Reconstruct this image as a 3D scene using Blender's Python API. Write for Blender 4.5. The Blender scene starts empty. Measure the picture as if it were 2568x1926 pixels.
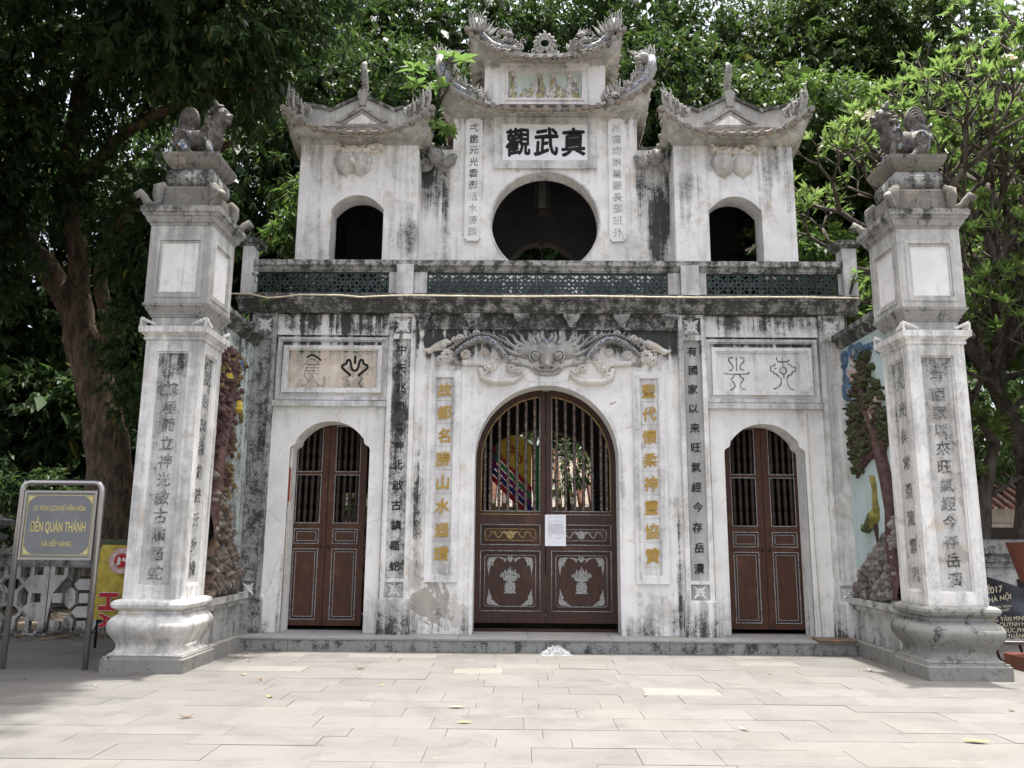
import bpy, bmesh, math, random
import numpy as np
from mathutils import Vector, Matrix
from mathutils.geometry import tessellate_polygon

C = bpy.context.scene.collection
scene = bpy.context.scene
random.seed(7); rng = np.random.default_rng(11)
rad = math.radians

# ---------------------------------------------------------------- camera, world, sun, exposure
cam_d = bpy.data.cameras.new('camera'); cam = bpy.data.objects.new('camera', cam_d); C.objects.link(cam)
cam_d.sensor_width = 36.0; cam_d.lens = 36.0 * 2040 / 2568; cam_d.clip_end = 500; cam_d.clip_start = 0.05
PITCH, ROLL, YAW = rad(10.64), rad(0.45), rad(0.55)
fv = Vector((-math.sin(YAW)*math.cos(PITCH), math.cos(YAW)*math.cos(PITCH), math.sin(PITCH)))
r0 = Vector((math.cos(YAW), math.sin(YAW), 0)); u0 = r0.cross(fv)
rv = math.cos(ROLL)*r0 + math.sin(ROLL)*u0; uv = math.cos(ROLL)*u0 - math.sin(ROLL)*r0
M = Matrix((rv, uv, -fv)).transposed().to_4x4(); M.translation = Vector((-0.42, -12.45, 1.6))
cam.matrix_world = M
scene.camera = cam

SUNDIR = Vector((0.060, 0.065, 1.0)).normalized()        # towards the sun, nearly overhead
w = bpy.data.worlds.new('World'); scene.world = w; w.use_nodes = True
nt = w.node_tree; nt.nodes.clear()
sky = nt.nodes.new('ShaderNodeTexSky'); sky.sky_type = 'NISHITA'; sky.sun_disc = False
sky.sun_elevation = math.asin(SUNDIR.z); sky.sun_rotation = math.atan2(SUNDIR.x, SUNDIR.y)
sky.dust_density = 7.0; sky.air_density = .8; sky.ozone_density = 1.0
bg = nt.nodes.new('ShaderNodeBackground'); bg.inputs['Strength'].default_value = 0.15
out = nt.nodes.new('ShaderNodeOutputWorld')
hs = nt.nodes.new('ShaderNodeHueSaturation'); hs.inputs['Saturation'].default_value = .50      # milky, humid sky
nt.links.new(sky.outputs[0], hs.inputs['Color']); nt.links.new(hs.outputs[0], bg.inputs[0]); nt.links.new(bg.outputs[0], out.inputs[0])
sd = bpy.data.lights.new('sun', 'SUN'); sd.energy = 3.0; sd.angle = rad(1.0); sd.color = (1.0, 0.97, 0.92)
so = bpy.data.objects.new('sun', sd); C.objects.link(so)
so.rotation_euler = SUNDIR.to_track_quat('Z', 'Y').to_euler(); so.location = (0, 0, 30)
scene.view_settings.view_transform = 'Standard'; scene.view_settings.look = 'None'
scene.view_settings.exposure = 1.58; scene.view_settings.gamma = 1.0; scene.view_settings.use_curve_mapping = False
scene.render.engine = 'CYCLES'; scene.cycles.max_bounces = 8; scene.cycles.diffuse_bounces = 5; scene.cycles.transparent_max_bounces = 8

# ---------------------------------------------------------------- object helpers
WM = {}
def link(o, parent=None, mw=None):
    C.objects.link(o); mw = mw or Matrix.Identity(4)
    WM[o.name] = mw; o.matrix_basis = mw
    if parent is not None:
        o.parent = parent; o.matrix_parent_inverse = WM[parent.name].inverted()
    return o
def tag(o, label=None, cat=None, group=None, kind=None):
    if label: o['label'] = label
    if cat: o['category'] = cat
    if group: o['group'] = group
    if kind: o['kind'] = kind
    return o
def thing(name, label, cat, loc=(0, 0, 0), group=None):
    o = bpy.data.objects.new(name, None); o.empty_display_size = .2
    link(o, None, Matrix.Translation(Vector(loc))); return tag(o, label, cat, group)
def inst(name, mesh, mw, parent=None):
    return link(bpy.data.objects.new(name, mesh), parent, mw)
def T(x, y, z, rz=0, s=1.0):
    return Matrix.Translation((x, y, z)) @ Matrix.Rotation(rz, 4, 'Z') @ Matrix.Diagonal((s, s, s, 1) if not isinstance(s, tuple) else (*s, 1))

class MB:
    def __init__(self): self.v = []; self.f = []; self.m = []; self.sm = []
    def add(self, vs, fs, mi=0, smooth=False):
        o = len(self.v); self.v.extend([tuple(map(float, p)) for p in vs])
        for f in fs: self.f.append(tuple(i+o for i in f)); self.m.append(mi); self.sm.append(smooth)
        return self
    def box(self, x0, x1, y0, y1, z0, z1, mi=0):
        v = [(x, y, z) for z in (z0, z1) for y in (y0, y1) for x in (x0, x1)]
        return self.add(v, [(0, 2, 3, 1), (4, 5, 7, 6), (0, 1, 5, 4), (2, 6, 7, 3), (0, 4, 6, 2), (1, 3, 7, 5)], mi)
    def bbox(self, x0, x1, y0, y1, z0, z1, b=.006, mi=0):      # box with a chamfered rim on the top and the front
        P = [(x0, x1, y0, y1, z0), (x0, x1, y0, y1, z1-b), (x0+b, x1-b, y0+b, y1-b, z1)]
        v = []
        for a, c, d, e, z in P: v += [(a, d, z), (c, d, z), (c, e, z), (a, e, z)]
        f = [(3, 2, 1, 0), (8, 9, 10, 11)]
        for k in (0, 4):
            for i in range(4): j = (i+1) % 4; f.append((k+i, k+j, k+4+j, k+4+i))
        return self.add(v, f, mi)
    def poly(self, loops, y0, y1, mi=0, back=True, axis='y'):     # xz loops (outer first, then holes) given depth from y0 (front) to y1
        loops = [[(float(a), float(b)) for a, b in l] for l in loops]
        tris = tessellate_polygon([[Vector((a, b, 0)) for a, b in l] for l in loops])
        flat = [p for l in loops for p in l]; n = len(flat)
        def P(a, b, y): return (a, y, b) if axis == 'y' else (y, a, b)
        v = [P(a, b, y0) for a, b in flat] + [P(a, b, y1) for a, b in flat]
        f = []
        for t in tris:
            a, b, c = (flat[i] for i in t)
            cr = (b[0]-a[0])*(c[1]-a[1])-(b[1]-a[1])*(c[0]-a[0])
            if abs(cr) < 1e-12: continue
            t = t if cr > 0 else t[::-1]
            f.append(tuple(t))
            if back: f.append(tuple(i+n for i in t[::-1]))
        s = 0
        for l in loops:
            m = len(l)
            for i in range(m): j = (i+1) % m; f.append((s+i, s+i+n, s+j+n, s+j))
            s += m
        return self.add(v, f, mi)
    def tube(self, pts, r, n=6, mi=0, flat=None, cap=True):
        p = np.array(pts, float); k = len(p); r = np.full(k, float(r)) if np.isscalar(r) else np.array(r, float)
        if len(r) != k: r = np.interp(np.linspace(0, 1, k), np.linspace(0, 1, len(r)), r)
        t = np.gradient(p, axis=0); t /= np.linalg.norm(t, axis=1)[:, None]+1e-9
        ref = np.array((0, 1, 0.)) if abs(t[:, 1]).mean() < .8 else np.array((0, 0, 1.))
        b = np.cross(t, ref); b /= np.linalg.norm(b, axis=1)[:, None]+1e-9; c = np.cross(b, t)
        v = []
        for i in range(k):
            for j in range(n):
                a = 2*math.pi*j/n
                q = b[i]*math.cos(a)*r[i] + c[i]*math.sin(a)*r[i]*(flat or 1)
                v.append(p[i]+q)
        f = [(i*n+j, i*n+(j+1) % n, (i+1)*n+(j+1) % n, (i+1)*n+j) for i in range(k-1) for j in range(n)]
        if cap: f += [tuple(range(n))[::-1], tuple((k-1)*n+j for j in range(n))]
        return self.add(v, f, mi, True)
    def lathe(self, prof, cx, cy, cz=0, n=10, mi=0, smooth=True):   # prof (z, r)
        v = []; k = len(prof)
        for z, r in prof:
            for j in range(n): a = 2*math.pi*j/n; v.append((cx+r*math.cos(a), cy+r*math.sin(a), cz+z))
        f = [(i*n+j, i*n+(j+1) % n, (i+1)*n+(j+1) % n, (i+1)*n+j) for i in range(k-1) for j in range(n)]
        f += [tuple(range(n))[::-1], tuple((k-1)*n+j for j in range(n))]
        return self.add(v, f, mi, smooth)
    def square(self, prof, cx, cy, mi=0, smooth=False, ry=None):                  # square loft (z, half)
        v = []; k = len(prof)
        for z, h in prof:
            hy = h + (ry or 0)
            v += [(cx-h, cy-hy, z), (cx+h, cy-hy, z), (cx+h, cy+hy, z), (cx-h, cy+hy, z)]
        f = [(i*4+j, i*4+(j+1) % 4, (i+1)*4+(j+1) % 4, (i+1)*4+j) for i in range(k-1) for j in range(4)]
        f += [(3, 2, 1, 0), tuple((k-1)*4+j for j in range(4))]
        return self.add(v, f, mi, smooth)
    def ex(self, prof, x0, x1, mi=0):                       # profile (y, z) counter-clockwise swept along x
        n = len(prof); v = [(x0, y, z) for y, z in prof] + [(x1, y, z) for y, z in prof]
        f = [(i, (i+1) % n, (i+1) % n+n, i+n) for i in range(n)] + [tuple(range(n))[::-1], tuple(range(n, 2*n))]
        return self.add(v, f, mi)
    def ey(self, prof, y0, y1, mi=0):
        n = len(prof); v = [(x, y0, z) for x, z in prof] + [(x, y1, z) for x, z in prof]
        f = [(i, (i+1) % n, (i+1) % n+n, i+n) for i in range(n)] + [tuple(range(n))[::-1], tuple(range(n, 2*n))]
        return self.add(v, f, mi)
    def ball(self, c, r, mi=0, n=8, m=6):
        rx, ry, rz = (r, r, r) if np.isscalar(r) else r
        v = [(c[0], c[1], c[2]-rz)]
        for i in range(1, m):
            a = math.pi*i/m-math.pi/2
            for j in range(n): b = 2*math.pi*j/n; v.append((c[0]+rx*math.cos(a)*math.cos(b), c[1]+ry*math.cos(a)*math.sin(b), c[2]+rz*math.sin(a)))
        v.append((c[0], c[1], c[2]+rz)); L = len(v)-1
        f = [(0, 1+(j+1) % n, 1+j) for j in range(n)]
        for i in range(m-2):
            for j in range(n): a = 1+i*n; f.append((a+j, a+(j+1) % n, a+n+(j+1) % n, a+n+j))
        a = 1+(m-2)*n; f += [(a+j, a+(j+1) % n, L) for j in range(n)]
        return self.add(v, f, mi, True)
    def rectframe(self, x0, x1, z0, z1, w_, y0, y1, mi=0):   # picture-frame of bar width w_
        return self.poly([[(x0, z0), (x1, z0), (x1, z1), (x0, z1)], [(x0+w_, z0+w_), (x1-w_, z0+w_), (x1-w_, z1-w_), (x0+w_, z1-w_)]], y0, y1, mi)
    def mesh(self, name, mats):
        me = bpy.data.meshes.new(name); me.from_pydata(self.v, [], self.f)
        for m_ in (mats if isinstance(mats, (list, tuple)) else [mats]): me.materials.append(m_)
        me.polygons.foreach_set('material_index', self.m); me.polygons.foreach_set('use_smooth', self.sm)
        bm = bmesh.new(); bm.from_mesh(me); bmesh.ops.recalc_face_normals(bm, faces=bm.faces); bm.to_mesh(me); bm.free()
        me.update(); return me
    def build(self, name, mats, parent=None, mw=None, label=None):
        o = link(bpy.data.objects.new(name, self.mesh(name, mats)), parent, mw)
        if label: o['label'] = label
        return o

# ---------------------------------------------------------------- materials
class NG:
    def __init__(self, name):
        self.mat = bpy.data.materials.new(name); self.mat.use_nodes = True; self.t = self.mat.node_tree
        self.t.nodes.clear(); self.o = self.t.nodes.new('ShaderNodeOutputMaterial')
    def n(self, ty, **kw):
        nd = self.t.nodes.new(ty)
        for k, v in kw.items(): setattr(nd, k, v)
        return nd
    def put(self, sock, val):
        if hasattr(val, 'is_linked') or isinstance(val, bpy.types.NodeSocket): self.t.links.new(val, sock)
        elif isinstance(val, (tuple, list)) and len(val) == 3 and sock.type == 'RGBA': sock.default_value = (*val, 1)
        else: sock.default_value = val
    def m(self, op, a, b=None, c=None, clamp=False):
        nd = self.n('ShaderNodeMath', operation=op, use_clamp=clamp); self.put(nd.inputs[0], a)
        if b is not None: self.put(nd.inputs[1], b)
        if c is not None: self.put(nd.inputs[2], c)
        return nd.outputs[0]
    def noise(self, vec, scale, detail=4, rough=.55, dist=0):
        nd = self.n('ShaderNodeTexNoise'); self.put(nd.inputs['Vector'], vec)
        nd.inputs['Scale'].default_value = scale; nd.inputs['Detail'].default_value = detail
        nd.inputs['Roughness'].default_value = rough; nd.inputs['Distortion'].default_value = dist; return nd.outputs[0]
    def sc(self, vec, s, off=(0, 0, 0)):
        nd = self.n('ShaderNodeMapping'); self.put(nd.inputs['Vector'], vec); nd.inputs['Scale'].default_value = s
        nd.inputs['Location'].default_value = off; return nd.outputs[0]
    def step(self, v, a, b):
        nd = self.n('ShaderNodeMapRange', interpolation_type='SMOOTHSTEP'); self.put(nd.inputs[0], v)
        nd.inputs[1].default_value = a; nd.inputs[2].default_value = b; return nd.outputs[0]
    def mix(self, f, a, b):
        nd = self.n('ShaderNodeMix', data_type='RGBA'); self.put(nd.inputs[0], f); self.put(nd.inputs[6], a); self.put(nd.inputs[7], b); return nd.outputs[2]
    def pos(self): return self.n('ShaderNodeNewGeometry').outputs['Position']
    def obj(self): return self.n('ShaderNodeTexCoord').outputs['Object']
    def bump(self, h, s=.3, d=.01):
        nd = self.n('ShaderNodeBump'); nd.inputs['Strength'].default_value = s; nd.inputs['Distance'].default_value = d; self.put(nd.inputs['Height'], h); return nd.outputs[0]
    def fin(self, col, rough=.85, metal=0., spec=.25, bump=None, **kw):
        p = self.n('ShaderNodeBsdfPrincipled'); self.put(p.inputs['Base Color'], col); self.put(p.inputs['Roughness'], rough)
        self.put(p.inputs['Metallic'], metal); p.inputs['Specular IOR Level'].default_value = spec
        for k, v in kw.items(): self.put(p.inputs[k.replace('_', ' ')], v)
        if bump is not None: self.t.links.new(bump, p.inputs['Normal'])
        self.t.links.new(p.outputs[0], self.o.inputs[0]); return self.mat

def plaster(name, base=(.84, .83, .80), grey=.0, mold=.0, ramps=(), spots=(), warm=.0, peel=.0, cell=None, tan=()):
    """lime plaster with grey wash-down, black mould and beige damp; ramps (z0, z1, amount at z1), spots (x, z, rx, rz, amount)"""
    g = NG(name); P = g.pos(); sx = g.n('ShaderNodeSeparateXYZ'); g.put(sx.inputs[0], P); X, Y, Z = sx.outputs
    A = g.noise(P, 1.1, 6, .6); B = g.noise(g.sc(P, (6, 6, .5)), 1.0, 6, .62); Cn = g.noise(P, 7, 9, .72, .4); D = g.noise(P, 38, 5, .7)
    lvl = None
    for z0, z1, a in ramps:
        nd = g.n('ShaderNodeMapRange'); g.put(nd.inputs[0], Z); nd.inputs[1].default_value = z0; nd.inputs[2].default_value = z1; nd.inputs[4].default_value = a
        lvl = nd.outputs[0] if lvl is None else g.m('ADD', lvl, nd.outputs[0])
    for x, z, rx, rz, a in spots:
        dx = g.m('MULTIPLY', g.m('SUBTRACT', X, x), 1/rx); dz = g.m('MULTIPLY', g.m('SUBTRACT', Z, z), 1/rz)
        d = g.m('ADD', g.m('MULTIPLY', dx, dx), g.m('MULTIPLY', dz, dz)); s = g.m('MULTIPLY', g.m('SUBTRACT', 1.0, d, clamp=True), a)
        lvl = s if lvl is None else g.m('ADD', lvl, s)
    if lvl is None: lvl = g.m('ADD', 0.0, 0.0)
    B2 = g.noise(g.sc(P, (11, 11, .35), (3, 7, 1)), 1.0, 7, .68)
    lvl = g.m('MULTIPLY', lvl, g.m('MULTIPLY_ADD', g.step(g.m('ADD', g.m('MULTIPLY', B2, .6), g.m('MULTIPLY', A, .4)), .36, .62), 1.35, .25))
    gv = g.m('ADD', g.m('ADD', g.m('MULTIPLY', A, .35), g.m('MULTIPLY', B, .4)), g.m('MULTIPLY', Cn, .35))
    gv = g.m('ADD', g.m('ADD', gv, g.m('MULTIPLY', lvl, .45)), grey*.5)
    gv = g.m('ADD', gv, g.m('MULTIPLY', g.m('SUBTRACT', B2, .5), .35))
    mv = g.m('ADD', g.m('ADD', g.m('MULTIPLY', Cn, .42), g.m('MULTIPLY', D, .30)), g.m('MULTIPLY', B, .30))
    mv = g.m('ADD', g.m('ADD', mv, g.m('MULTIPLY', lvl, .42)), mold*.5)
    col = g.mix(g.m('MULTIPLY', g.step(g.noise(g.sc(P, (1, 1, 1), (5, 3, 9)), 2.3, 5, .6), .42, .62), .55), base, tuple(c*.80 for c in base))
    if warm > 0:
        wv = g.m('ADD', g.noise(g.sc(P, (1, 1, 1), (9, 1, 4)), 2.6, 7, .62, .5), warm*.25)
        col = g.mix(g.m('MULTIPLY', g.step(wv, .56, .70), .5), col, (.52, .41, .29))
    if peel > 0:
        pv = g.m('ADD', g.noise(g.sc(P, (1, 1, 1), (2, 8, 4)), 3.1, 6, .6, .8), peel*.2)
        col = g.mix(g.m('MULTIPLY', g.step(pv, .60, .615), .8), col, (.36, .33, .29))
    for x, z, rx, rz, a in tan:                            # patches where the lime wash has come off the render
        dx = g.m('MULTIPLY', g.m('SUBTRACT', X, x), 1/rx); dz = g.m('MULTIPLY', g.m('SUBTRACT', Z, z), 1/rz)
        s = g.m('SUBTRACT', 1.0, g.m('ADD', g.m('MULTIPLY', dx, dx), g.m('MULTIPLY', dz, dz)), clamp=True)
        tv = g.m('ADD', g.m('MULTIPLY', s, .30), g.noise(g.sc(P, (1, 1, 1), (x, 2, z)), 3.4, 6, .62, .7))
        col = g.mix(g.m('MULTIPLY', g.step(tv, .68, .70), a), col, (.40, .36, .31))
    col = g.mix(g.m('MULTIPLY', g.step(gv, .50, .74), .85), col, (.30, .295, .28))
    col = g.mix(g.m('MULTIPLY', g.step(mv, .585, .69), .94), col, (.045, .047, .044))
    if cell:
        vo = g.n('ShaderNodeTexVoronoi', feature='DISTANCE_TO_EDGE'); g.put(vo.inputs['Vector'], P); vo.inputs['Scale'].default_value = cell
        col = g.mix(g.step(vo.outputs['Distance'], .03, .0), col, (.10, .10, .095))
    cp = g.n('ShaderNodeVectorMath', operation='ADD'); g.put(cp.inputs[0], P); cn_ = g.n('ShaderNodeTexNoise'); g.put(cn_.inputs['Vector'], P); cn_.inputs['Scale'].default_value = 3.0; cn_.inputs['Detail'].default_value = 5
    vs = g.n('ShaderNodeVectorMath', operation='SCALE'); g.put(vs.inputs[0], cn_.outputs['Color']); vs.inputs['Scale'].default_value = .35; g.t.links.new(vs.outputs[0], cp.inputs[1])
    vc = g.n('ShaderNodeTexVoronoi', feature='DISTANCE_TO_EDGE'); g.put(vc.inputs['Vector'], cp.outputs[0]); vc.inputs['Scale'].default_value = 1.5      # hairline cracks and old patch edges
    crack = g.m('MULTIPLY', g.step(vc.outputs['Distance'], .012, .003), g.step(g.noise(P, 1.3, 2, .5), .58, .64))
    col = g.mix(g.m('MULTIPLY', crack, .32), col, (.16, .155, .15))
    cl = g.n('ShaderNodeTexVoronoi'); g.put(cl.inputs['Vector'], cp.outputs[0]); cl.inputs['Scale'].default_value = 1.5; cs = g.n('ShaderNodeSeparateColor'); g.put(cs.inputs[0], cl.outputs['Color'])
    col = g.mix(g.m('MULTIPLY', g.step(cs.outputs[0],   .78, .80), .07), col, (.42, .41, .40))
    b = g.bump(g.m('ADD', g.m('MULTIPLY', Cn, 1.0), g.m('MULTIPLY', D, .5)), .5, .012)
    return g.fin(col, .92, bump=b, spec=.15)
def plain(name, col, rough=.6, metal=0., var=.12, scale=12, spec=.3, bumpd=0.):
    g = NG(name); n = g.noise(g.obj(), scale, 5, .6); c2 = tuple(c*(1-var*2.5) for c in col)
    b = g.bump(n, .4, bumpd) if bumpd else None
    return g.fin(g.mix(g.step(n, .35, .7), col, c2), rough, metal, spec, b)
# ---------------------------------------------------------------- shared materials
M_wall = plaster('plaster_lower', grey=-.10, mold=-.06, ramps=[(4.6, 5.1, .22), (1.0, .2, .18)], spots=[(-3.2, 4.9, 1.4, .35, .4), (3.0, 4.9, 1.3, .30, .22), (-4.1, .8, .4, .9, .2)], warm=.0)
M_wall_c = plaster('plaster_centre', grey=-.08, mold=-.04, ramps=[(4.32, 4.62, .50), (.9, .2, .2)], spots=[(-1.6, 4.5, .7, .5, .3), (1.6, 4.5, .7, .5, .3), (-1.95, 2.2, .10, 1.6, .4), (1.98, 1.4, .08, 1.2, .3)], warm=.04, tan=[(-1.72, .62, .42, .50, .9), (-1.95, 1.0, .16, 1.1, .5), (-1.3, .5, .3, .4, .5), (1.6, .5, .5, .35, .35)])
M_pil = plaster('plaster_pilaster', grey=.06, ramps=[(4.0, 5.0, .2), (.75, .2, .35)], warm=.05)
M_pil_dirty = plaster('plaster_pilaster_dirty', base=(.66, .66, .65), grey=.14, mold=.14, ramps=[(1.0, 3.5, .22)], cell=11)
M_pil_grey = plaster('plaster_pilaster_grey', base=(.56, .56, .55), grey=.30, mold=.0, ramps=[(4.0, 5, .3)])
M_outer_dirty = plaster('plaster_outer_dirty', grey=.42, mold=.24, base=(.55, .55, .54))
M_mould = plaster('plaster_black_mould', base=(.44, .44, .42), grey=.34, mold=.32)
M_frieze = plaster('plaster_frieze', base=(.44, .42, .38), grey=.30, mold=.30, peel=.0)
M_rail = plaster('plaster_rail', base=(.5, .5, .49), grey=.3, mold=.24)
M_post = plaster('plaster_post', base=(.66, .66, .65), grey=.16, mold=.02)
M_plaqL = plaster('plaque_ochre', base=(.80, .72, .62), warm=.62, ramps=[(4.2, 4.5, .25)], peel=.1)
M_plaqR = plaster('plaque_white', base=(.80, .80, .79), warm=.0)
M_trim = plaster('plaster_trim', base=(.82, .81, .80), grey=.02, mold=.0)
M_trim2 = plaster('plaster_trim_grey', base=(.74, .74, .73), grey=.14, mold=.03)
M_couplet = plaster('couplet_field', base=(.76, .75, .74), grey=.10, mold=-.1)
M_in = plain('shade_dark_interior', (.085, .085, .09), .95, var=.1, scale=2)  # indoor shade is put into this dark wall colour
M_up = plaster('plaster_upper', base=(.84, .83, .81), grey=-.04, mold=-.08, ramps=[(7.9, 8.5, .16), (6.0, 5.5, 1.2)], spots=[(-3.1, 6.4, 1.4, .5, .1), (-2.35, 6.7, .35, .6, .22), (3.8, 7.6, .5, 1.0, .2), (-4.1, 8.0, .4, .4, .2), (2.45, 7.2, .4, .5, .2)], warm=.06)
M_up_c = plaster('plaster_upper_centre', base=(.84, .83, .81), grey=-.04, mold=-.08, ramps=[(8.5, 9.0, .34), (6.0, 5.5, 1.2)], spots=[(1.95, 6.65, .22, 1.0, .62), (1.75, 7.5, .3, .9, .32), (2.15, 7.4, .2, .8, .35), (-1.9, 7.5, .32, .7, .30), (-1.72, 6.8, .10, .8, .25), (-2.1, 7.9, .2, .4, .4), (1.25, 8.5, .3, .6, .35), (0, 7.98, .9, .2, .25)], warm=.08)
M_up_box = plaster('plaster_roof_box', base=(.84, .83, .81), grey=-.06, mold=-.05, ramps=[(9.85, 10.0, .35)])
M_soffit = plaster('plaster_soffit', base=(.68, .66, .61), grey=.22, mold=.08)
M_tile = plaster('fired_clay_tile', base=(.26, .19, .13), grey=.16, mold=.20)
M_tile_end = plaster('clay_tile_end', base=(.30, .27, .25), grey=.08, mold=.10)
M_stone_light = plaster('weathered_white_stone', base=(.62, .62, .60), grey=.20, mold=.04)
M_stone_orn = plaster('weathered_ornament', base=(.36, .35, .325), grey=.20, mold=.14)
M_lip = plain('pale_cord', (.50, .46, .32), .8)
def eroded(name, col, under, cut, sc_=34):
    g = NG(name); n = g.m('ADD', g.m('MULTIPLY', g.noise(g.pos(), sc_, 5, .65), .6), g.m('MULTIPLY', g.noise(g.pos(), 5, 4, .6), .4))
    return g.fin(g.mix(g.step(n, cut, cut+.06), col, under), .85)
M_black = plain('black_lacquer_paint', (.018, .018, .019), .7)
M_blackw = eroded('worn_black_paint', (.022, .022, .023), (.30, .30, .29), .56)
M_greych = eroded('faded_grey_paint', (.07, .07, .07), (.40, .40, .39), .48)
M_faintch = eroded('faint_carved_mark', (.26, .26, .255), (.52, .52, .51), .47)
M_gold = plain('gold_paint', (.50, .31, .045), .45, spec=.5)
M_green = plain('green_glazed_ceramic', (.018, .036, .028), .38, var=.2, scale=9, spec=.5)
M_stepst = None

def glyph(ch, off=.0, depth=.03, shear=.07, font_cache={}):
    k = (ch, off, depth, shear)
    if k in font_cache: return font_cache[k]
    cu = bpy.data.curves.new('lettering', 'FONT'); cu.body = ch; cu.size = 1; cu.extrude = depth; cu.offset = off
    cu.offset = 0; cu.resolution_u = 3; cu.align_x = 'CENTER'
    o = bpy.data.objects.new('lettering', cu); C.objects.link(o); bpy.context.view_layer.update()
    me = bpy.data.meshes.new_from_object(o.evaluated_get(bpy.context.evaluated_depsgraph_get()))
    n = len(me.vertices); co = np.empty(n*3, np.float32); me.vertices.foreach_get('co', co); co = co.reshape(-1, 3)
    if n:
        c = (co[:, :2].max(0)+co[:, :2].min(0))/2
        x, y, z = co[:, 0]-c[0], co[:, 1]-c[1], co[:, 2]
        yy = y + shear*x + .02*np.sin(x*9+1)*(shear > 0); xx = x + .016*np.sin(y*8+.5)*(shear > 0)
        co = np.stack([xx, -z, yy], 1).astype(np.float32)
        if off > 0:                                        # a bolder brush: copies set round the stroke, each a hair deeper
            F = [tuple(p.vertices) for p in me.polygons]; V = []; FF = []
            for q in range(6):
                a = q*math.pi/3; d = np.array((off*math.cos(a), .006*q, off*math.sin(a)), np.float32)
                V.append(co+d); FF += [tuple(i+q*n for i in f) for f in F]
            me = bpy.data.meshes.new('character'); me.from_pydata(np.vstack(V).tolist(), [], FF)
        else: me.vertices.foreach_set('co', co.ravel())
    me.name = 'character'; me.update(); bpy.data.objects.remove(o); font_cache[k] = me; return me
def put_char(ch, x, y, z, s, mat, parent, rz=0, off=.0, name='character', sx=1.0, shear=.07, depth=.03):
    key = (ch, off, depth, shear, mat.name)
    me = CH.get(key)
    if me is None:
        me = glyph(ch, off, depth, shear).copy(); me.materials.clear(); me.materials.append(mat); CH[key] = me
    return inst(name, me, Matrix.Translation((x, y, z)) @ Matrix.Rotation(rz, 4, 'Z') @ Matrix.Diagonal((s*sx, s*.35, s, 1)), parent)
CH = {}

# ---------------------------------------------------------------- the gate, lower storey
gate = thing('temple_gate', 'three-arched white plaster temple gate with an upper storey, black with mould at its cornice', 'gate', (0, 0, .18))

def arch(cx, hw, z0, zs, zt, n=24):                       # opening outline, bottom right -> up -> over -> bottom left
    p = [(cx+hw, z0)]
    for i in range(n+1): a = math.pi*i/n; p.append((cx+hw*math.cos(a), zs+(zt-zs)*math.sin(a)))
    return p + [(cx-hw, z0)]
def cusp(cx, hw, z0):                                      # side doorway: segmental arch on small shoulders
    p = [(cx+hw, z0), (cx+hw, 2.90), (cx+hw-.015, 2.94), (cx+hw-.075, 2.975), (cx+hw-.095, 3.01), (cx+hw-.10, 3.06)]
    h = hw-.10
    for i in range(1, 16):
        t = 1-2*i/16; p.append((cx+h*t, 3.06+.27*(1-abs(t)**2.4)))
    return p + [(cx-hw+.10, 3.06), (cx-hw+.095, 3.01), (cx-hw+.075, 2.975), (cx-hw+.015, 2.94), (cx-hw, 2.90), (cx-hw, z0)]
SD = 3.325; SH = .615
ZF = .185
out_l = [(-4.72, ZF)] + cusp(-SD, SH, ZF)[::-1] + arch(0, 1.10, ZF, 2.78, 3.92)[::-1] + cusp(SD, SH, ZF)[::-1] + [(4.72, ZF), (4.72, 5.05), (-4.72, 5.05)]
b = MB(); b.poly([out_l], 0.0, .40); b.build('front_wall', M_wall_c, gate)
# slightly proud field of the side bays
for s in (-1, 1):
    b = MB(); x0, x1 = (s*2.06, s*4.24) if s > 0 else (s*4.24, s*2.06)
    lp = [(x0 if False else min(2.5*s, 4.24*s), ZF+.002)] + cusp(s*SD, SH, ZF+.002)[::-1] + [(max(2.5*s, 4.24*s), ZF+.002), (max(2.5*s, 4.24*s), 3.60), (min(2.5*s, 4.24*s), 3.60)]
    b.poly([lp], -.03, .02); b.build('bay_wall', M_wall, gate)
b = MB()
hole = arch(0, .97, ZF, 2.9, 3.6)
bo = [(-4.72, ZF), (-3.75, ZF), (-3.75, 2.4), (-3.12, 2.4), (-3.12, ZF)] + hole[::-1] + [(4.72, ZF), (4.72, 5.05), (-4.72, 5.05)]
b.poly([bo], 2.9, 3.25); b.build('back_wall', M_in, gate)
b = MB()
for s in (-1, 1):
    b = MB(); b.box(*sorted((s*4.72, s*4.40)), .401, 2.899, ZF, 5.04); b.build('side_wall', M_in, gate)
    b = MB(); b.box(*sorted((s*1.75, s*1.55)), .401, 2.899, ZF, 5.04); b.build('added_shade_partition', M_in, gate)  # second box: added partitions, put in to keep the inside dark
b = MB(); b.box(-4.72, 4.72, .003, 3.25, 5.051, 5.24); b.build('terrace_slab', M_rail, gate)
b = MB(); b.box(-4.7, 4.7, .02, 3.2, .05, ZF-.003); b.build('floor_slab', M_in, gate)

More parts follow.
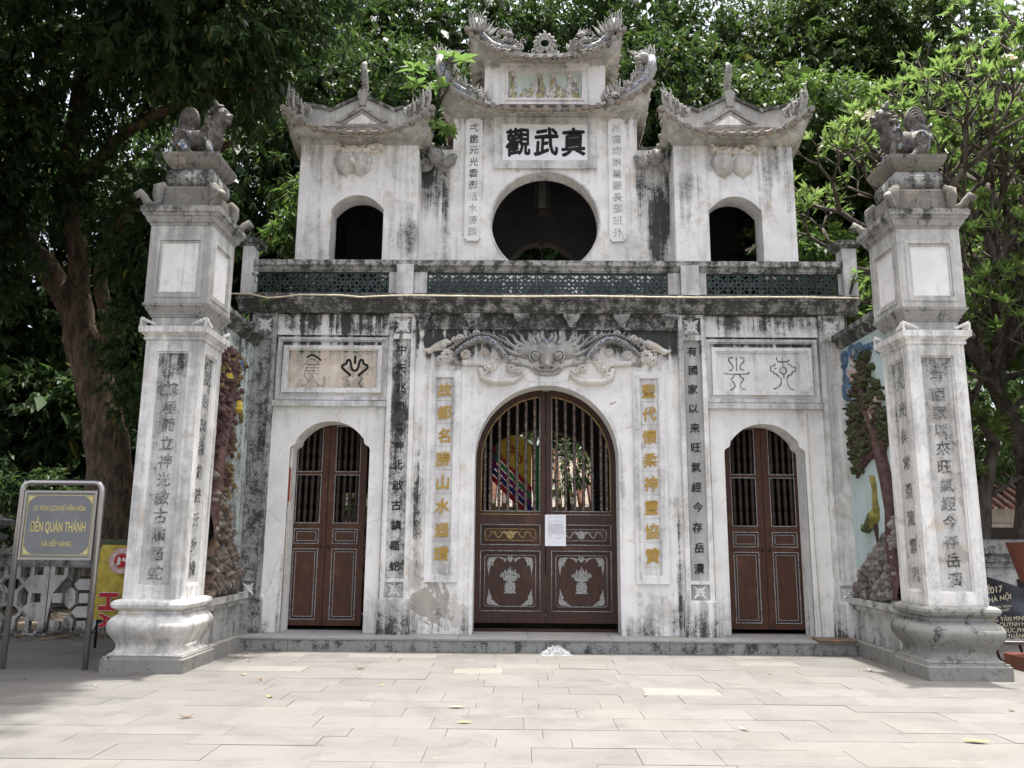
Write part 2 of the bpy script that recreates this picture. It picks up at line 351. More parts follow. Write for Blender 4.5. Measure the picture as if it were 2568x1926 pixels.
# pilasters: border strips round a sunk field, a square block below, flower squares
P_L = "中天兆而立神北啟古鎮黽蛇"; P_R = "有國家以来旺氣經今存岳瀆"
def flower(x, y, z, s, par, rz=0):
    b = MB()
    for k in range(4):
        a = math.pi/4+k*math.pi/2; L = .60*s
        pts = [(0, 0), (.30*L, .17*L), (.62*L, .15*L), (L, 0), (.62*L, -.15*L), (.30*L, -.17*L)]
        q = [(math.cos(a)*u-math.sin(a)*v_, math.sin(a)*u+math.cos(a)*v_) for u, v_ in pts]
        mid = (math.cos(a)*L*.45, math.sin(a)*L*.45)
        vs = [(u, 0, v_) for u, v_ in q]+[(mid[0], -.022, mid[1])]+[(0, -.012, 0)]
        b.add(vs, [(i, (i+1) % 6, 6) for i in range(6)], 0)
        a = k*math.pi/2; L = .36*s
        q = [(math.cos(a)*u-math.sin(a)*v_, math.sin(a)*u+math.cos(a)*v_) for u, v_ in [(0, 0), (.5*L, .26*L), (L, 0), (.5*L, -.26*L)]]
        b.add([(u, 0, v_) for u, v_ in q]+[(math.cos(a)*L*.5, -.014, math.sin(a)*L*.5)], [(i, (i+1) % 4, 4) for i in range(4)], 0)
    b.ball((0, -.01, 0), (.085*s, .028, .085*s))
    return b.build('flower_carving', M_trim, par, T(x, y, z, rz))
def pilaster(x0, x1, y, chars, mat, field, par=gate, z0=.66, wide=.03, zt=5.04):
    b = MB(); wd = (x1-x0)*.165; i0, i1 = x0+wd, x1-wd
    yb = y+.12
    zs = [zt-.05, 4.71, 4.63, .98, .93, .70]           # flower square, rail, field, rail, flower square
    b.poly([[(x0, z0), (x1, z0), (x1, zt), (x0, zt)], [(i0, zs[1]), (i1, zs[1]), (i1, zs[0]), (i0, zs[0])],
            [(i0, zs[3]), (i1, zs[3]), (i1, zs[2]), (i0, zs[2])], [(i0, zs[5]), (i1, zs[5]), (i1, zs[4]), (i0, zs[4])]], y, yb)
    o = b.build('pilaster', mat, par)
    b = MB(); b.box(i0-.01, i1+.01, y+.042, yb-.002, .70, zt-.002); f = b.build('sunk_field', field, o)
    b = MB(); b.box(x0-wide, x1+wide, y-.035, yb, ZF, z0+.002); b.build('base_block', mat, o)
    b = MB(); b.box(x0-wide+.012, x1+wide-.012, y-.02, yb-.01, z0+.004, z0+.03); b.build('base_fillet', mat, o)
    xc = (x0+x1)/2
    flower(xc, y+.036, (zs[0]+zs[1])/2, .29, o); flower(xc, y+.036, .815, .23, o)
    for i, ch in enumerate(chars):
        zz = 4.46-(4.46-1.16)*i/(len(chars)-1)
        faded = i in (2, 3, 7, 8) and x0 < 0
        put_char(ch, xc+random.uniform(-.01, .01), y+.034, zz, .158 if not faded else .165, M_black if x0 > 0 else M_blackw, o, off=.012 if x0 > 0 else .016)
    return o
pilaster(-2.47, -2.05, -.11, P_L, M_pil, M_pil_dirty)
pilaster(2.05, 2.47, -.11, P_R, M_pil, M_pil_grey)
pl = pilaster(-4.62, -4.24, -.11, "", M_outer_dirty, M_outer_dirty); pr = pilaster(4.24, 4.64, -.11, "", M_pil, M_pil)

# the side plaques over the small doors
def plaque(s, field):
    x0, x1 = sorted((s*2.57, s*4.12))
    b = MB(); b.rectframe(x0-.09, x1+.09, 3.66, 4.66, .045, -.06, .01); b.rectframe(x0-.045, x1+.045, 3.705, 4.615, .02, -.035, .012); o = b.build('plaque_surround', M_trim2, gate)
    b = MB(); b.rectframe(x0, x1, 3.78, 4.53, .055, -.055, .015); b.rectframe(x0+.055, x1-.055, 3.835, 4.475, .022, -.035, .013); b.build('plaque_frame', M_trim, o)
    b = MB(); b.box(x0+.05, x1-.05, -.006, .015, 3.83, 4.48); b.build('plaque_field', field, o)
    b = MB(); b.ex([(-.10, 3.56), (-.10, 3.645), (.02, 3.645), (.02, 3.56)], *sorted((s*2.475, s*4.235))); b.build('ledge_band', M_trim2, gate)
    b = MB(); b.box(*sorted((s*2.475, s*4.235)), -.045, .01, 4.70, 5.03); b.build('upper_band', M_wall, gate)
    return o, x0
def seal(b, strokes, cx, cz, sc, r, y=-.012, mi=0):
    for st in strokes:
        p = np.array(st, float)
        if len(p) > 2:                                    # smooth the stroke
            t = np.linspace(0, len(p)-1, len(p)*4-3); q = np.stack([np.interp(t, range(len(p)), p[:, k]) for k in (0, 1)], 1)
            for _ in range(2): q[1:-1] = (q[:-2]+2*q[1:-1]+q[2:])/4
            p = q
        pts = [(cx+sc*a, y, cz-sc*c) for a, c in p]; b.tube(pts, r, 6, mi, flat=.5)
o, x0 = plaque(-1, M_plaqL)
b = MB(); S = 1/560
seal(b, [[(0, -150), (0, -60)], [(-95, -60), (-90, -100), (-60, -110), (-45, -60), (-35, 0), (0, 25), (35, 0), (45, -60), (60, -110), (90, -100), (95, -60)],
         [(-95, -60), (-140, -45), (-145, -15), (-110, 15), (-75, 45), (-40, 75)], [(95, -60), (140, -45), (145, -15), (110, 15), (75, 45), (40, 75)]], -3.0, 4.16, S*.78, .019, mi=0)
seal(b, [[(-60, 75), (-95, 110), (-50, 150), (-70, 200), (-110, 205)], [(60, 75), (95, 110), (50, 150), (75, 200), (115, 215)]], -3.0, 4.16, S*.78, .010, mi=1)
b.build('seal_character', [M_black, M_greych], o)
b = MB()
seal(b, [[(-70, -120), (-20, -160), (40, -130), (90, -90)]], -3.66, 4.17, S*.78, .014, mi=0)
seal(b, [[(-110, -20), (-70, -80), (-20, -110), (40, -90), (70, -40)], [(-70, -40), (60, -40)], [(-80, -5), (70, -5)], [(-80, 30), (70, 30)], [(-60, 60), (60, 65)], [(-70, 0), (-95, 60), (-70, 110), (-40, 130)], [(-30, 130), (-60, 190), (-110, 200)], [(30, 130), (60, 190), (110, 200)], [(0, 60), (0, 130)]], -3.66, 4.17, S*.78, .0045, mi=1)
b.build('seal_character', [M_black, M_greych], o)
o, x0 = plaque(1, M_plaqR)
b = MB(); K = 1/520
seal(b, [[(-35, -150), (-80, -150), (-90, -110), (-40, -60), (-45, -10), (-85, -5)], [(0, -155), (0, 0)], [(35, -150), (80, -150), (90, -110), (35, -60), (45, -10), (85, -5)],
         [(-145, 15), (-130, 38), (0, 40), (130, 35), (140, 15)], [(-30, 45), (-40, 75), (-75, 95), (-35, 140), (-25, 175), (-50, 210), (-80, 215)], [(30, 45), (40, 75), (80, 90), (45, 130), (30, 170), (50, 205), (85, 215)]], 2.96, 4.17, K*.72, .0085)
b.build('seal_character', M_greych, o)
b = MB()
seal(b, [[(-70, -155), (-60, -110), (0, -100), (60, -110), (75, -130)], [(0, -160), (0, -45)], [(-90, -85), (-90, -60), (-140, -60), (-140, 5), (-110, 5), (-110, 30), (-70, 30), (-70, 55), (-40, 60), (-25, 110), (-40, 170), (-120, 210)],
         [(50, -80), (90, -80), (90, -50), (140, -50), (140, 5), (100, 5), (95, 40), (50, 50), (35, 110), (50, 170), (80, 210), (115, 215)], [(-100, -28), (-75, -28)], [(5, 40), (5, 80)],
         [(38*math.cos(a), -5+38*math.sin(a)) for a in np.linspace(0, 6.4, 14)]], 3.68, 4.17, K*.72, .0085)
b.build('seal_character', M_greych, o)

# the two gold-lettered couplets
def couplet(xc, chars, z1, z0):
    b = MB(); b.rectframe(xc-.25, xc+.25, z0, z1, .105, -.05, .01); o = b.build('couplet_panel', M_trim, gate)
    b = MB(); b.rectframe(xc-.148, xc+.148, z0+.102, z1-.102, .016, -.030, .011); b.build('inner_frame', M_trim, o)
    n = len(chars); h = (z1-z0-.23)/(n+.35)
    for i in range(n):                                    # the field is made of squares of plaster
        za = z1-.115-h*i-.004; zb = za-h+.010
        b = MB(); b.bbox(xc-.132, xc+.132, -zb if False else -.012, .012, zb, za, .004); b.build('field_square', M_couplet, o)
    b = MB(); b.box(xc-.132, xc+.132, -.010, .012, z0+.115, z1-.13-h*n); b.build('field_square', M_couplet, o)
    for i, ch in enumerate(chars):
        put_char(ch, xc, -.026, z1-.125-h*(i+.5), .228, M_gold, o, off=.019, shear=.10, depth=.02)
couplet(-1.58, "故都名勝山水迴環", 4.14, .93); couplet(1.58, "聖代懷柔神靈協贊", 4.14, .93)

# frieze with brackets above the great door
b = MB(); b.box(-2.04, 2.04, -.02, .02, 4.83, 5.045); b.ex([(-.06, 4.80), (-.06, 4.835), (.01, 4.835), (.01, 4.80)], -2.04, 2.04); fz = b.build('frieze', M_frieze, gate)
for x in (-1.95, -1.17, -.39, .39, 1.17, 1.92):
    b = MB(); w2 = .115
    prof = [(.062, 4.835), (.064, 4.89), (.085, 4.93), (.09, 4.945), (.10, 4.948), (.10, 4.962), (.115, 4.965), (.115, 4.985), (.125, 4.99), (.13, 5.04)]
    vs = []
    for r_, z_ in prof: vs += [(x-r_, -.03-r_*.9, z_), (x+r_, -.03-r_*.9, z_), (x+r_, -.021, z_), (x-r_, -.021, z_)]
    n = len(prof); b.add(vs, [(i*4+j, i*4+(j+1) % 4, i*4+4+(j+1) % 4, i*4+4+j) for i in range(n-1) for j in range(4)]+[(3, 2, 1, 0)]); b.build('bracket', M_rail, gate)

# entablature and balustrade
b = MB()
b.ex([(.002, 5.047), (-.16, 5.047), (-.16, 5.075), (-.18, 5.08), (-.19, 5.12), (-.23, 5.16), (-.27, 5.18), (-.27, 5.205), (-.30, 5.21), (-.30, 5.30), (.30, 5.31), (.30, 5.24), (.002, 5.24)], -4.84, 4.84)
b.build('cornice', M_mould, gate)
YB = -.06
b = MB(); b.ex([(YB-.05, 5.309), (YB-.05, 5.36), (YB-.02, 5.375), (YB+.14, 5.375), (YB+.14, 5.309)], -4.74, 4.74); b.build('balustrade_base', M_mould, gate)
b = MB(); b.ex([(YB-.02, 5.725), (YB-.02, 5.745), (YB-.04, 5.75), (YB-.04, 5.80), (YB-.075, 5.815), (YB-.09, 5.825), (YB-.09, 5.905), (YB+.18, 5.905), (YB+.18, 5.825), (YB+.13, 5.80), (YB+.13, 5.725)], -4.74, 4.74); b.build('balustrade_rail', M_rail, gate)
def post(x0, x1, z1=5.83, wide=0):
    b = MB(); b.box(x0, x1, YB-.105, YB+.16, 5.312, z1); b.build('balustrade_post', M_post, gate)
post(-2.37, -2.11); post(2.11, 2.39); post(-4.83, -4.66, 6.12); post(4.66, 4.88, 6.12)
for s in (-1, 1):
    b = MB(); xc = s*4.755
    b.square([(6.12, .12), (6.14, .15), (6.17, .155), (6.17, .19), (6.24, .20), (6.24, .0)], xc, YB+.03); b.build('post_cap', M_mould, gate)
for x0, x1 in ((-4.655, -4.60), (-2.50, -2.375), (-2.105, -1.90), (1.915, 2.105), (2.395, 2.52), (4.60, 4.655)):
    b = MB(); b.box(x0, x1, YB-.02, YB+.10, 5.377, 5.724); b.build('balustrade_block', M_post, gate)
# green pierced ceramic tiles
TW = .3445
def lattice_mesh():
    h = .174; w_ = TW/2-.002; loops = [[(-w_, -h), (w_, -h), (w_, h), (-w_, h)]]
    def rot(cx, cz, a, l, d):
        c, s = math.cos(a), math.sin(a)
        return [(cx+u*c-v*s, cz+u*s+v*c) for u, v in ((-l, -d*.55), (-l*.6, -d), (l*.6, -d), (l, -d*.55), (l, d*.55), (l*.6, d), (-l*.6, d), (-l, d*.55))]
    q = math.pi/4
    for sx in (-1, 1):
        for sz in (-1, 1):
            a = q*sx*sz
            loops.append(rot(sx*.118, sz*.122, a, .036, .026)); loops.append(rot(sx*.058, sz*.062, a, .026, .019))
            loops.append(rot(sx*.060, sz*.135, -a, .022, .016)); loops.append(rot(sx*.130, sz*.060, -a, .022, .016))
    loops.append(rot(0, 0, q, .022, .022))
    for cx, cz in ((0, .078), (0, -.078), (.075, 0), (-.075, 0)): loops.append(rot(cx, cz, 0, .015, .015))
    b = MB(); b.poly(loops, -.02, .02); b.rectframe(-w_, w_, -h, h, .007, -.026, -.0205); return b.mesh('lattice_tile', M_green)
LM = lattice_mesh()
for x0, x1 in ((-4.60, -2.50), (-1.90, 1.915), (2.52, 4.60)):
    b = MB(); b.rectframe(x0, x1, 5.377, 5.722, .004, YB+.0, YB+.055); p = b.build('lattice_panel', M_green, gate)
    n = round((x1-x0)/TW); st = (x1-x0)/n
    for i in range(n): inst('lattice_tile', LM, T(x0+st*(i+.5), YB+.03, 5.5495, 0, (st/TW*.998, 1, .985)), p)

# ---------------------------------------------------------------- dragon relief above the great door (sculpted height field)
def height_field(strokes, x0, x1, z0, z1, res, blend=.0, rough=.0):
    nx, nz = int((x1-x0)/res)+1, int((z1-z0)/res)+1
    X, Z = np.meshgrid(np.linspace(x0, x1, nx), np.linspace(z0, z1, nz)); H = np.zeros_like(X); K = np.full(X.shape, -1)
    for st in strokes:
        p = np.array(st['p'], float); r = st['r']; r = np.interp(np.linspace(0, 1, len(p)), np.linspace(0, 1, len(r)), r) if not np.isscalar(r) else np.full(len(p), float(r))
        hs = st.get('h', 1.0); bz = st.get('b', 0.0)
        if len(p) == 1: p = np.vstack([p, p+1e-4]); r = np.array([r[0], r[0]])
        m = r.max(); a0, a1 = p[:, 0].min()-m, p[:, 0].max()+m; c0, c1 = p[:, 1].min()-m, p[:, 1].max()+m
        i0, i1 = max(0, int((a0-x0)/res)), min(nx, int((a1-x0)/res)+2); j0, j1 = max(0, int((c0-z0)/res)), min(nz, int((c1-z0)/res)+2)
        if i1 <= i0 or j1 <= j0: continue
        x, z = X[j0:j1, i0:i1], Z[j0:j1, i0:i1]; h = np.zeros_like(x)
        for k in range(len(p)-1):
            d = p[k+1]-p[k]; L = (d@d)+1e-12; t = np.clip(((x-p[k, 0])*d[0]+(z-p[k, 1])*d[1])/L, 0, 1)
            dd = np.hypot(x-p[k, 0]-t*d[0], z-p[k, 1]-t*d[1]); rr = r[k]+(r[k+1]-r[k])*t+1e-6
            q = 1-(dd/rr)**2
            h = np.maximum(h, np.where(q > 0, np.sqrt(np.maximum(q, 0))*rr*hs+bz, 0))
        up = h > H[j0:j1, i0:i1]; H[j0:j1, i0:i1][up] = h[up]; K[j0:j1, i0:i1][up] = st.get('c', 0)
    return X, Z, H, K
def relief(name, strokes, x0, x1, z0, z1, res, mats, place, parent, rough=0.0):
    X, Z, H, K = height_field(strokes, x0, x1, z0, z1, res)
    if rough: H = np.where(H > 0, H+rough*(rng.random(H.shape)-.3), 0)
    nz, nx = X.shape; q = (H[:-1, :-1] > 0) | (H[1:, :-1] > 0) | (H[:-1, 1:] > 0) | (H[1:, 1:] > 0)
    jj, ii = np.nonzero(q); a = jj*nx+ii; F = np.stack([a, a+1, a+nx+1, a+nx], 1)
    used, inv = np.unique(F, return_inverse=True); F = inv.reshape(F.shape)
    xs, zs, hs = X.ravel()[used], Z.ravel()[used], H.ravel()[used]
    V = place(xs, zs, hs)
    me = bpy.data.meshes.new(name); me.vertices.add(len(V)); me.vertices.foreach_set('co', V.astype(np.float32).ravel())
    me.loops.add(F.size); me.loops.foreach_set('vertex_index', F.ravel().astype(np.int32)); me.polygons.add(len(F))
    me.polygons.foreach_set('loop_start', np.arange(0, F.size, 4, dtype=np.int32)); me.polygons.foreach_set('loop_total', np.full(len(F), 4, np.int32))
    mi = np.maximum.reduce([K[jj, ii], K[jj+1, ii], K[jj, ii+1], K[jj+1, ii+1]])
    for m_ in mats: me.materials.append(m_)
    me.polygons.foreach_set('material_index', np.clip(mi, 0, len(mats)-1).astype(np.int32)); me.polygons.foreach_set('use_smooth', np.ones(len(F), bool))
    me.update(); me.validate(); return link(bpy.data.objects.new(name, me), parent)
def spiral(cx, cz, r, turns, a0=0, n=18, dirn=1, shrink=.15):
    return [(cx+r*(1-(1-shrink)*i/n)*math.cos(a0+dirn*2*math.pi*turns*i/n), cz+r*(1-(1-shrink)*i/n)*math.sin(a0+dirn*2*math.pi*turns*i/n)) for i in range(n+1)]
def mosaic(name, cols, scale=60):
    g = NG(name); vo = g.n('ShaderNodeTexVoronoi'); g.put(vo.inputs['Vector'], g.pos()); vo.inputs['Scale'].default_value = scale
    ve = g.n('ShaderNodeTexVoronoi', feature='DISTANCE_TO_EDGE'); g.put(ve.inputs['Vector'], g.pos()); ve.inputs['Scale'].default_value = scale
    sp = g.n('ShaderNodeSeparateColor'); g.put(sp.inputs[0], vo.outputs['Color']); r = g.n('ShaderNodeValToRGB'); g.put(r.inputs[0], sp.outputs[0]); r.color_ramp.interpolation = 'CONSTANT'
    el = r.color_ramp.elements; el[0].color = (*cols[0], 1); el[1].color = (*cols[-1], 1); el[1].position = (len(cols)-1)/len(cols)
    for i in range(1, len(cols)-1): e = el.new(i/len(cols)); e.color = (*cols[i], 1)
    col = g.mix(g.step(ve.outputs['Distance'], .10, .02), r.outputs[0], (.12, .12, .11))
    return g.fin(col, .3, spec=.5, bump=g.bump(ve.outputs['Distance'], .6, .01))
M_mosaic = mosaic('porcelain_shards', [(.10, .13, .30), (.55, .57, .58), (.42, .43, .40), (.05, .07, .22), (.50, .46, .34), (.60, .62, .66), (.26, .25, .22)])
M_mosaic2 = mosaic('blue_porcelain_shards', [(.12, .13, .34), (.42, .42, .40), (.30, .29, .26), (.46, .48, .55), (.22, .21, .19)], 45)
M_cloud = plaster('cloud_stucco', base=(.74, .70, .65), warm=.2)
M_drag = plaster('dragon_stucco', base=(.46, .45, .43), grey=.12)
# traced in units of the carving: u to the right of its axis, v down
def UV(u, v): return (u*.00184, 4.80-(v-170)*.00197)
def S_(pts, r, c=0, h=.8, b=.0): return dict(p=[UV(*p) for p in pts], r=[q*.0019 for q in (r if isinstance(r, (list, tuple)) else [r])], c=c, h=h, b=b)
half = []
def add_s(*a, **k): half.append((a, k))
# body arch of the left dragon half (mirrored later): u negative = left
add_s([(-300, 420), (-340, 400), (-390, 340), (-440, 290), (-500, 255), (-580, 250), (-660, 280), (-740, 330), (-790, 380)], [14, 24, 28, 30, 30, 26, 20, 16], 2, .9, .012)
add_s([(-290, 390), (-380, 300), (-450, 240), (-520, 220), (-600, 215), (-700, 255), (-790, 310), (-850, 330)], [10, 20, 24, 24, 22, 16, 8], 1, .7, .006)
for i in range(40): k_ = i/39; u = -330-470*k_; add_s([(u, 300-95*math.sin(k_*3.1)+40*k_-12*(i % 2)), (u-10, 288-95*math.sin(k_*3.1)+40*k_)], [7, 3], 1, 1., .05)
for i in range(9): u = -440-i*42; v = 222-8*math.sin(i/8*3.1)*3+max(0, i-4)*10; add_s([(u, v+12), (u-8, v-14), (u-24, v-40)], [12, 8, 2], 1, .8)
# head: cheeks, eye spirals, nose, brows, mouth
add_s([(-90, 340), (-170, 330), (-240, 330)], [70, 80, 55], 1, .25)
add_s([(0, 330), (0, 420)], [80, 60], 1, .45)
for rr, tt in ((52, 1.6),): add_s([(-100+rr*(1-.8*i/20)*math.cos(i*.5+2), 385+rr*(1-.8*i/20)*math.sin(i*.5+2)) for i in range(21)], [9, 12], 1, .9, .03)
add_s([(-86, 392)], [24], 1, 1.1, .03)
add_s([(-230+60*(1-.8*i/20)*math.cos(-i*.45+.5), 345+60*(1-.8*i/20)*math.sin(-i*.45+.5)) for i in range(21)], [12, 8], 1, .8, .022)
add_s([(-20, 440), (-30, 462), (-50, 470)], [20, 16, 10], 1, 1.0, .02); add_s([(0, 420), (0, 470)], [16, 30], 1, 1.0, .035)
add_s([(-10, 350), (-45, 370), (-60, 350), (-80, 320)], [10, 14, 10, 5], 1, 1., .03)
add_s([(0, 300), (-18, 270), (-28, 262)], [22, 20, 12], 3, .9, .035)
add_s([(0, 500), (-60, 495), (-110, 475)], [12, 12, 6], 1, .9, .012); add_s([(0, 540), (-90, 525), (-150, 470), (-200, 455), (-290, 450)], [7, 8, 9, 8, 5], 1, .8, .004)
# mane flames sweeping out
for (a, c1, c2, e) in [((-130, 290), (-150, 240), (-140, 210), (-165, 185)), ((-170, 300), (-210, 250), (-215, 220), (-250, 190)), ((-210, 300), (-260, 270), (-290, 220), (-330, 200)), ((-250, 330), (-310, 290), (-350, 240), (-420, 205)),
                       ((-270, 370), (-330, 340), (-390, 290), (-450, 250)), ((-280, 410), (-350, 390), (-400, 350), (-440, 320)), ((-240, 440), (-300, 430), (-350, 400), (-380, 370)), ((-60, 270), (-80, 230), (-70, 200), (-85, 180)), ((-100, 280), (-120, 250), (-125, 225), (-150, 205)), ((-30, 250), (-45, 225), (-40, 205), (-55, 185))]:
    add_s([a, c1, c2, e], [20, 17, 11, 2], 1, .8, .008)
add_s([(-880, 330), (-980, 330), (-1040, 340), (-1060, 322)], [6, 20, 14, 3], 0, .7)
add_s([(-1050, 335), (-1000, 345), (-930, 300), (-860, 270), (-830, 275)], [8, 22, 26, 26, 18], 0, .5, .006)
# cloud scrolls: spirals with scalloped rims
def cloud(cx, cz, r, k=3):
    for i in range(k*3):
        a = 2*math.pi*i/(k*3); add_s([(cx+r*.72*math.cos(a), cz+r*.62*math.sin(a))], [r*.36], 0, .55, .004)
    add_s([(cx+r*.55*(1-.75*i/16)*math.cos(i*.55), cz+r*.5*(1-.75*i/16)*math.sin(i*.55)) for i in range(17)], [r*.14, r*.12], 0, .9, .022)
for cx, cz, r in ((-840, 385, 62), (-900, 420, 45), (-690, 370, 44), (-740, 235, 34), (-600, 195, 34), (-530, 350, 36), (-480, 460, 60), (-420, 420, 40), (-300, 480, 44), (-240, 500, 38), (-880, 290, 30), (-790, 250, 26), (-345, 405, 36), (-520, 545, 44), (-220, 540, 30)): cloud(cx, cz, r)
add_s([(-700, 440), (-620, 440), (-540, 445), (-480, 470)], [26, 24, 24, 30], 0, .5, .004)
for dv in (0, 16, -14): add_s([(-700, 440+dv), (-560, 442+dv), (-500, 450+dv)], [5, 5, 5], 0, 1., .018)
add_s([(-560, 500), (-540, 560), (-470, 590), (-380, 592), (-280, 585), (-230, 555)], [26, 30, 32, 32, 30, 22], 0, .45, .004)
for dv in (0, 13, -13): add_s([(-545, 520+dv), (-500, 570+dv), (-400, 580+dv), (-290, 575+dv), (-240, 545+dv)], [4.5, 5, 5], 0, 1., .016)
add_s([(-790, 400), (-770, 440), (-720, 450)], [16, 18, 8], 1, .8)
for k in range(4): add_s([(-800+k*28, 440), (-805+k*28, 462)], [9, 3], 1, .9, .01)
strokes = []
for a, k in half:
    pts, r = a[0], a[1]; rest = a[2:]
    strokes.append(S_(pts, r, *rest, **k)); strokes.append(S_([(-u, v) for u, v in pts], r, *rest, **k))
relief('dragon_relief', strokes, -2.02, 2.02, 3.86, 4.80, .0068, [M_cloud, M_drag, M_mosaic, M_mosaic2], lambda x, z, h: np.stack([x, -h*3.1+.004, z], 1), gate)
# shallow lip the dragon's chin makes over the arch
b = MB(); pts = [(.42*math.cos(a), -.004, 4.10+.14*math.sin(a)-.0) for a in np.linspace(math.pi*1.02, math.pi*1.98, 16)]
b.tube(pts, .008, 5); b.build('chin_relief', M_trim, gate)
# raised rim round the great arch
b = MB(); o_ = arch(0, 1.155, ZF, 2.78, 3.975, 32); i_ = arch(0, 1.10, ZF, 2.78, 3.92, 32); b.poly([o_+i_[::-1]], -.012, .003); b.build('arch_rim', M_trim, gate)
# ---------------------------------------------------------------- doors
def wood(name, col, sc_=(30, 30, 3)):
    g = NG(name); n = g.noise(g.sc(g.pos(), sc_), 1.0, 6, .65, .6); n2 = g.noise(g.pos(), 2.2, 5, .6)
    c = g.mix(g.step(n, .35, .7), col, tuple(q*.62 for q in col)); c = g.mix(g.m('MULTIPLY', g.step(n2, .52, .70), .5), c, tuple(min(1, q*1.9) for q in col))
    return g.fin(c, .55, spec=.35, bump=g.bump(n, .25, .004))
M_door = wood('dark_red_brown_paint', (.058, .027, .018)); M_door2 = wood('red_brown_paint', (.085, .034, .020))
M_silver = plain('worn_silver_paint', (.38, .375, .36), .55, var=.28, scale=40, spec=.4)
M_brass = plain('worn_gold_paint', (.42, .29, .12), .5, var=.25, scale=40, spec=.4)
M_bal = mosaic('carved_bamboo_wood', [(.05, .028, .022), (.20, .14, .09), (.06, .032, .024), (.045, .025, .02)], 42)
YD = .42
def baluster(h, r, kind):
    b = MB()
    if kind == 'turned':
        pr = [(0, .6), (.02, .9), (.04, .55), (.06, .95), (.075, .6), (.09, 1.0), (.28, .9), (.30, .5), (.33, .55), (.345, 1.05), (.37, .55), (.40, .8), (.42, 1.0), (.62, .85), (.64, .5), (.665, 1.05), (.69, .55), (.72, .9), (.93, 1.0), (.95, .5), (.98, .9), (1, .6)]
        b.lathe([(z*h, q*r) for z, q in pr], 0, 0, 0, 8)
    else:
        pr = []; n = max(2, int(h/.155))
        for i in range(n): z = i/n; pr += [(z, 1.15), (z+.08/n, .70), (z+.5/n, .88), (z+.94/n, .70)]
        b.lathe([(z*h, q*r) for z, q in pr]+[(h, r)], 0, 0, 0, 8)
    return b
def side_leaf(x0, x1, flip):
    w_ = .105; m0, m1 = x0+w_, x1-w_
    wins = [(2.59, 3.31), (1.79, 2.54)]
    b = MB(); loops = [[(x0, .245), (x1, .245), (x1, 3.42), (x0, 3.42)]]
    for a, c in wins: loops.append([(m0, a), (m1, a), (m1, c), (m0, c)])
    for a, c in ((1.475, 1.70), (.337, 1.395)): loops.append([(m0, a), (m1, a), (m1, c), (m0, c)])
    b.poly(loops, YD, YD+.05); o = b.build('door_leaf', M_door2, gate)
    for a, c in ((1.475, 1.70), (.337, 1.395)):
        b = MB(); b.box(m0-.01, m1+.01, YD+.022, YD+.04, a-.01, c+.01); b.box(m0+.045, m1-.045, YD+.012, YD+.024, a+.045, c-.045); p = b.build('door_panel', M_door2, o)
        b = MB(); b.rectframe(m0-.004, m1+.004, a-.004, c+.004, .013, YD-.006, YD+.004); b.rectframe(m0+.038, m1-.038, a+.038, c-.038, .010, YD+.004, YD+.0125); b.build('silver_line', M_silver, p)
    bals = []
    for a, c in wins:
        b = MB(); b.rectframe(m0-.004, m1+.004, a-.004, c+.004, .012, YD-.006, YD+.004); b.build('silver_line', M_silver, o)
        me = BAL.setdefault(round(c-a, 2), None) or baluster(c-a, .034, 'turned').mesh('baluster', M_bal2); BAL[round(c-a, 2)] = me
        for i in range(4): inst('baluster', me, T(m0+(m1-m0)*(i+.5)/4, YD+.027, a), o)
    b = MB(); xk = x1-.05 if flip else x0+.05; b.ball((xk, YD-.022, 1.43), (.02, .02, .02)); b.lathe([(0, .012), (.01, .012)], 0, 0, 0, 6); b.v[-12:] = [(xk+q[0], YD-.004+q[2], 1.43+q[1]) for q in b.v[-12:]]; b.build('door_knob', M_black, o)
    return o
BAL = {}; M_bal2 = plain('turned_baluster_wood', (.055, .034, .026), .5, var=.3, scale=45)
for s, x0, x1 in ((-1, -4.03, -2.83), (1, 2.80, 4.00)):
    xm = (x0+x1)/2; side_leaf(x0, xm-.004, True); side_leaf(xm+.004, x1, False)

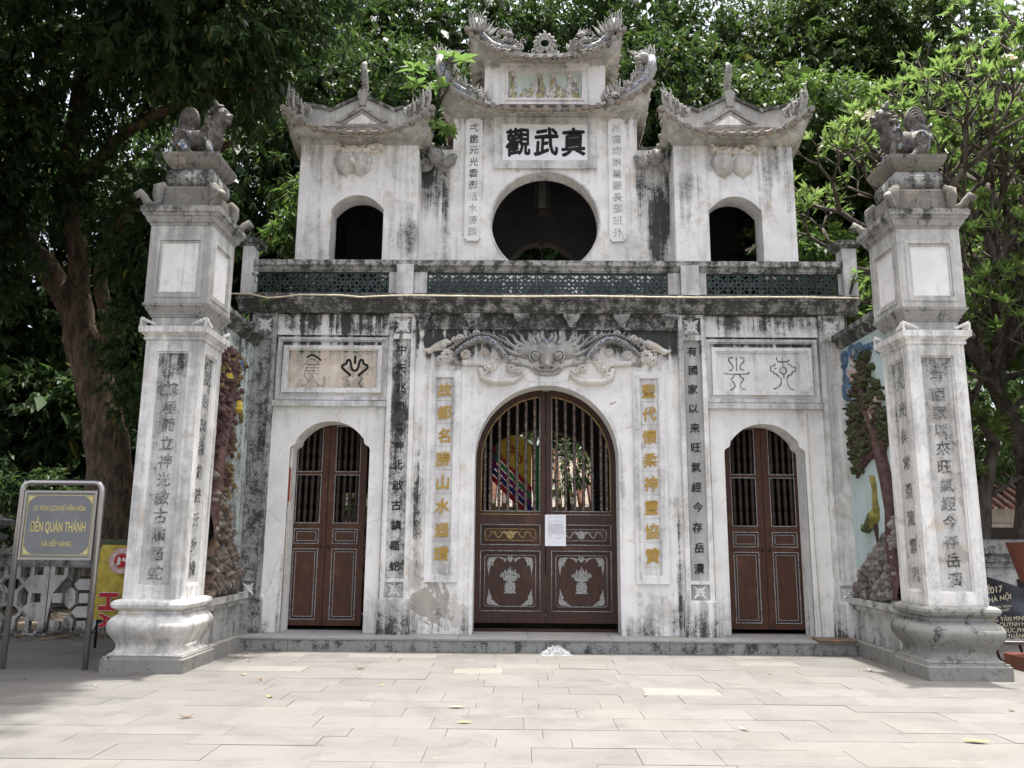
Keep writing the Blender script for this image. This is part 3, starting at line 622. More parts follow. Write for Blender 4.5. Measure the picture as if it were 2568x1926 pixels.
def great_leaf(s):
    XO = 1.14; zs, zt = 2.78, 3.96
    def a(hw, z0, x_in, ztop):
        p = [(x_in, z0), (hw, z0)]
        n = 16; hh = ztop-zs
        for i in range(n+1):
            t = (math.pi/2)*i/n; x = hw*math.cos(t)
            if x < x_in: break
            p.append((x, zs+hh*math.sin(t)))
        t = math.acos(x_in/hw); p.append((x_in, zs+hh*math.sin(t)))
        return p
    outer = a(XO, .31, .006, zt); hole = a(1.005, 2.005, .105, 3.80)
    rects = [(.09, 1.01, 1.48, 1.785), (.09, 1.01, .485, 1.385)]
    P = lambda l: [(s*x, z) for x, z in l]
    b = MB(); loops = [outer, hole]+[[(r[0], r[2]), (r[1], r[2]), (r[1], r[3]), (r[0], r[3])] for r in rects]
    b.poly([P(l) for l in loops], YD, YD+.055); o = b.build('door_leaf', M_door, gate)
    top_m, low_m = (M_brass, M_silver)
    def line(pts, m_, par, y=YD-.002, r=.0065, close=True):
        b = MB(); pts = [(s*x, y, z) for x, z in pts]; pts = pts+[pts[0]] if close else pts
        for p, q in zip(pts[:-1], pts[1:]): b.tube([p, q], r, 4, cap=True)
        return b.build('painted_line', m_, par)
    line(a(1.015, 1.995, .095, 3.812)[1:], M_brass, o, r=.011, close=False); line([(.095, 3.80), (.095, 1.995), (1.01, 1.995)], M_silver, o, r=.008, close=False)
    line([(.09, 1.945), (1.01, 1.945)], top_m if s < 0 else low_m, o, close=False, r=.008)
    for k, (x0, x1, z0, z1) in enumerate(rects):
        b = MB(); xa, xb = sorted((s*(x0-.01), s*(x1+.01))); b.box(xa, xb, YD+.026, YD+.045, z0-.01, z1+.01)
        xa, xb = sorted((s*(x0+.05), s*(x1-.05))); b.box(xa, xb, YD+.016, YD+.028, z0+.05, z1-.05); p = b.build('door_panel', M_door, o)
        gm = M_brass if (s < 0 and k == 0) else M_silver
        line([(x0, z0), (x1, z0), (x1, z1), (x0, z1)], gm if k else M_silver, p, r=.008)
        c_ = .03; x2, x3, z2, z3 = x0+.065, x1-.065, z0+.065, z1-.065
        line([(x2+c_, z2), (x3-c_, z2), (x3, z2+c_), (x3, z3-c_), (x3-c_, z3), (x2+c_, z3), (x2, z3-c_), (x2, z2+c_)], gm, p, YD+.014, .0065)
        cx, cz = (x0+x1)/2, (z0+z1)/2; b = MB(); y0, y1 = YD+.006, YD+.017
        def shape(pts, mi=0): b.poly([[(s*(cx+u), cz+v) for u, v in pts]], y0, y1, mi)
        if k == 0:                                       # bat or lotus between two curling dragons of line
            shape([(-.09, .02), (-.11, .06), (-.05, .045), (-.02, .06), (.02, .06), (.05, .045), (.11, .06), (.09, .02), (.06, 0), (.05, -.045), (.0, -.07), (-.05, -.045), (-.06, 0)])
            for q in (-1, 1):
                pts = [(q*(.07+.30*t), .045*math.sin(t*11+.5)) for t in np.linspace(0, 1, 22)]
                b.tube([(s*(cx+u), YD+.010, cz+v) for u, v in pts], [.012, .009, .004], 5, 0, flat=.5)
                for t in (.2, .45, .7): u = .07+.30*t; b.tube([(s*(cx+q*u), YD+.01, cz+.02), (s*(cx+q*(u+.03)), YD+.01, cz+.05), (s*(cx+q*(u+.06)), YD+.01, cz+.055)], [.007, .002], 4, 0, flat=.5)
        else:
            for qx in (-1, 1):
                for qz in (-1, 1):
                    pts = [(.34, .36), (.20, .37), (.24, .34), (.26, .30), (.28, .27), (.27, .22), (.31, .25), (.335, .18), (.345, .08), (.365, .18), (.375, .28), (.36, .34)] if qz > 0 else [(.345, .37), (.16, .39), (.22, .35), (.26, .31), (.30, .29), (.29, .25), (.32, .20), (.35, .12), (.355, .22), (.375, .30), (.365, .36)]
                    shape([(qx*u*.95, qz*v*.97) for u, v in pts])
            shape([(0, .275), (-.05, .33), (-.14, .355), (-.19, .35), (-.12, .325), (-.075, .275), (-.06, .33), (-.02, .38), (0, .34), (.02, .38), (.06, .33), (.075, .275), (.12, .325), (.19, .35), (.14, .355), (.05, .33)][::-1])
            shape([(-.095, -.19), (.095, -.19), (.095, -.175), (.075, -.17), (.085, -.08), (.07, -.03), (.02, -.02), (.10, .01), (.12, .07), (-.12, .07), (-.10, .01), (-.02, -.02), (-.07, -.03), (-.085, -.08), (-.075, -.17), (-.095, -.175)])
            for u, v, h_ in ((-.10, .06, .06), (-.07, .07, .11), (-.03, .07, .10), (0, .07, .16), (.03, .07, .12), (.07, .07, .11), (.11, .06, .08), (-.13, .05, .05), (.135, .05, .06)):
                shape([(u-.012, v), (u+.012, v), (u+.020, v+h_*.5), (u*1.12, v+h_), (u-.020, v+h_*.5)])
        b.build('painted_ornament', gm if k == 0 else M_silver, p)
    for x in (.175, .315, .455, .595, .735, .875, .96):
        zt_ = zs+(3.80-zs)*math.sqrt(max(0, 1-(x/1.005)**2))
        inst('baluster', baluster(zt_-2.0+.01, .031, 'bamboo').mesh('baluster', M_bal), T(s*x, YD+.028, 2.0), o)
    return o
great_leaf(-1); great_leaf(1)
b = MB(); b.bbox(-.055, .055, YD-.015, YD-.002, 3.90, 3.99); b.build('door_catch', M_silver, gate)
b = MB(); b.box(-1.2, 1.2, YD+.005, YD+.05, ZF+.001, .225); b.build('threshold', M_door, gate)

# ---------------------------------------------------------------- upper storey
YT, YC = .35, .80
def curve_eave(t, rise): return rise*abs(t)**3.0
def pagoda(xc, yc, wx, wy, ov, z_wall, z_eave, rise, parent, ovx=.18, tile_dx=.19, z_ridge=None, front_only=False, tile_r=.048):
    """flaring tiled eave round a rectangular body: soffit, tile slope, round tile ends and drip tiles"""
    n = 20
    def ring(o_, zb, rs, corner=1.0):
        pts = []
        for side in range(4):
            for i in range(n):
                t = -1+2*i/n
                X = wx+(o_ if o_ < .08 else .075+(o_-.075)*(ovx-.075)/(ov-.075)); Y = wy+o_
                e = 1+(.02*abs(t)**4)*corner
                if side == 0: p = (t*X*e, -Y*e)
                elif side == 1: p = (X*e, t*Y*e)
                elif side == 2: p = (-t*X*e, Y*e)
                else: p = (-X*e, -t*Y*e)
                pts.append((xc+p[0], yc+p[1], zb+rs*abs(t)**3.0))
        return pts
    def skin(b, rings, mi=0, smooth=True):
        m = 4*n; v = [p for r_ in rings for p in r_]
        b.add(v, [(k*m+i, k*m+(i+1) % m, (k+1)*m+(i+1) % m, (k+1)*m+i) for k in range(len(rings)-1) for i in range(m)], mi, smooth)
    b = MB(); R_ = [ring(-.004, z_wall-.075, 0, 0)]
    for a_, dz in ((.02, -.075), (.022, -.055), (.045, -.05), (.048, -.028), (.07, -.024), (.075, 0)): R_.append(ring(a_, z_wall+dz, 0, 0))
    for f_ in (.2, .4, .6, .8, 1.0): R_.append(ring(.075+(ov-.075)*f_**1.1, z_wall+(z_eave-z_wall)*f_, rise*(f_**1.7), f_))
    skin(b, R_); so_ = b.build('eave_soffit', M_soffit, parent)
    b = MB(); edge = ring(ov-.012, z_eave+.002, rise, 1.0); pts = edge[n*3:]+edge[:n*2+1]
    for k in range(0, len(pts)-1, 1): b.tube([(p[0], p[1], p[2]) for p in pts[k:k+2]], .012, 5, cap=False)
    b.build('eave_cord', M_lip, parent)
    b = MB(); e0 = ring(ov+.002, z_eave+.012, rise, 1.0); e1 = ring(ov+.008, z_eave+.075, rise, 1.0); e2 = ring(ov*.35, z_eave+.20, rise*.55, .5); e3 = ring(-.08, z_eave+.30, rise*.25, 0)
    skin(b, [edge, e0, e1, e2, e3], 0, False); rf = b.build('tile_bed', M_tile, parent)
    # tile rows, front and flanks
    tm = MB(); tm.lathe([(0, tile_r*.55), (.004, tile_r*.8), (.004, tile_r*.98), (.02, tile_r)], 0, 0, 0, 10, 0); nb = len(tm.v)
    v2 = [(x, z, y) for x, y, z in tm.v]; tm.v = v2
    seg = []
    for L, rr in ((.02, tile_r), (.20, tile_r*.93)):
        seg += [(rr*math.cos(a), L, rr*math.sin(a)) for a in np.linspace(0, 2*math.pi, 11)[:-1]]
    tm.add(seg, [(i, (i+1) % 10, 10+(i+1) % 10, 10+i) for i in range(10)], 1, True)
    me = tm.mesh('roof_tile', [M_tile_end, M_tile])
    dm = MB(); dm.poly([[(-.065, .03), (-.045, 0), (0, -.055), (.045, 0), (.065, .03)]], 0, .02); dme = dm.mesh('drip_tile', M_tile)
    def put(side, t, kind):
        X, Y = wx+ovx+.030, wy+ov+.030; e = 1+.02*abs(t)**4
        z = z_eave+.062+rise*abs(t)**3; slope = math.atan2(rise*3*t*abs(t), (X if side == 0 else Y))
        if side == 0: p, rz = (xc+t*X*e, yc-Y*e), 0
        elif side == 1: p, rz = (xc+X*e, yc+t*Y*e), math.pi/2
        else: p, rz = (xc-X*e, yc-t*Y*e), -math.pi/2
        m_ = Matrix.Translation((p[0], p[1], z-(.055 if kind else 0))) @ Matrix.Rotation(rz, 4, 'Z') @ Matrix.Rotation(.32, 4, 'X') @ Matrix.Rotation(random.uniform(-.1, .1), 4, 'Y')
        inst('drip_tile' if kind else 'roof_tile', dme if kind else me, m_, rf)
    k = int((wx+ovx)*2/tile_dx)
    for i in range(k+1): put(0, -1+2*i/k, 0)
    for i in range(k): put(0, -1+2*(i+.5)/k, 1)
    k2 = int((wy+ov)*2/tile_dx)
    for sd in (1, 3):
        for i in range(1, k2): put(sd, -1+2*i/k2, 0)
    return rf
def curl(b, x, y, z, s, a0=0, dr=1, mi=0, r=.018):
    pts = [(x+s*(1-.85*i/12)*math.cos(a0+dr*i*.62), y+random.uniform(-.006, .006), z+s*(1-.85*i/12)*math.sin(a0+dr*i*.62)) for i in range(13)]
    b.tube(pts, [r, r*.9, r*.5], 5, mi)
def flame(b, x, y, z, h, lean, mi=0, r=.03, k=8, dy=0):
    pts = []
    for i in range(k+1):
        t = i/k; pts.append((x+lean*t**1.4+.10*h*math.sin(t*5.5)*(1 if lean >= 0 else -1)*t, y+dy*t, z+h*t))
    b.tube(pts, [r, r*1.1, r*.75, .003], 5, mi, flat=.7)

def corner_plume(x, y, z, s, h, parent, leaves=5, name='corner_plume'):
    """carved flame leaf standing on an upturned eave corner, s = +1 leans to +x"""
    b = MB()
    for j in range(9):                                    # a tall leaf, ever shorter ones stepping down along the eave
        t = j/8; flame(b, x-s*(.0+.34*t), y+.05*math.sin(j*2.2), z-.04-.14*t, h*(1-.72*t**.8)+random.uniform(-.02, .02), s*(.10-.16*t), 0, .034-.010*t, dy=-.02)
    for j in range(12):
        t = j/11; curl(b, x-s*(.0+.36*t), y-.03-.02*(j % 2), z+h*(.48-.62*t**.7), .050-.012*t, random.uniform(0, 6), s*random.choice((-1, 1)), 0, .017)
    b.box(x-.12, x+.12, y-.05, y+.07, z-.16, z-.02)
    return b.build(name, M_stone_orn, parent)

M_peach = plaster('peach_stucco', base=(.66, .64, .60), grey=.10); M_bloss = plaster('blossom_stucco', base=(.80, .74, .66), grey=-.05, mold=.02)
for s in (-1, 1):
    xc, hw = s*3.15, 1.0
    b = MB(); lo = [(xc-hw, 5.312), (xc-.44, 5.312), (xc-.44, 6.96)]
    for i in range(1, 12): t = -1+2*i/12; lo.append((xc+.44*t, 6.96+.255*(1-abs(t)**2.2)))
    lo += [(xc+.44, 6.96), (xc+.44, 5.312), (xc+hw, 5.312), (xc+hw, 8.22), (xc-hw, 8.22)]
    b.poly([lo], YT, YT+.42); tw = b.build('tower_wall', M_up, gate)
    b = MB()
    for q in (-1, 1): b.box(xc+q*hw, xc+q*(hw-.3), YT+.421, 3.0, 5.312, 8.22)
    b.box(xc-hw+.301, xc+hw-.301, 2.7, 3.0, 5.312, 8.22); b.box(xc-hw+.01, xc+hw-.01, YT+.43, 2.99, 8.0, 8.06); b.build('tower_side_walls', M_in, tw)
    for q in (-1, 1): b = MB(); b.box(*sorted((xc+q*(hw+.002), xc+q*(hw-.001))), YT+.421, 3.0, 5.312, 8.22); b.build('tower_flank_plaster', M_up, tw)
    rf = pagoda(xc, YT+.9, hw, .9, .32, 8.19, 8.12, .42, gate, tile_r=.052, ovx=.19)
    # curved ridge wall with a gable
    b = MB(); top = []
    for i in range(25):
        t = -1+2*i/24; x = xc+1.10*t
        z = 8.80+.13*abs(t)**2.5 if abs(t) > .5 else 8.80+.05+(.5-abs(t))*.50
        if abs(t) <= .5: z = 8.79+(.5-abs(t))/.5*.28
        top.append((x, z))
    b.poly([[(xc-1.14, 8.72), (xc-.9, 8.50), (xc+.9, 8.50), (xc+1.14, 8.72)]+top[::-1]], YT+.06, YT+.34); rg = b.build('ridge_wall', M_stone_light, gate)
    b = MB(); pts = [(x, YT+.05, z+.012) for x, z in top]; 
    b.poly([[(x, z-.035) for x, z in top]+[(x, z+.025) for x, z in top[::-1]]], YT+.02, YT+.38); b.build('ridge_coping', M_mould, rg)
    b = MB()
    for q in (-1, 1):
        b.poly([[(xc+q*.45, 8.56), (xc+q*.36, 8.56), (xc, 8.80), (xc, 8.86)]], YT+.02, YT+.08); b.poly([[(xc+q*.36, 8.53), (xc+q*.28, 8.53), (xc, 8.72), (xc, 8.775)]], YT+.035, YT+.075)
    b.build('gable_moulding', M_stone_orn, rg)
    b = MB(); b.poly([[(xc-.30, 8.53), (xc+.30, 8.53), (xc, 8.73)]], YT+.045, YT+.07); b.build('gable_field', M_trim, rg)
    b = MB(); b.poly([[(xc-.09, 9.10), (xc-.05, 8.86), (xc+.05, 8.86), (xc+.09, 9.10), (xc+.05, 9.16), (xc-.05, 9.16)]], YT, YT+.36)
    b.tube([(xc, YT+.12, 9.14), (xc+.005, YT+.20, 9.26), (xc, YT+.10, 9.44), (xc, YT-.02, 9.60), (xc, YT+.08, 9.69), (xc, YT+.16, 9.62)], [.055, .06, .065, .05, .035, .012], 8, 0)
    for i in range(7): b.tube([(xc-.058, YT+.14-.02*i, 9.20+.055*i), (xc+.058, YT+.14-.02*i, 9.20+.055*i)], .012, 5)
    b.build('ridge_finial', M_stone_orn, rg)
    for q in (-1, 1):
        corner_plume(xc+q*1.15, YT-.27, 8.66, q, .52, gate)
        corner_plume(xc+q*1.15, YT+2.0, 8.66, q, .52, gate)
    # peach and blossom relief over the window
    st = []
    def A(pts, r, c=0, h=.8, bb=.0): st.append(dict(p=[(xc+u, z) for u, z in pts], r=r, c=c, h=h, b=bb))
    for cx in ((-.235, .02) if s < 0 else (-.18, .14)):
        A([(cx, 7.80), (cx+.01, 7.73)], [.20, .17], 0, .55); A([(cx+.01, 7.70), (cx+.03, 7.53)], [.15, .02], 0, .6)
    A([(-.36, 8.09), (-.30, 8.02), (-.2, 7.97), (-.1, 8.0), (0, 7.95), (.12, 8.0), (.25, 7.96), (.38, 8.03)], [.03, .02, .018, .02, .018, .02, .015, .008], 1, 1.0, .05)
    for k in range(20):
        u = -.36+.72*k/19+random.uniform(-.02, .02); z = 8.0+.035*math.sin(k*1.9)+(.05 if k > 14 else 0)
        for a in np.linspace(0, 5.0, 5 if k % 3 == 0 else 3): A([(u, z), (u+.08*math.cos(a+k), z+.07*math.sin(a+k))], [.014, .024, .004], 1, 1.2, .07)
        if k % 3 == 0: A([(u, z)], [.022], 1, 1, .085)
    A([(-.13, 7.88), (-.10, 7.76), (-.03, 7.70)] if s < 0 else [(-.02, 7.84), (-.05, 7.76)], [.012, .04, .006], 1, .7, .12)
    relief('peach_relief', st, xc-.62, xc+.62, 7.48, 8.16, .0085, [M_peach, M_bloss], lambda x, z, h: np.stack([x, YT-h*1.5+.004, z], 1), gate)

# centre block with the round opening
b = MB(); ci = [(.925*math.cos(a), 6.925+.925*math.sin(a)) for a in np.linspace(0, 2*math.pi, 49)[:-1]]
b.poly([[(-2.20, 5.312), (2.20, 5.312), (2.20, 8.27), (1.61, 8.27), (1.61, 8.92), (-1.61, 8.92), (-1.61, 8.27), (-2.20, 8.27)], ci], YC, YC+.35); cw = b.build('centre_wall', M_up_c, gate)
b = MB(); ri = [(.955*math.cos(a), 6.925+.955*math.sin(a)) for a in np.linspace(0, 2*math.pi, 49)[:-1]]; b.poly([ri, [(.93*math.cos(a), 6.925+.93*math.sin(a)) for a in np.linspace(0, 2*math.pi, 49)[:-1]]], YC-.012, YC+.003); b.build('round_rim', M_trim2, cw)
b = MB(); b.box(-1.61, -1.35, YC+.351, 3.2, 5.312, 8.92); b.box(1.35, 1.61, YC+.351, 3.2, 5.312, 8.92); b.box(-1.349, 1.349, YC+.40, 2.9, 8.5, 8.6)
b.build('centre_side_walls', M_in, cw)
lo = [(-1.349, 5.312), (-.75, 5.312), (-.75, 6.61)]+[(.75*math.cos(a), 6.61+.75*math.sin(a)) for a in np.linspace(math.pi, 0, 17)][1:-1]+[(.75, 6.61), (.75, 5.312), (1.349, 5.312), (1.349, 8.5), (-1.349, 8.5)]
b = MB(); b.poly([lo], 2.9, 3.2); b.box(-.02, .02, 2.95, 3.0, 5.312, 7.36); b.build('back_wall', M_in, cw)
for s in (-1, 1):
    b = MB(); b.box(s*1.615, s*2.20, YC-.02, YC+.40, 8.272, 8.32); b.build('shoulder_coping', M_mould, gate)
rf = pagoda(0, YC+.95, 1.61, .95, .32, 8.93, 8.80, .46, gate, tile_dx=.215, tile_r=.056)
b = MB(); b.rectframe(-.90, .90, 7.90, 8.86, .12, YC-.05, YC+.01); b.rectframe(-.79, .79, 8.01, 8.80, .05, YC-.025, YC+.012); o = b.build('name_plaque_frame', M_trim2, gate)
M_plw = plain('white_lacquer', (.86, .86, .88), .55, var=.02)
b = MB(); b.box(-.75, .75, YC-.012, YC+.012, 8.05, 8.77); b.build('name_plaque_field', M_plw, o)
for ch, x in (("觀", -.47), ("武", .02), ("真", .50)): put_char(ch, x, YC-.016, 8.41, .54, M_black, o, off=.028, shear=.06, sx=.82)
for xc, chars in ((-1.245, "弌鑑元光雲影活水源頭"), (1.245, "兆德均淋星觀長邵班外")):
    b = MB(); hw = .145; x0, x1, z0, z1 = xc-hw, xc+hw, 6.57, 8.84; k = .035
    b.poly([[(x0+k, z0), (x1-k, z0), (x1-k, z0+k), (x1, z0+k), (x1, z1-k), (x1-k, z1-k), (x1-k, z1), (x0+k, z1), (x0+k, z1-k), (x0, z1-k), (x0, z0+k), (x0+k, z0+k)]], YC-.045, YC+.003)
    o = b.build('upper_couplet', M_up_box, gate)
    for i, ch in enumerate(chars):
        m_ = (M_greych if i < 6 and xc < 0 else M_faintch)
        put_char(ch, xc, YC-.047, 8.66-1.93*i/9, .17, m_, o, off=.010 if i < 6 else 0, sx=1.0)
# gargoyles with curled sides on the shoulders
for s in (-1, 1):
    b = MB(); x, z, y = s*1.90, 8.05, YC-.08
    b.ball((x, y-.08, z), (.13, .16, .14), 0, 10, 8); b.lathe([(0, .05), (.1, .055), (.12, .03)], x, 0, 0, 8); b.v[-24:] = [(q[0], y-.30+q[2], z-.03+q[1]) for q in b.v[-24:]]
    for i in range(16): a = i*.6; b.ball((x+.13*math.cos(a), y-.06+.03*math.sin(i), z+.13*math.sin(a)+.01), .035, 0, 6, 4)
    for q in (-1, 1):
        b.ball((x+q*.06, y-.22, z+.06), .03, 0, 6, 4)
        pts = [(x+q*.10, y, z-.02), (x+q*.20, y-.01, z-.10), (x+q*.30, y, z-.09), (x+q*.36, y, z+.02), (x+q*.34, y, z+.14)] if q == s else [(x+q*.10, y, z-.02), (x+q*.18, y, z-.10), (x+q*.28, y, z-.06), (x+q*.33, y, z+.06), (x+q*.30, y, z+.10)]
        b.tube(pts, [.06, .07, .07, .05, .02], 7, 0)
        curl(b, x+q*.26, y-.04, z+.0, .07, 1, q, 0, .022)
    b.build('spout_mask', M_stone_orn, gate)
    b = MB(); b.tube([(s*2.16, y-.05, 8.02), (s*2.13, y-.07, 8.12), (s*2.18, y-.06, 8.24), (s*2.20, y-.05, 8.36)], [.08, .085, .06, .02], 8, 0); b.ball((s*2.10, y-.02, 7.93), (.17, .10, .13), 1, 10, 6)
    b.build('porcelain_dragon_tail', [M_mosaic, M_stone_orn], gate)

# box with the figure scene
b = MB(); b.rectframe(-1.08, 1.08, 9.24, 10.02, .001, YC+.10, YC+.12)
b = MB(); b.poly([[(-1.08, 9.18), (1.08, 9.18), (1.08, 10.03), (-1.08, 10.03)], [(-.66, 9.30), (.66, 9.30), (.66, 9.84), (-.66, 9.84)]], YC+.10, YC+.26); b.box(-1.079, 1.079, YC+.27, 2.6, 9.18, 10.02)
bx = b.build('figure_box', M_up_box, gate)
b = MB(); b.rectframe(-.80, .80, 9.18, 9.98, .035, YC+.075, YC+.102); b.rectframe(-.70, .70, 9.26, 9.88, .04, YC+.07, YC+.103); b.build('box_frame', M_trim, bx)
b = MB(); b.box(-.67, .67, YC+.20, YC+.259, 9.29, 9.85); b.build('niche_field', plain('pale_sea_green', (.66, .76, .72), .9, var=.05), bx)
st = []; cols = [0, 1, 2]
def figr(u, z0, h, wd):
    st.append(dict(p=[(u, z0+h*.96)], r=h*.085+.008, c=0, h=1, b=.05)); st.append(dict(p=[(u, z0+h*.8), (u+.01, z0+h*.45), (u, z0+.02)], r=[wd*.5, wd*.75, wd], c=random.choice([0, 0, 1]), h=.7))
    for k in range(9):
        a = random.uniform(-1, 1); st.append(dict(p=[(u+a*wd*.5, z0+h*.75*random.random()+.04), (u+a*wd*1.1, z0+h*.5*random.random())], r=[.022, .012], c=random.choice([0, 0, 1, 2]), h=1, b=.045))
for u, z0, h, wd in ((-.58, 9.36, .46, .07), (-.36, 9.32, .22, .10), (-.22, 9.33, .32, .09), (-.09, 9.40, .42, .08), (.02, 9.33, .25, .09), (.14, 9.38, .40, .09), (.27, 9.33, .26, .09), (.44, 9.33, .46, .08), (.54, 9.34, .34, .08)): figr(u, z0, h, wd)
for k in range(26): u = random.uniform(-.45, .5); st.append(dict(p=[(u, 9.33), (u+.04, 9.36+random.random()*.08)], r=[.035, .015], c=2, h=.9, b=.01))
M_fig = plain('painted_stucco', (.74, .72, .68), .85, var=.2, scale=25); M_figy = plain('yellow_painted_stucco', (.60, .52, .28), .8, var=.25, scale=25)
relief('figure_relief', st, -.65, .65, 9.305, 9.84, .0075, [M_fig, M_figy, M_stone_orn], lambda x, z, h: np.stack([x, YC+.199-h*1.0, z], 1), bx)
pagoda(0, YC+1.0, 1.08, .90, .28, 10.03, 9.87, .53, gate, ovx=.26, tile_dx=.165, tile_r=.050)
# top ridge, rosette and dragons
b = MB(); top = [(1.15*t, 10.19+.26*abs(t)**2.4) for t in np.linspace(-1, 1, 25)]
b.poly([[(-1.2, 10.30), (-.8, 10.12), (.8, 10.12), (1.2, 10.30)]+top[::-1]], YC+.10, YC+.36); rg = b.build('top_ridge', M_post, gate)
b = MB(); cx, cz, y = 0, 10.42, YC+.14
b.tube([(cx+.105*math.cos(a), y, cz+.105*math.sin(a)) for a in np.linspace(0, 2*math.pi, 25)], .030, 7, cap=False)
for i in range(11):
    a = math.pi/2+(i-5)*.46; r_ = .16; x, z = cx+r_*math.cos(a), cz+r_*math.sin(a); b.ball((x, y, z), (.042, .035, .042), 0, 7, 5)
    L = .11 if i == 5 else .06; b.tube([(x, y, z), (cx+(r_+L*.6)*math.cos(a), y, cz+(r_+L*.6)*math.sin(a)), (cx+(r_+L)*math.cos(a+.1), y, cz+(r_+L)*math.sin(a+.1))], [.034, .025, .004], 6)
for q in (-1, 1): curl(b, q*.10, y-.01, 10.27, .075, math.pi/2, q, 0, .026); curl(b, q*.20, y-.01, 10.25, .05, 0, -q, 0, .02)
b.build('flaming_sun_rosette', M_stone_orn, rg)
for s in (-1, 1):
    y = YC+.05
    body = [(s*.42, y, 10.22), (s*.62, y-.02, 10.27), (s*.80, y-.05, 10.24), (s*.98, y-.08, 10.30), (s*1.12, y-.12, 10.42), (s*1.22, y-.16, 10.58), (s*1.25, y-.18, 10.72)]
    b = MB(); b.tube(body, [.03, .05, .06, .065, .07, .06, .05], 8, 1)
    b.tube([(p[0], p[1]+.10, p[2]+.02) for p in body], [.02, .04, .05, .06, .05, .03, .02], 7, 0)
    for i in range(26):
        t = i/25; k = t*(len(body)-1); a, c = body[int(k)], body[min(int(k)+1, len(body)-1)]; f_ = k-int(k)
        x, z = a[0]+(c[0]-a[0])*f_, a[2]+(c[2]-a[2])*f_
        flame(b, x-s*.02, y+.02, z+.03, random.uniform(.08, .17), -s*random.uniform(.0, .08), 0, .020, 5)
    for i in range(34):
        t = random.random(); x = s*(.40+.80*t); z = 10.20+.30*t**2+random.uniform(0, .16); curl(b, x, y-random.uniform(.02, .10), z, random.uniform(.025, .05), random.uniform(0, 6), random.choice((-1, 1)), 0, .014)
    for i in range(5): b.tube([(s*(.62+.1*i), y-.14, 10.14+.02*i*i*.5), (s*(.68+.1*i), y-.16, 10.11+.02*i*i*.5), (s*(.74+.1*i), y-.15, 10.16+.02*i*i*.5)], [.016, .02, .012], 5)
    for i in range(15):                                   # tail plumes on the corner
        t = i/14; flame(b, s*(1.31-.34*t), y-.22+.03*math.sin(i*2), 10.46+.02*t-.10*t*t, .42-.24*t+random.uniform(-.05, .05), s*(.10-.26*t), 0, .019, 7)
    for i in range(6): flame(b, s*(1.02+.07*i), y-.10, 10.42+.02*i, .20, -s*.12, 0, .022, 6)
    b.build('ridge_dragon', [M_stone_orn, M_mosaic], gate)
    b = MB(); hx, hz = s*.78, 10.52
    b.tube([(hx+.085*math.cos(a), y-.02, hz+.085*math.sin(a)) for a in np.linspace(-.6, 4.2, 20)], .019, 6)
    b.tube([(s*.56, y, 10.26), (s*.66, y-.02, 10.38), (s*.72, y-.03, 10.46)], [.05, .055, .045], 7); b.ball((s*.66, y-.05, 10.50), (.07, .05, .055), 0, 9, 6); b.ball((s*.60, y-.07, 10.48), (.045, .035, .03), 0, 7, 5)
    for i in range(8): flame(b, s*(.60+.03*i), y-.03, 10.52, .09+.03*(i % 2), s*.02, 0, .014, 5)
    for i in range(8): curl(b, s*(.52+.04*i), y-.08, 10.34+.02*(i % 3), .035, i, s, 0, .014)
    b.build('haloed_beast', M_stone_orn, gate)
    # dragons rising on the corners of the middle roof
    b = MB(); y2 = YC-.22
    body = [(s*1.12, y2+.02, 9.10), (s*1.32, y2, 9.17), (s*1.55, y2-.03, 9.28), (s*1.75, y2-.06, 9.46), (s*1.84, y2-.10, 9.66), (s*1.83, y2-.12, 9.85)]
    b.tube(body, [.05, .08, .10, .11, .10, .08], 9, 1); b.tube([(p[0]+s*.045, p[1]-.05, p[2]-.06) for p in body], [.03, .05, .06, .055, .05, .02], 7, 0)
    for i in range(52):
        k = random.random()*(len(body)-1.001); a, c = body[int(k)], body[int(k)+1]; f_ = k-int(k); x, z = a[0]+(c[0]-a[0])*f_, a[2]+(c[2]-a[2])*f_
        flame(b, x-s*random.uniform(0, .22), y2+random.uniform(-.04, .08), z+random.uniform(-.02, .04), random.uniform(.12, .26), -s*random.uniform(-.03, .10), 0, .026, 6)
    for i in range(44):
        t = random.random(); x = s*(1.10+.62*t); z = 9.08+.42*t**1.6+random.uniform(0, .22)*t**.3; curl(b, x, y2-random.uniform(.0, .12), z, random.uniform(.03, .06), random.uniform(0, 6), random.choice((-1, 1)), 0, .018)
    b.ball((s*1.70, y2-.10, 9.84), (.13, .10, .09), 0, 10, 7); b.ball((s*1.60, y2-.14, 9.80), (.08, .06, .045), 0, 8, 5); b.ball((s*1.61, y2-.13, 9.73), (.07, .05, .025), 0, 8, 5)
    for i in range(9): flame(b, s*(1.88-.035*i), y2-.08, 9.84+.03*math.sin(i), .28-.02*i, s*(.05-.03*i), 0, .024, 7)
    for i in range(10): b.ball((s*1.70+.13*math.cos(i*.63), y2-.12, 9.84+.10*math.sin(i*.63)), .028, 0, 6, 4)
    b.build('corner_dragon', [M_stone_orn, M_mosaic2], gate)
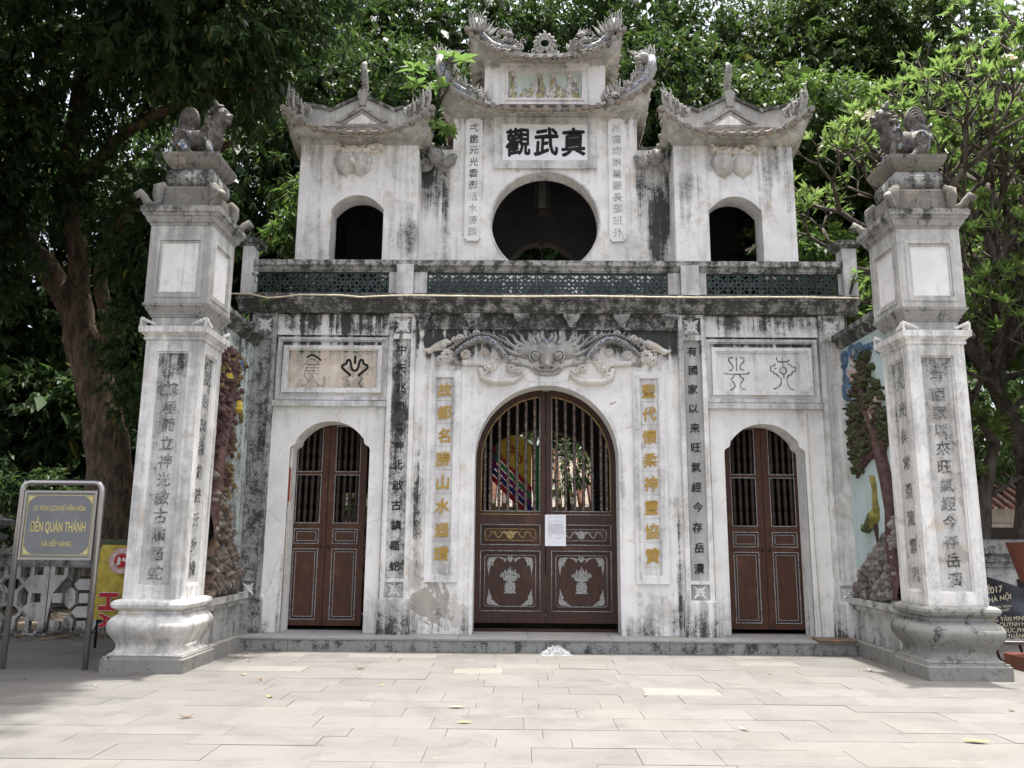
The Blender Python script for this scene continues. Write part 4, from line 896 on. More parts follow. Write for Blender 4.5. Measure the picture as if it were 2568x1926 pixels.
# ---------------------------------------------------------------- the two free-standing pillars
M_pp = plaster('pillar_plaster', base=(.84, .83, .80), grey=.05, mold=-.06, warm=.02)
M_pg = plaster('pillar_grey_plaster', base=(.66, .65, .62), grey=.22, mold=.03)
M_pbaseL = plaster('pillar_base_pale', base=(.74, .72, .68), warm=.14, grey=.12)
M_pbaseR = plaster('pillar_base_dark', base=(.28, .28, .255), grey=.08, mold=.15)
M_plinth = plaster('plinth_stone', base=(.25, .245, .225), grey=.06, mold=.13)
M_ped = plaster('pedestal_stone', base=(.20, .19, .165), grey=.04, mold=.16, warm=.1)
M_panL = plaster('pillar_panel_field', base=(.66, .66, .64), grey=.10, mold=.04, ramps=[(1.8, 3.8, .24)])
M_panR = plaster('pillar_panel_field_right', base=(.64, .63, .60), grey=.10, mold=.08, ramps=[(2.0, 3.8, .10)], warm=.2, peel=.1)
M_panW = plaster('white_panel_field', base=(.82, .81, .79), grey=-.1)
M_corn = plaster('pillar_cornice', base=(.42, .415, .39), grey=.24, mold=.14, ramps=[(5.55, 5.8, .12)])
M_whiteorn = plaster('white_ornament', base=(.78, .76, .73), grey=-.02)
def face_frames(b, cx, cy, hw, fn):
    """call fn on the four faces of a square shaft: fn(place) where place maps (u, depth, z) to world"""
    for k in range(4):
        c, s = math.cos(k*math.pi/2), math.sin(k*math.pi/2)
        fn(lambda u, d, z, c=c, s=s: (cx+u*c+(hw+d)*s, cy+u*s-(hw+d)*c, z), k)
def frame_on(b, pl, u0, u1, z0, z1, w_, d0, d1, mi=0):
    t = MB(); t.rectframe(u0, u1, z0, z1, w_, -d1, -d0)
    b.add([pl(x, -y, z) for x, y, z in t.v], t.f, mi)
def frame2(b, pl, u0, u1, z0, z1, a0, a1, c0, c1, d0, d1, mi=0):
    t = MB(); t.poly([[(u0, z0), (u1, z0), (u1, z1), (u0, z1)], [(a0, c0), (a1, c0), (a1, c1), (a0, c1)]], -d1, -d0)
    b.add([pl(x, -y, z) for x, y, z in t.v], t.f, mi)
def box_on(b, pl, u0, u1, z0, z1, d0, d1, mi=0):
    t = MB(); t.box(u0, u1, -d1, -d0, z0, z1); b.add([pl(x, -y, z) for x, y, z in t.v], t.f, mi)
def pillar(s):
    cx, cy = s*4.82, -2.06
    L = ('tall square plaster pillar with a pale flared base, nearest the yellow banner and the metal sign' if s < 0 else 'tall square plaster pillar with a dark weathered flared base, beside the frangipani')
    r = thing('gate_pillar', L, 'pillar', (cx, cy, 0), 'pillars flanking the gate')
    low, pl = (M_pbaseL, M_plinth) if s < 0 else (M_pbaseR, M_plinth)
    b = MB(); b.square([(0, .490), (.155, .490), (.16, .475), (.185, .472), (.187, .3)], cx, cy); b.build('plinth', pl, r)
    prof = [(.188, .445), (.205, .43), (.23, .395), (.27, .372), (.32, .375), (.38, .41), (.44, .448), (.50, .466), (.56, .462), (.61, .435), (.645, .395), (.65, .385), (.655, .385)]
    b = MB(); b.square(prof, cx, cy, 0, True); b.build('flared_base', low, r)
    b = MB(); b.square([(.656, .375), (.69, .375), (.70, .365), (.715, .40), (.735, .435), (.77, .448), (.80, .44), (.82, .415), (.83, .38), (.832, .37)], cx, cy); b.build('base_torus', low, r)
    hw = .355
    # shaft with a sunk panel in each face
    b = MB(); b.square([(.834, hw-.045), (4.028, hw-.045)], cx, cy); 
    def f(p, k):
        e = hw-(0 if k % 2 == 0 else .0455); frame2(b, p, -e, e, .833, 4.029, -.21, .21, .978, 3.884, -.0455, 0)
    face_frames(b, cx, cy, hw, f)
    def f2(p, k): frame_on(b, p, -.21, .21, .978, 3.884, .022, -.0449, -.018)
    face_frames(b, cx, cy, hw, f2); sh = b.build('shaft', M_pp, r)
    for k in (0, 1, 3):
        b = MB(); c, sn = math.cos(k*math.pi/2), math.sin(k*math.pi/2)
        box_on(b, lambda u, d, z: (cx+u*c+(hw+d)*sn, cy+u*sn-(hw+d)*c, z), -.187, .187, 1.001, 3.861, -.052, -.0405); b.build('panel_field', M_panL if s < 0 else M_panR, sh)
    txt = "中蘇極而立神光啟古鎮黽蛇" if s < 0 else "有國家以來旺氣經今存岳瀆"
    for i, ch in enumerate(txt):
        m_ = M_greych if (i in (0, 8, 9, 10) if s < 0 else i in (4, 5, 8, 10, 11)) else M_mid
        put_char(ch, cx, cy-hw+.036, 3.62-2.48*i/11, .185, m_, sh, off=.008)
    side = "鹿影於器鐘鼓云步機" if s < 0 else "九光矣常蓋龍雲照"
    for i, ch in enumerate(side):
        put_char(ch, cx-s*(hw-.036), cy, 3.60-2.42*i/(len(side)-1), .20, M_greych if s < 0 else M_mid, sh, rz=(-s)*math.pi/2, off=.008)
    b = MB(); b.square([(4.03, .375), (4.045, .38), (4.06, .38), (4.065, .368), (4.085, .38), (4.115, .415), (4.12, .43), (4.195, .435), (4.197, .3)], cx, cy); b.build('shaft_cornice', M_pp, r)
    for qx in (-1, 1):
        for qy in (-1, 1):
            b = MB(); x, y = cx+qx*.415, cy+qy*.415
            b.box(min(x-qx*.012, x+qx*.01), max(x-qx*.012, x+qx*.01), min(y, y+qy*.01), max(y, y+qy*.01), 4.198, 4.30)
            for (dx, dy) in ((-qx, 0), (0, -qy)):
                for i in range(5): b.ball((x+dx*(.03+.035*i), y+dy*(.03+.035*i), 4.225+.055*(1-i/4)), (.024, .024, .028*(1.1-i*.12)), 0, 6, 4)
                b.add([(x, y, 4.198), (x+dx*.03, y+dy*.03, 4.198), (x+dx*.02, y+dy*.02, 4.31), (x, y, 4.325)], [(0, 1, 2, 3)])
            b.build('corner_antefix', M_whiteorn, r)
    b = MB(); b.square([(4.198, .325), (4.33, .325)], cx, cy); b.build('neck', M_pg, r)
    b = MB(); b.square([(4.331, .335), (4.35, .345), (4.36, .345), (4.365, .355), (4.385, .36), (4.42, .385), (4.46, .405), (4.465, .42), (4.50, .425), (4.505, .40)], cx, cy); b.build('lower_moulding', M_corn, r)
    hb = .405
    b = MB(); b.square([(4.506, hb-.03), (5.545, hb-.03)], cx, cy)
    def g1(p, k): e = hb-(.031 if k % 2 else 0); frame2(b, p, -e, e, 4.506, 5.546, -.30, .30, 4.59, 5.38, -.0305, 0); frame_on(b, p, -.31, .31, 4.58, 5.39, .045, -.02, .012); frame_on(b, p, -.26, .26, 4.63, 5.34, .022, -.03, -.004)
    face_frames(b, cx, cy, hb, g1); bl = b.build('lantern_block', M_pg, r)
    for k in (0, 1, 3):
        b = MB(); c, sn = math.cos(k*math.pi/2), math.sin(k*math.pi/2)
        box_on(b, lambda u, d, z: (cx+u*c+(hb+d)*sn, cy+u*sn-(hb+d)*c, z), -.239, .239, 4.652, 5.318, -.035, -.022); b.build('white_field', M_panW, bl)
    b = MB(); b.square([(5.547, .415), (5.565, .42), (5.58, .42), (5.585, .44), (5.62, .455), (5.66, .47), (5.665, .49), (5.70, .495), (5.705, .515), (5.77, .52), (5.775, .50), (5.79, .50), (5.792, .3)], cx, cy); b.build('upper_cornice', M_corn, r)
    b = MB(); b.square([(5.793, .34), (5.85, .33), (6.10, .335), (6.14, .30), (6.15, .2)], cx, cy, 0); pd = b.build('pedestal', M_ped, r)
    for k in range(4):                                    # scrolled arms at the corners
        a = math.pi/4+k*math.pi/2; dx, dy = math.cos(a)*1.414, math.sin(a)*1.414; b = MB()
        pts = [(.29, 6.09), (.33, 6.12), (.37, 6.08), (.375, 5.98), (.36, 5.88), (.40, 5.82), (.46, 5.84), (.49, 5.90), (.53, 5.95), (.555, 5.91), (.535, 5.875)]
        b.tube([(cx+dx*u, cy+dy*u, z) for u, z in pts], [.04, .07, .075, .07, .06, .055, .055, .05, .055, .05, .025], 8); b.build('scroll_bracket', M_ped, pd)
    b = MB(); M_dr = M_corn; b.square([(6.151, .27), (6.17, .29), (6.22, .31), (6.28, .315), (6.34, .31), (6.39, .28), (6.40, .26), (6.402, .1)], cx, cy, 0, True); dr = b.build('drum', M_corn, r)
    def g2(p, k):
        b = MB(); ring = [p(.115*math.cos(a), -.03, 6.28+.075*math.sin(a)) for a in np.linspace(0, 2*math.pi, 17)]
        b.add(ring[:-1], [tuple(range(16))], 0)
        for j in range(4): a = j*math.pi/2; b.tube([p(0, -.025, 6.28), p(.055*math.cos(a), -.018, 6.28+.04*math.sin(a)), p(.10*math.cos(a), -.025, 6.28+.066*math.sin(a))], [.03, .026, .008], 6, 1)
        b.ball(p(0, -.02, 6.28), .03, 1, 7, 5); b.build('pierced_flower', [M_black, M_pg], dr)
    face_frames(None, cx, cy, .315, g2)
    b = MB(); b.square([(6.403, .255), (6.42, .27), (6.46, .32), (6.50, .345), (6.56, .37), (6.60, .375), (6.602, .33), (6.58, .3)], cx, cy); b.build('tray', M_ped, r)
    return r
M_mid = eroded('half_faded_paint', (.15, .15, .148), (.46, .46, .45), .50)
for s in (-1, 1): pillar(s)

# ---------------------------------------------------------------- guardian lions
def lion_mesh():
    b = MB(); R = random.Random(3)
    b.ball((-.02, 0, .24), (.27, .13, .13), 0, 14, 10); b.ball((.16, 0, .29), (.13, .135, .17), 0, 12, 9); b.ball((-.20, 0, .22), (.15, .15, .16), 0, 12, 9)
    for q in (-1, 1):
        b.ball((-.19, q*.10, .20), (.14, .065, .14), 0, 12, 8); b.ball((.14, q*.09, .26), (.09, .06, .12), 0, 10, 8)
        b.tube([(.14, q*.10, .22), (.19, q*.11, .12), (.21, q*.11, .03)], [.055, .045, .04], 8); b.ball((.25, q*.11, .03), (.07, .045, .035), 0, 8, 6)
        b.tube([(-.18, q*.12, .14), (-.10, q*.13, .06), (-.06, q*.13, .03)], [.07, .05, .04], 8); b.ball((-.03, q*.13, .03), (.08, .045, .035), 0, 8, 6)
        for i in range(3): b.ball((.30, q*.11-.025+.025*i, .025), (.02, .013, .02), 0, 6, 4); b.ball((.04, q*.13-.025+.025*i, .025), (.02, .013, .02), 0, 6, 4)
        b.tube([(-.19+.09*math.cos(a), q*.165, .22+.09*math.sin(a)) for a in np.linspace(0, 5.6, 14)], .018, 5)
        b.tube([(.13+.06*math.cos(a), q*.15, .28+.075*math.sin(a)) for a in np.linspace(.5, 5.6, 12)], .016, 5)
    b.tube([(.17, 0, .34), (.21, 0, .44), (.25, 0, .50)], [.12, .11, .10], 10); b.ball((.26, 0, .53), (.125, .11, .105), 0, 12, 9)
    b.ball((.35, 0, .51), (.065, .07, .04), 0, 9, 6); b.ball((.35, 0, .45), (.06, .06, .028), 0, 9, 6); b.ball((.395, 0, .535), (.03, .035, .025), 0, 7, 5)
    for q in (-1, 1): b.ball((.33, q*.05, .575), (.035, .03, .03), 0, 7, 5); b.tube([(.25, q*.09, .60), (.22, q*.11, .66), (.19, q*.10, .69)], [.035, .03, .008], 6)
    for i in range(46):                                   # curls of the mane
        a = R.uniform(0, 6.28); t = R.random(); x = .23-.14*t; rr = .115+.03*math.sin(t*3); b.ball((x, rr*math.cos(a)*1.05, .50+rr*math.sin(a)*1.1-.10*t), R.uniform(.022, .034), 0, 6, 4)
    for i in range(14): b.ball((.24+.07*R.uniform(-1, 1), .08*R.uniform(-1, 1), .62+.02*R.random()), .028, 0, 6, 4)
    for i in range(7): b.tube([(.22+.004*i, -.06+.02*i, .34), (.27, -.06+.02*i, .26), (.25, -.05+.018*i, .17)], [.016, .018, .008], 5)
    b.ball((-.20, 0, .50), (.15, .05, .17), 0, 14, 10)
    for k in range(4):
        r_ = .04+.035*k
        for q in (-1, 1): b.tube([(-.20+r_*math.cos(a)*.9, q*(.052-.006*k), .50+r_*math.sin(a)*1.05) for a in np.linspace(-1.2, 3.4, 12)], .012, 5)
    b.tube([(-.28, 0, .22), (-.36, 0, .30), (-.33, 0, .40), (-.25, 0, .42)], [.05, .05, .05, .06], 8)
    for i in range(8): b.tube([(-.33+.01*i, R.uniform(-.05, .05), .22+.02*i), (-.40, R.uniform(-.06, .06), .22+.03*i), (-.39, R.uniform(-.06, .06), .28+.03*i)], [.025, .02, .005], 5)
    me = b.mesh('lion_rough', [M_pg]); o = bpy.data.objects.new('tmp', me); C.objects.link(o)
    m_ = o.modifiers.new('r', 'REMESH'); m_.mode = 'VOXEL'; m_.voxel_size = .009; m_.use_smooth_shade = True
    dg = bpy.context.evaluated_depsgraph_get(); n = bpy.data.meshes.new_from_object(o.evaluated_get(dg)); bpy.data.objects.remove(o); n.name = 'guardian_lion'; return n
def lion_mat():
    g = NG('mosaic_lion_stone'); P = g.obj(); sx = g.n('ShaderNodeSeparateXYZ'); g.put(sx.inputs[0], P); X, Y, Z = sx.outputs
    n = g.noise(P, 14, 7, .7); n2 = g.noise(P, 5, 3, .6)
    stone = g.mix(g.step(n, .38, .62), (.13, .12, .10), (.040, .037, .032))
    vo = g.n('ShaderNodeTexVoronoi'); g.put(vo.inputs['Vector'], P); vo.inputs['Scale'].default_value = 36
    sp = g.n('ShaderNodeSeparateColor'); g.put(sp.inputs[0], vo.outputs['Color']); r = g.n('ShaderNodeValToRGB'); g.put(r.inputs[0], sp.outputs[0]); r.color_ramp.interpolation = 'CONSTANT'
    el = r.color_ramp.elements; el[0].color = (.10, .12, .32, 1); el[1].position = .85; el[1].color = (.55, .42, .26, 1)
    for p_, c_ in ((.22, (.55, .56, .60)), (.42, (.24, .38, .38)), (.6, (.16, .17, .34)), (.72, (.5, .5, .5))): e = el.new(p_); e.color = (*c_, 1)
    near = g.m('MULTIPLY', g.step(Z, .42, .34), g.step(Z, .05, .12)); near = g.m('MULTIPLY', near, g.step(n2, .50, .58))
    col = g.mix(near, stone, r.outputs[0]); return g.fin(col, .6, spec=.4, bump=g.bump(n, .5, .006))
lm = lion_mesh(); lm.materials.clear(); lm.materials.append(lion_mat())
lo = inst('guardian_lion', lm, T(-4.80, -2.14, 6.595, rad(-6), (1.0, 1.1, 1.22))); tag(lo, 'crouching stone lion with blue porcelain shards in the shade of the large tree', 'lion statue', 'guardian lions on the pillars')
# the base it sits on is part of it: a slim slab
lm2 = lm.copy(); lo2 = inst('guardian_lion', lm2, T(4.76, -2.14, 6.595, math.pi, (.98, 1.1, 1.25))); tag(lo2, 'crouching stone lion with blue and cream porcelain shards in front of the frangipani', 'lion statue', 'guardian lions on the pillars')

# ---------------------------------------------------------------- wing walls with painted relief
M_skyL = plaster('faded_sea_green_field', base=(.50, .58, .54), grey=.16, mold=.22, peel=.1)
M_skyR = plaster('sea_green_field', base=(.54, .66, .65), grey=-.1, mold=-.1)
M_leafp = plain('painted_leaf_green', (.070, .078, .032), .8, var=.25, scale=18); M_leafy = plain('painted_ochre_leaf', (.20, .15, .06), .8, var=.3, scale=18)
M_bark = plain('painted_purple_bark', (.10, .055, .05), .8, var=.22, scale=14); M_rock = plaster('painted_rock', base=(.16, .12, .10), grey=.15, mold=.20)
M_rockl = plaster('painted_rock_left', base=(.125, .088, .062), grey=.05, mold=.18); M_blue = plain('painted_cloud_blue', (.12, .20, .30), .8, var=.2)
M_pink = plain('painted_pink_blossom', (.55, .42, .38), .85, var=.15); M_crane = plain('painted_crane_yellow', (.28, .24, .06), .7, var=.2); M_craneg = plain('painted_crane_green', (.10, .12, .05), .7, var=.2)
M_wing = plaster('wing_wall_plaster', base=(.60, .60, .57), grey=.18, mold=.14)
for s in (-1, 1):
    L = ('wing wall with crumbling ochre tree relief, between the shaft behind the sign and the gate' if s < 0 else 'wing wall with painted pine and crane relief, next to the frangipani')
    wl = thing('wing_wall', L, 'wall', (s*4.75, -.85, 0), 'wing walls between the gate and its pillars')
    X = s*4.56
    def sx(a, b_): return sorted((s*a, s*b_))
    b = MB(); b.box(*sx(4.58, 4.95), -1.70, -.005, .77, 4.50); b.build('wall_body', M_wing, wl)
    b = MB(); b.box(*sx(4.35, 4.97), -1.62, -.16, 0, .19); b.build('footing', M_plinth, wl)
    b = MB(); b.box(*sx(4.50, 4.96), -1.63, -.15, .191, .70); b.build('dado', M_wing, wl)
    b = MB(); pr = [(4.50, .60), (4.46, .61), (4.46, .66), (4.40, .69), (4.40, .77), (4.97, .77), (4.97, .60)]; b.ey([(s*x, z) for x, z in pr][::(-1 if s < 0 else 1)], -1.68, -.13); b.build('ledge', M_wing, wl)
    b = MB(); b.ey([(s*x, z) for x, z in [(4.55, 4.50), (4.50, 4.53), (4.50, 4.60), (4.42, 4.63), (4.42, 4.70), (4.97, 4.76), (4.97, 4.50)]][::(-1 if s < 0 else 1)], -1.72, -.01); b.build('coping', M_mould, wl)
    b = MB(); b.box(*sx(4.562, 4.579), -1.69, -.12, .772, 4.49); b.build('relief_field', M_skyL if s < 0 else M_skyR, wl)
    # relief: u = distance from the facade towards the pillar
    st = []; R = random.Random(5+s)
    def A(pts, r, c, h=.9, bb=.0): st.append(dict(p=pts, r=r, c=c, h=h, b=bb))
    if s > 0:
        A([(1.6, .9), (1.47, 1.5), (1.50, 2.0), (1.42, 2.4), (1.30, 2.75), (1.15, 3.1), (.95, 3.4), (.85, 3.8), (.80, 4.1)], [.10, .09, .08, .09, .075, .06, .05, .03], 1, 1, .03)
        for p in ([(1.25, 2.8), (.9, 2.75), (.6, 2.62), (.42, 2.50)], [(1.05, 3.2), (.8, 3.15), (.55, 2.98), (.35, 2.95)], [(.95, 3.45), (.7, 3.42), (.45, 3.38)], [(1.1, 3.2), (1.35, 3.35), (1.55, 3.3)], [(1.35, 2.8), (1.5, 2.95)], [(.85, 3.8), (.65, 3.75)], [(.83, 3.85), (1.05, 3.95)]): A(p, [.055, .035, .018], 1, 1, .02)
        for (cu, cz, n_) in ((.55, 2.72, 26), (.75, 2.92, 24), (.55, 3.12, 20), (.72, 3.45, 26), (.50, 3.38, 14), (.95, 3.55, 22), (.78, 3.85, 26), (.85, 4.15, 14), (1.2, 3.6, 16), (1.35, 3.3, 16), (1.2, 2.95, 12), (1.45, 3.0, 10), (.42, 3.05, 10), (1.1, 4.0, 12)):
            for k in range(int(n_*1.9)): u, z = cu+R.gauss(0, .13), cz+R.gauss(0, .085); A([(u, z)], [R.uniform(.020, .040)], 0, 1.0, .03+R.random()*.04)
            for k in range(7): u, z = cu-R.uniform(.1, .30), cz-R.uniform(-.1, .2); A([(u+.10, z+.03), (u, z), (u-.03, z+.06)], [.018, .014, .006], 1, 1, .02); 
        for (cu, cz, r_) in ((.22, 4.32, .12), (.25, 4.0, .13), (.28, 3.80, .14), (.75, 4.32, .11), (.50, 4.36, .10)):
            A(spiral(cu, cz, r_, 1.5, R.random()*6), [.04, .025], 2, .8, .01)
        A([(.2, 4.2), (.18, 4.0), (.3, 3.9), (.42, 3.78)], [.03, .045, .04, .02], 2, .7); A([(.6, 4.3), (.75, 4.2), (.9, 4.32), (1.2, 4.3), (1.45, 4.15)], [.03, .05, .05, .05, .03], 2, .7)
        for k in range(18): A([(.5+R.gauss(0, .16), 4.08+R.gauss(0, .14))], [R.uniform(.04, .07)], 3, .4, .004)
        for k in range(14): A([(1.2+R.gauss(0, .12), 3.35+R.gauss(0, .1))], [R.uniform(.04, .06)], 3, .4, .004)
        # crane
        A([(1.00, 2.02), (.95, 1.92), (.85, 1.80)], [.05, .085, .05], 4, .8, .03); A([(.98, 2.08), (.99, 2.25), (.97, 2.38), (.95, 2.42)], [.035, .022, .026, .032], 4, 1, .03)
        A([(.95, 2.45), (.86, 2.48)], [.022, .008], 4, 1, .03); A([(.90, 1.92), (.78, 1.80), (.66, 1.72)], [.06, .06, .03], 5, .9, .05); A([(.70, 1.76), (.58, 1.74), (.55, 1.80)], [.05, .04, .02], 5, .9, .04)
        A([(.93, 1.80), (.94, 1.62), (.96, 1.56)], [.03, .014, .012], 1, 1, .02); A([(.94, 1.62), (1.06, 1.60)], [.012, .012], 1, 1, .02)
        for k in range(380):
            u = R.uniform(.22, 1.6); top = .80+1.05*((u-.15)/1.4)**.8; z = .78+(top-.78)*R.random()**.8; A([(u, z), (u+R.uniform(-.04, .04), z+R.uniform(.02, .08))], [R.uniform(.022, .05), .015], 6, 1.1, .015+.07*R.random())
        mats = [M_leafp, M_bark, M_blue, M_pink, M_crane, M_craneg, M_rock]
    else:
        A([(1.6, 1.6), (1.5, 2.2), (1.42, 2.6), (1.3, 3.0), (1.15, 3.3), (1.1, 3.7), (1.0, 4.1)], [.12, .11, .10, .09, .07, .05, .03], 1, 1, .03)
        for p in ([(1.3, 3.0), (1.0, 2.9), (.8, 2.7)], [(1.2, 3.2), (1.0, 3.25), (.85, 3.2)], [(1.1, 3.6), (.9, 3.7)], [(1.4, 2.6), (1.15, 2.45), (1.0, 2.3), (.9, 2.2)], [(1.1, 3.9), (1.3, 4.0)]): A(p, [.06, .04, .02], 1, 1, .02)
        for k in range(110): u, z = 1.3+R.gauss(0, .13), 3.1+R.gauss(0, .5); A([(u, z), (u+R.uniform(-.05, .05), z+.05)], [R.uniform(.018, .04), .01], 1, 1.2, .03+.06*R.random())
        for k in range(170): u, z = R.choice((1.0, 1.3, .85))+R.gauss(0, .13), R.choice((2.4, 2.9, 3.3, 3.7, 4.0))+R.gauss(0, .10); A([(u, z), (u+R.uniform(-.03, .03), z+.04)], [R.uniform(.018, .034), .012], R.choice((0, 0, 1)), 1, .03)
        for (u, z) in ((1.25, 3.78), (.72, 3.40)): A([(u, z+.12), (u, z), (u-.07, z-.03)], [.012, .030, .010], 4, 1, .05)
        A(spiral(.68, 4.05, .09, 1.2), [.03, .02], 2, .8, .01)
        for k in range(420):
            u = R.uniform(.45, 1.6); top = .9+1.5*((u-.4)/1.2)**.7; z = .80+(top-.8)*R.random(); A([(u, z), (u+R.uniform(-.03, .03), z+R.uniform(.02, .07))], [R.uniform(.025, .06), .018], 6, 1.2, .02+.09*R.random())
        mats = [M_leafy, M_bark, M_blue, M_pink, M_crane2, M_craneg, M_rockl] if 'M_crane2' in globals() else [M_leafy, M_bark, M_blue, M_pink, plain('painted_bird_yellow', (.60, .44, .06), .7, var=.1), M_craneg, M_rockl]
    relief('tree_relief', st, .12, 1.66, .775, 4.48, .0095, mats, lambda u, z, h, s=s: np.stack([s*(4.562-h*1.15), -u, z], 1), wl)
# ---------------------------------------------------------------- ground, pavement, step
def stone_mat(name, a, b_, sc_=2.2, tint=(.155, .143, .123)):
    g = NG(name); P = g.pos(); oi = g.n('ShaderNodeObjectInfo').outputs['Random']
    n = g.noise(P, sc_, 7, .62, .5); f = g.noise(P, 26, 6, .7); big = g.noise(P, .45, 4, .55)
    c = g.mix(oi, a, b_); c = g.mix(g.m('MULTIPLY', g.step(n, .42, .68), .45), c, tuple(q*.72 for q in a))
    c = g.mix(g.m('MULTIPLY', g.step(big, .45, .7), .35), c, tint)
    c = g.mix(g.m('MULTIPLY', g.step(f, .58, .72), .40), c, tuple(q*.5 for q in a))
    st_ = g.m('ADD', g.m('MULTIPLY', g.noise(g.sc(P, (1, 1.8, 1), (4, 1, 0)), .9, 8, .68, .8), .8), g.m('MULTIPLY', f, .2)); c = g.mix(g.m('MULTIPLY', g.step(st_, .53, .66), .42), c, tuple(q*.55 for q in a))
    v = g.n('ShaderNodeTexNoise'); g.put(v.inputs['Vector'], g.sc(P, (3, 9, 1))); v.inputs['Scale'].default_value = 1.1; v.inputs['Detail'].default_value = 8; v.inputs['Distortion'].default_value = 1.6
    c = g.mix(g.m('MULTIPLY', g.step(v.outputs[0], .69, .71), .5), c, (.25, .235, .205))
    return g.fin(c, .75, bump=g.bump(g.m('ADD', f, n), .35, .006), spec=.25)
M_pave = stone_mat('paving_stone', (.133, .128, .119), (.158, .152, .141))
M_pave_l = stone_mat('pale_paving_stone', (.175, .164, .146), (.205, .19, .167))
M_earth = stone_mat('trodden_earth', (.20, .165, .12), (.24, .20, .15), 1.2)
M_joint = plain('joint_grit', (.105, .10, .09), .95)
M_stepf = plaster('step_riser_stone', base=(.30, .30, .29), grey=.20, mold=.20)
M_stept = stone_mat('step_tread_stone', (.27, .27, .26), (.34, .335, .32))
b = MB(); b.add([(-90, -60, -.034), (90, -60, -.034), (90, 120, -.034), (-90, 120, -.034)], [(0, 1, 2, 3)]); gr = b.build('ground', M_earth); tag(gr, kind='structure')
b = MB(); b.add([(-40, -30, -.022), (40, -30, -.022), (40, 1.2, -.022), (-40, 1.2, -.022)], [(0, 1, 2, 3)]); pv = b.build('pavement', M_joint); tag(pv, kind='structure')
# stones: courses run along the gate; those in view one by one, the rest joined
SM = {}
def smesh(L, W_, m_):
    k = (round(L, 2), round(W_, 2), m_.name)
    if k not in SM: q = MB(); q.bbox(-L/2+.0015, L/2-.0015, -W_/2+.002, W_/2-.002, -.03, 0, .0015); SM[k] = q.mesh('paving_stone', m_)
    return SM[k]
rest = MB(); y = -8.2; nst = 0; R = random.Random(12)
while y < 1.1:
    W_ = R.choice((.30, .40, .40, .45)); yc = y+W_/2; x = -14.0+R.random()*.8
    while x < 14:
        L = R.choice((.60, .80, .80, 1.0)); xc = x+L/2; x += L
        if abs(xc) < 4.45 and yc > -.55: continue
        d = yc+12.45; vis = abs(xc+.42) < .66*d+.3 and yc > -6.6
        if vis and nst < 296:
            nst += 1; m_ = M_pave_l if R.random() < (.14 if yc > -2.2 and abs(xc) < 4 else .02) else M_pave
            o = inst('paving_stone', smesh(L, W_, m_), T(xc, yc, R.uniform(-.003, .002)), pv)
        else: rest.bbox(xc-L/2+.003, xc+L/2-.003, y+.003, y+W_-.003, -.021, -.0005, .003)
    y += W_
o = rest.build('outer_paving', M_pave, pv); tag(o, kind='stuff')
b = MB(); b.box(-4.46, 4.46, -.515, -.001, -.02, .14); stp = b.build('door_step', M_stepf); tag(stp, kind='structure')
x = -4.47
while x < 4.46:
    L = min(R.choice((.8, 1.0, 1.2)), 4.47-x)
    if 4.47-(x+L) < .4: L = 4.47-x
    b = MB(); b.bbox(x+.003, x+L-.003, -.53, -.25, .001, .150, .004); b.build('riser_block', M_stepf, stp); x += L
x = -4.48
while x < 4.47:
    L = min(R.choice((.8, 1.0, 1.2)), 4.48-x)
    if 4.48-(x+L) < .4: L = 4.48-x
    b = MB(); b.bbox(x+.002, x+L-.002, -.54, .39, .153, .184, .005); b.build('tread_slab', M_stept, stp); x += L

# ---------------------------------------------------------------- small things on the ground
def paper_like(name, col, rough=.6, **k): return plain(name, col, rough, var=.06, **k)
leafcols = [('dry_leaf_brown', (.20, .12, .055)), ('dry_leaf_ochre', (.42, .30, .10)), ('dry_leaf_pale', (.45, .36, .22))]
LMt = [plain(n_, c_, .7, var=.15) for n_, c_ in leafcols]; M_yl = plain('yellow_leaf_skin', (.50, .46, .10), .6, var=.1)
def fallen(x, y, L, m_, rz, label, group=None, bend=.3, z=.004):
    b = MB(); n = 6; v = []
    for i in range(n+1):
        t = i/n; w_ = .30*L*math.sin(math.pi*min(1, t*1.02+.02))**.8*.5; zz = z+bend*L*.5*(abs(t-.5)**2)*2+.003
        v += [(L*(t-.5), -w_, zz+w_*.4), (L*(t-.5), 0, zz), (L*(t-.5), w_, zz+w_*.4)]
    b.add(v, [(i*3+j, i*3+3+j, i*3+4+j, i*3+1+j) for i in range(n) for j in range(2)])
    o = b.build('fallen_leaf', m_, None, T(x, y, 0, rz)); tag(o, label, 'leaf', group or 'leaves fallen on the paving')
fallen(-2.34, -2.06, .17, LMt[0], .1, 'curled dark brown leaf lying near the step left of the great door', bend=.9)
fallen(-1.0, -4.3, .16, LMt[2], 0, 'pale dry leaf lying flat in the middle of the plaza')
fallen(-.88, -4.95, .14, M_yl, .2, 'small yellow-green dry leaf in the middle foreground')
fallen(3.27, -5.46, .20, M_yl, -.25, 'long yellow leaf lying at the lower right corner of the plaza')
fallen(-3.35, -4.85, .15, LMt[0], .5, 'curled brown leaf at the edge of the tree shade', bend=1.0)
